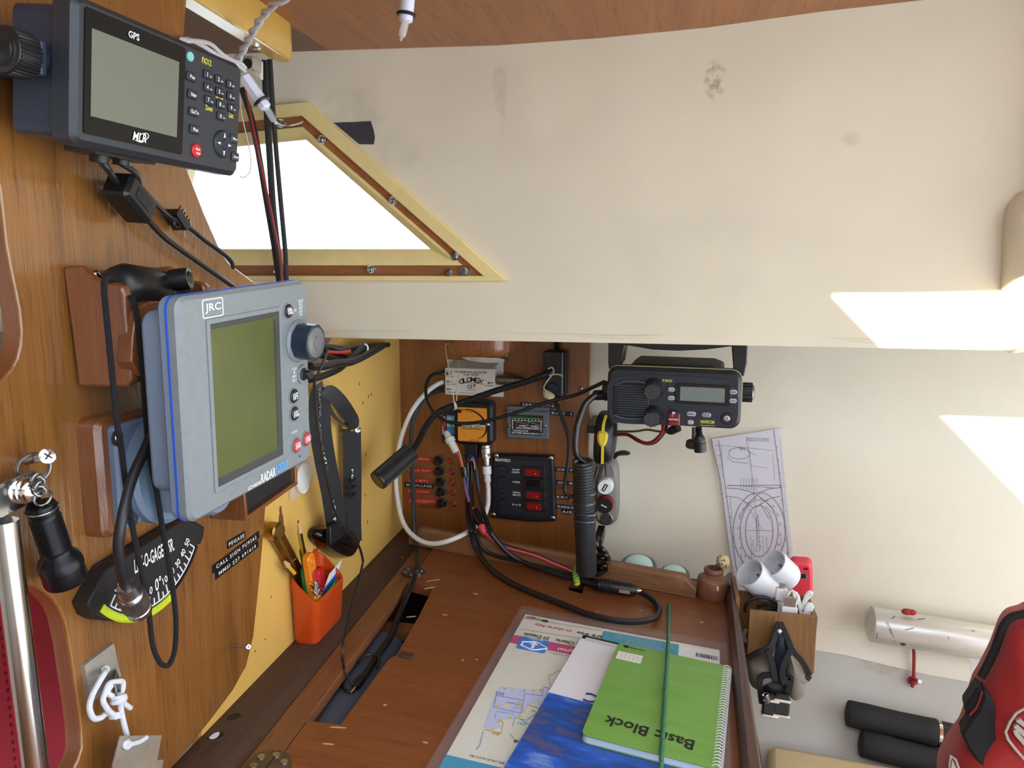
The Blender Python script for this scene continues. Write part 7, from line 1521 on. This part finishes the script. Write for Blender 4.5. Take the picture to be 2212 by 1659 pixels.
# --- red bag at the right
BG = face((.47,.90,-.08), (-.25,-.95,.15))
bl_ = lambda ps, o_=0: [BG.l(cb(*p),o_) for p in ps]
bgr = root('red_bag', 'red fabric bag with black trim and a grey shield emblem', 'bag', BG)
REDC = mat('red canvas',(158,24,22),.8,bump=(600,.4),sheen=.2); BLKC = mat('black canvas',(24,22,24),.85,bump=(600,.4))
outb = [(2330,600),(2191,640),(2110,665),(2062,720),(2030,800),(2000,880),(1960,965),(1910,1060),(1870,1130),(1835,1250),(1815,1320),(1780,1420),(1720,1500),(1660,1600),(1630,1690),(1650,1800),(1900,1850),(2400,1850),(2500,1200),(2480,800)]
obj('body', MB().pillow(spl(bl_(outb),3), 0, .05, 9, .05, c=BG.l(cb(2230,1300))), REDC, bgr, BG)
def patch(name, ps, m, o0, th=.006, bev=0): return obj(name, MB().poly(bl_(ps,o0), -o0-th, -o0+.03, bev), m, bgr, BG)
obj('edge_trim', MB().tube([BG.l3(cb(*p),.012) for p in ((2330,592),(2191,632),(2110,655),(2056,712),(2025,790),(1995,875),(1955,960),(1905,1055))], .0046, 10), BLKC, bgr, BG)
patch('corner_pad', ((1880,1108),(1925,1142),(1905,1215),(1870,1270),(1830,1312),(1795,1265),(1795,1235)), BLKC, .028, .006, .003)
patch('zip_panel', ((1925,1140),(1975,1190),(2000,1260),(1995,1380),(2030,1480),(2090,1600),(2130,1720),(1960,1750),(1900,1640),(1820,1520),(1770,1420),(1800,1380),(1825,1330),(1880,1270)), BLKC, .036, .006, .003)
GRYE = mat('grey emblem',(176,164,152),.7)
def em(ps, o0=.052, r=.0016, closed=True): obj('emblem_outline', MB().tube([BG.l3(cb(*p),o0) for p in ps], r, 5, 1, closed), GRYE, bgr, BG)
em(((2191,1265),(2140,1295),(2100,1350),(2068,1420),(2085,1470),(2130,1530),(2200,1610),(2260,1640),(2300,1560),(2290,1400),(2250,1300)))
for ps in (((2120,1385),(2145,1365),(2200,1420),(2200,1460)),((2118,1410),(2140,1400),(2200,1480),(2200,1520),(2130,1440)),((2135,1345),(2165,1330),(2215,1380),(2215,1405))): obj('emblem_bar', MB().poly(bl_(ps,.052),-.0535,-.045), GRYE, bgr, BG)
em(((1705,1575),(1735,1600),(1755,1655),(1770,1720),(1700,1720),(1695,1640)),.034,.0014); obj('emblem_bar', MB().poly(bl_(((1715,1600),(1740,1660),(1745,1700),(1705,1660)),.034),-.036,-.028), GRYE, bgr, BG)
obj('red_seam', MB().tube([BG.l3(cb(*p),.037) for p in ((1830,1308),(1880,1250),(1915,1150))],.0012,6), REDC, bgr, BG)
# --- clear acrylic piece beside the bag
cp_ = root('clear_tray', 'clear plastic tray corner between the tube and the red bag', 'tray', loc=atY(cb(1900,1000),1.0))
cq_ = [atY(cb(*p),1.06) for p in ((1832,938),(1905,945),(1905,1010),(1868,1105),(1850,1060))]; cq2 = [atY(cb(*p),1.02) for p in ((1895,915),(1985,912),(1960,960),(1905,985))]
CLR = mat('clear acrylic',(226,228,230),.1,alpha=.35)
def thick(m, P, d): n = len(P); return m.add(list(P)+[p+d for p in P],[tuple(range(n)),tuple(range(n,2*n))[::-1]]+[(j,(j+1)%n,n+(j+1)%n,n+j) for j in range(n)])
obj('wall', thick(MB(),cq_,Vector((0,.004,0))), CLR, cp_, WORLD); obj('rim', thick(MB(),cq2,Vector((0,.004,.001))), CLR, cp_, WORLD)
# ================================================================ AROUND THE WINDOW AND CEILING
UW = UPW.w
for pts,r,m,lab,nm in ((((522,190),(545,262),(560,340),(575,430),(592,530),(606,625),(625,700)),.0040,RUBBER,'thick black cable hanging in front of the window beside the red wire','window_cable'),
    (((572,130),(577,240),(583,340),(590,450),(600,540),(613,625),(640,710)),.0044,RUBBER,'thick black cable hanging from the beam end across the window','window_cable'),
    (((583,128),(590,240),(597,330),(606,430),(616,540),(622,620),(655,710)),.0032,RUBBER,'thinner black cable hanging on the right of the window bundle','window_cable'),
    (((530,195),(548,280),(560,340),(580,430),(594,500),(606,560),(612,625),(632,700)),.0014,RW_,'thin red wire hanging across the window','window_wire'),
    (((527,195),(545,285),(557,345),(577,435),(591,505),(603,565),(609,625),(628,700)),.0013,RUBBER,'thin black wire paired with the red one across the window','window_wire')):
    cable(nm, [UW(p,{.0040:.026,.0044:.036,.0032:.046,.0014:.054,.0013:.0572}[r]) for p in pts], r, m, lab)
obj('tape_patch', MB().poly([U(cw(*p),.001) for p in ((985,568),(1110,565),(1230,558),(1250,620),(1258,665),(1250,712),(1155,712))], -.001, .0), mat('black cloth tape',(52,52,56),.7), fr=UPW, label='piece of black tape on the cream lining by the window', cat='tape')
wc_ = root('cable_cover', 'white plastic cable clip under the beam end', 'clip', loc=atY(cc(820,480),.87))
wq_ = [atY(cc(*p),.87) for p in ((820,400),(882,440),(882,572),(812,530))]; obj('plate', thick(MB(),wq_,Vector((0,.006,0))), mat('ivory plastic',(224,216,200),.45), wc_, WORLD, bevel=.0006)
wq_ = [atY(cc(*p),.85) for p in ((735,410),(825,400),(822,500),(760,470))]; obj('body', thick(MB(),wq_,Vector((0,.02,0))), mat('grey ivory',(170,162,148),.5), wc_, WORLD, bevel=.0006); p = atY(cc(788,462),.8495); obj('screw', MB().cyl(p,p+Vector((0,-.001,0)),.006,None,14), mat('dark screw',(60,50,40),.5,.6), wc_, WORLD)
p = atY(cc(850,498),.868); obj('pin', MB().tube([atY(cc(820,500),.866),p],.0014,6,1), STEEL, wc_, WORLD)
# neon indicator lamps on twisted flex
CLRG = mat('bulb glass',(240,240,240),.03,alpha=.3,spec=.8)
def neon(name, lab, a_, b_, e_):
    n_ = root(name, lab, 'lamp', loc=b_); d_ = (b_-a_)
    obj('holder', MB().rev(a_,b_,[(0,.0052),(.02,.0066),(.72,.0068),(.74,.0060),(.80,.0060),(.82,.0066),(.95,.0064),(1,.004)],6 if name=='flex_lamp' else 20), mat('bluish white plastic',(222,224,240),.35), n_, WORLD, ang=20)
    obj('rubber_ring', MB().torus(a_+d_*.78, d_, .0078,.0016,26,8), BLACK, n_, WORLD)
    obj('bulb', MB().rev(b_-d_*.02,e_,[(0,.0036),(.6,.0036),(.75,.0030),(.82,.0012),(.90,.0018),(1,.0006)],16), CLRG, n_, WORLD)
    return n_
a_, b_, e_ = atY(cc(765,555),.760), atY(cc(925,785),.766), atY(cc(998,905),.768)
n1 = neon('flex_lamp', 'white plastic lamp holder with a clear bulb hanging at the window corner', a_, b_, e_)
TWF = mat('grey white flex',(196,194,196),.5)
fx_ = [atY(cc(x,y),Y_) for x,y,Y_ in ((735,540,.76),(715,480,.758),(722,420,.755),(770,330,.735),(830,220,.71),(900,110,.69),(980,30,.67),(1060,-10,.66),(1160,-70,.65))]
tf_ = MB(); tf_.helix(fx_,.0020,.0021,4.5,7,20,8)
h2 = MB().helix(fx_,-.0020,.0021,4.5,7,20,8)
obj('twisted_strand', tf_, TWF, n1, WORLD); obj('twisted_strand', h2, TWF, n1, WORLD)
for k,pts in enumerate(((((310,287),.62),((380,290),.66),((460,330),.69),((560,395),.71),((640,440),.735),((720,475),.75),((770,520),.76)),(((330,295),.63),((430,298),.67),((520,320),.70),((600,390),.72),((680,440),.74),((740,460),.755),((775,500),.76)))):
    obj('loop_strand', MB().tube([atY(cc(*p),Y_) for p,Y_ in pts],.0021,8), TWF, n1, WORLD)
n2 = neon('pendant_lamp', 'white plastic lamp holder with a clear bulb hanging from the ceiling', atY(cc(1955,-110),.72), atY(cc(1930,165),.72), atY(cc(1895,298),.72))
pt_ = atY(cc(1955,-105),.72); obj('flex', MB().helix([pt_,pt_+Vector((.001,-.002,.01)),Vector((pt_.x,pt_.y-.004,czt(pt_.x)+.001))],.0018,.0018,2.5,6,12), TWF, n2, WORLD)
cable('nylon_line', [atY(c1(x,y),.79) for x,y in ((1625,520),(1630,600),(1650,780),(1690,960),(1712,1080),(1705,1170),(1670,1210),(1640,1205))], .0006, STR, 'thin pale nylon line hanging beside the satellite receiver').__setitem__('category','line')
cable('bulb_string', [atY(cw(600,562),.77), UW(cw(640,585),.03), UW(cw(700,586),.02), UW(cw(760,572),.011), UW(cw(782,560),.010)], .0010, STR, 'short white string from the bulb to the window frame').__setitem__('category','string')
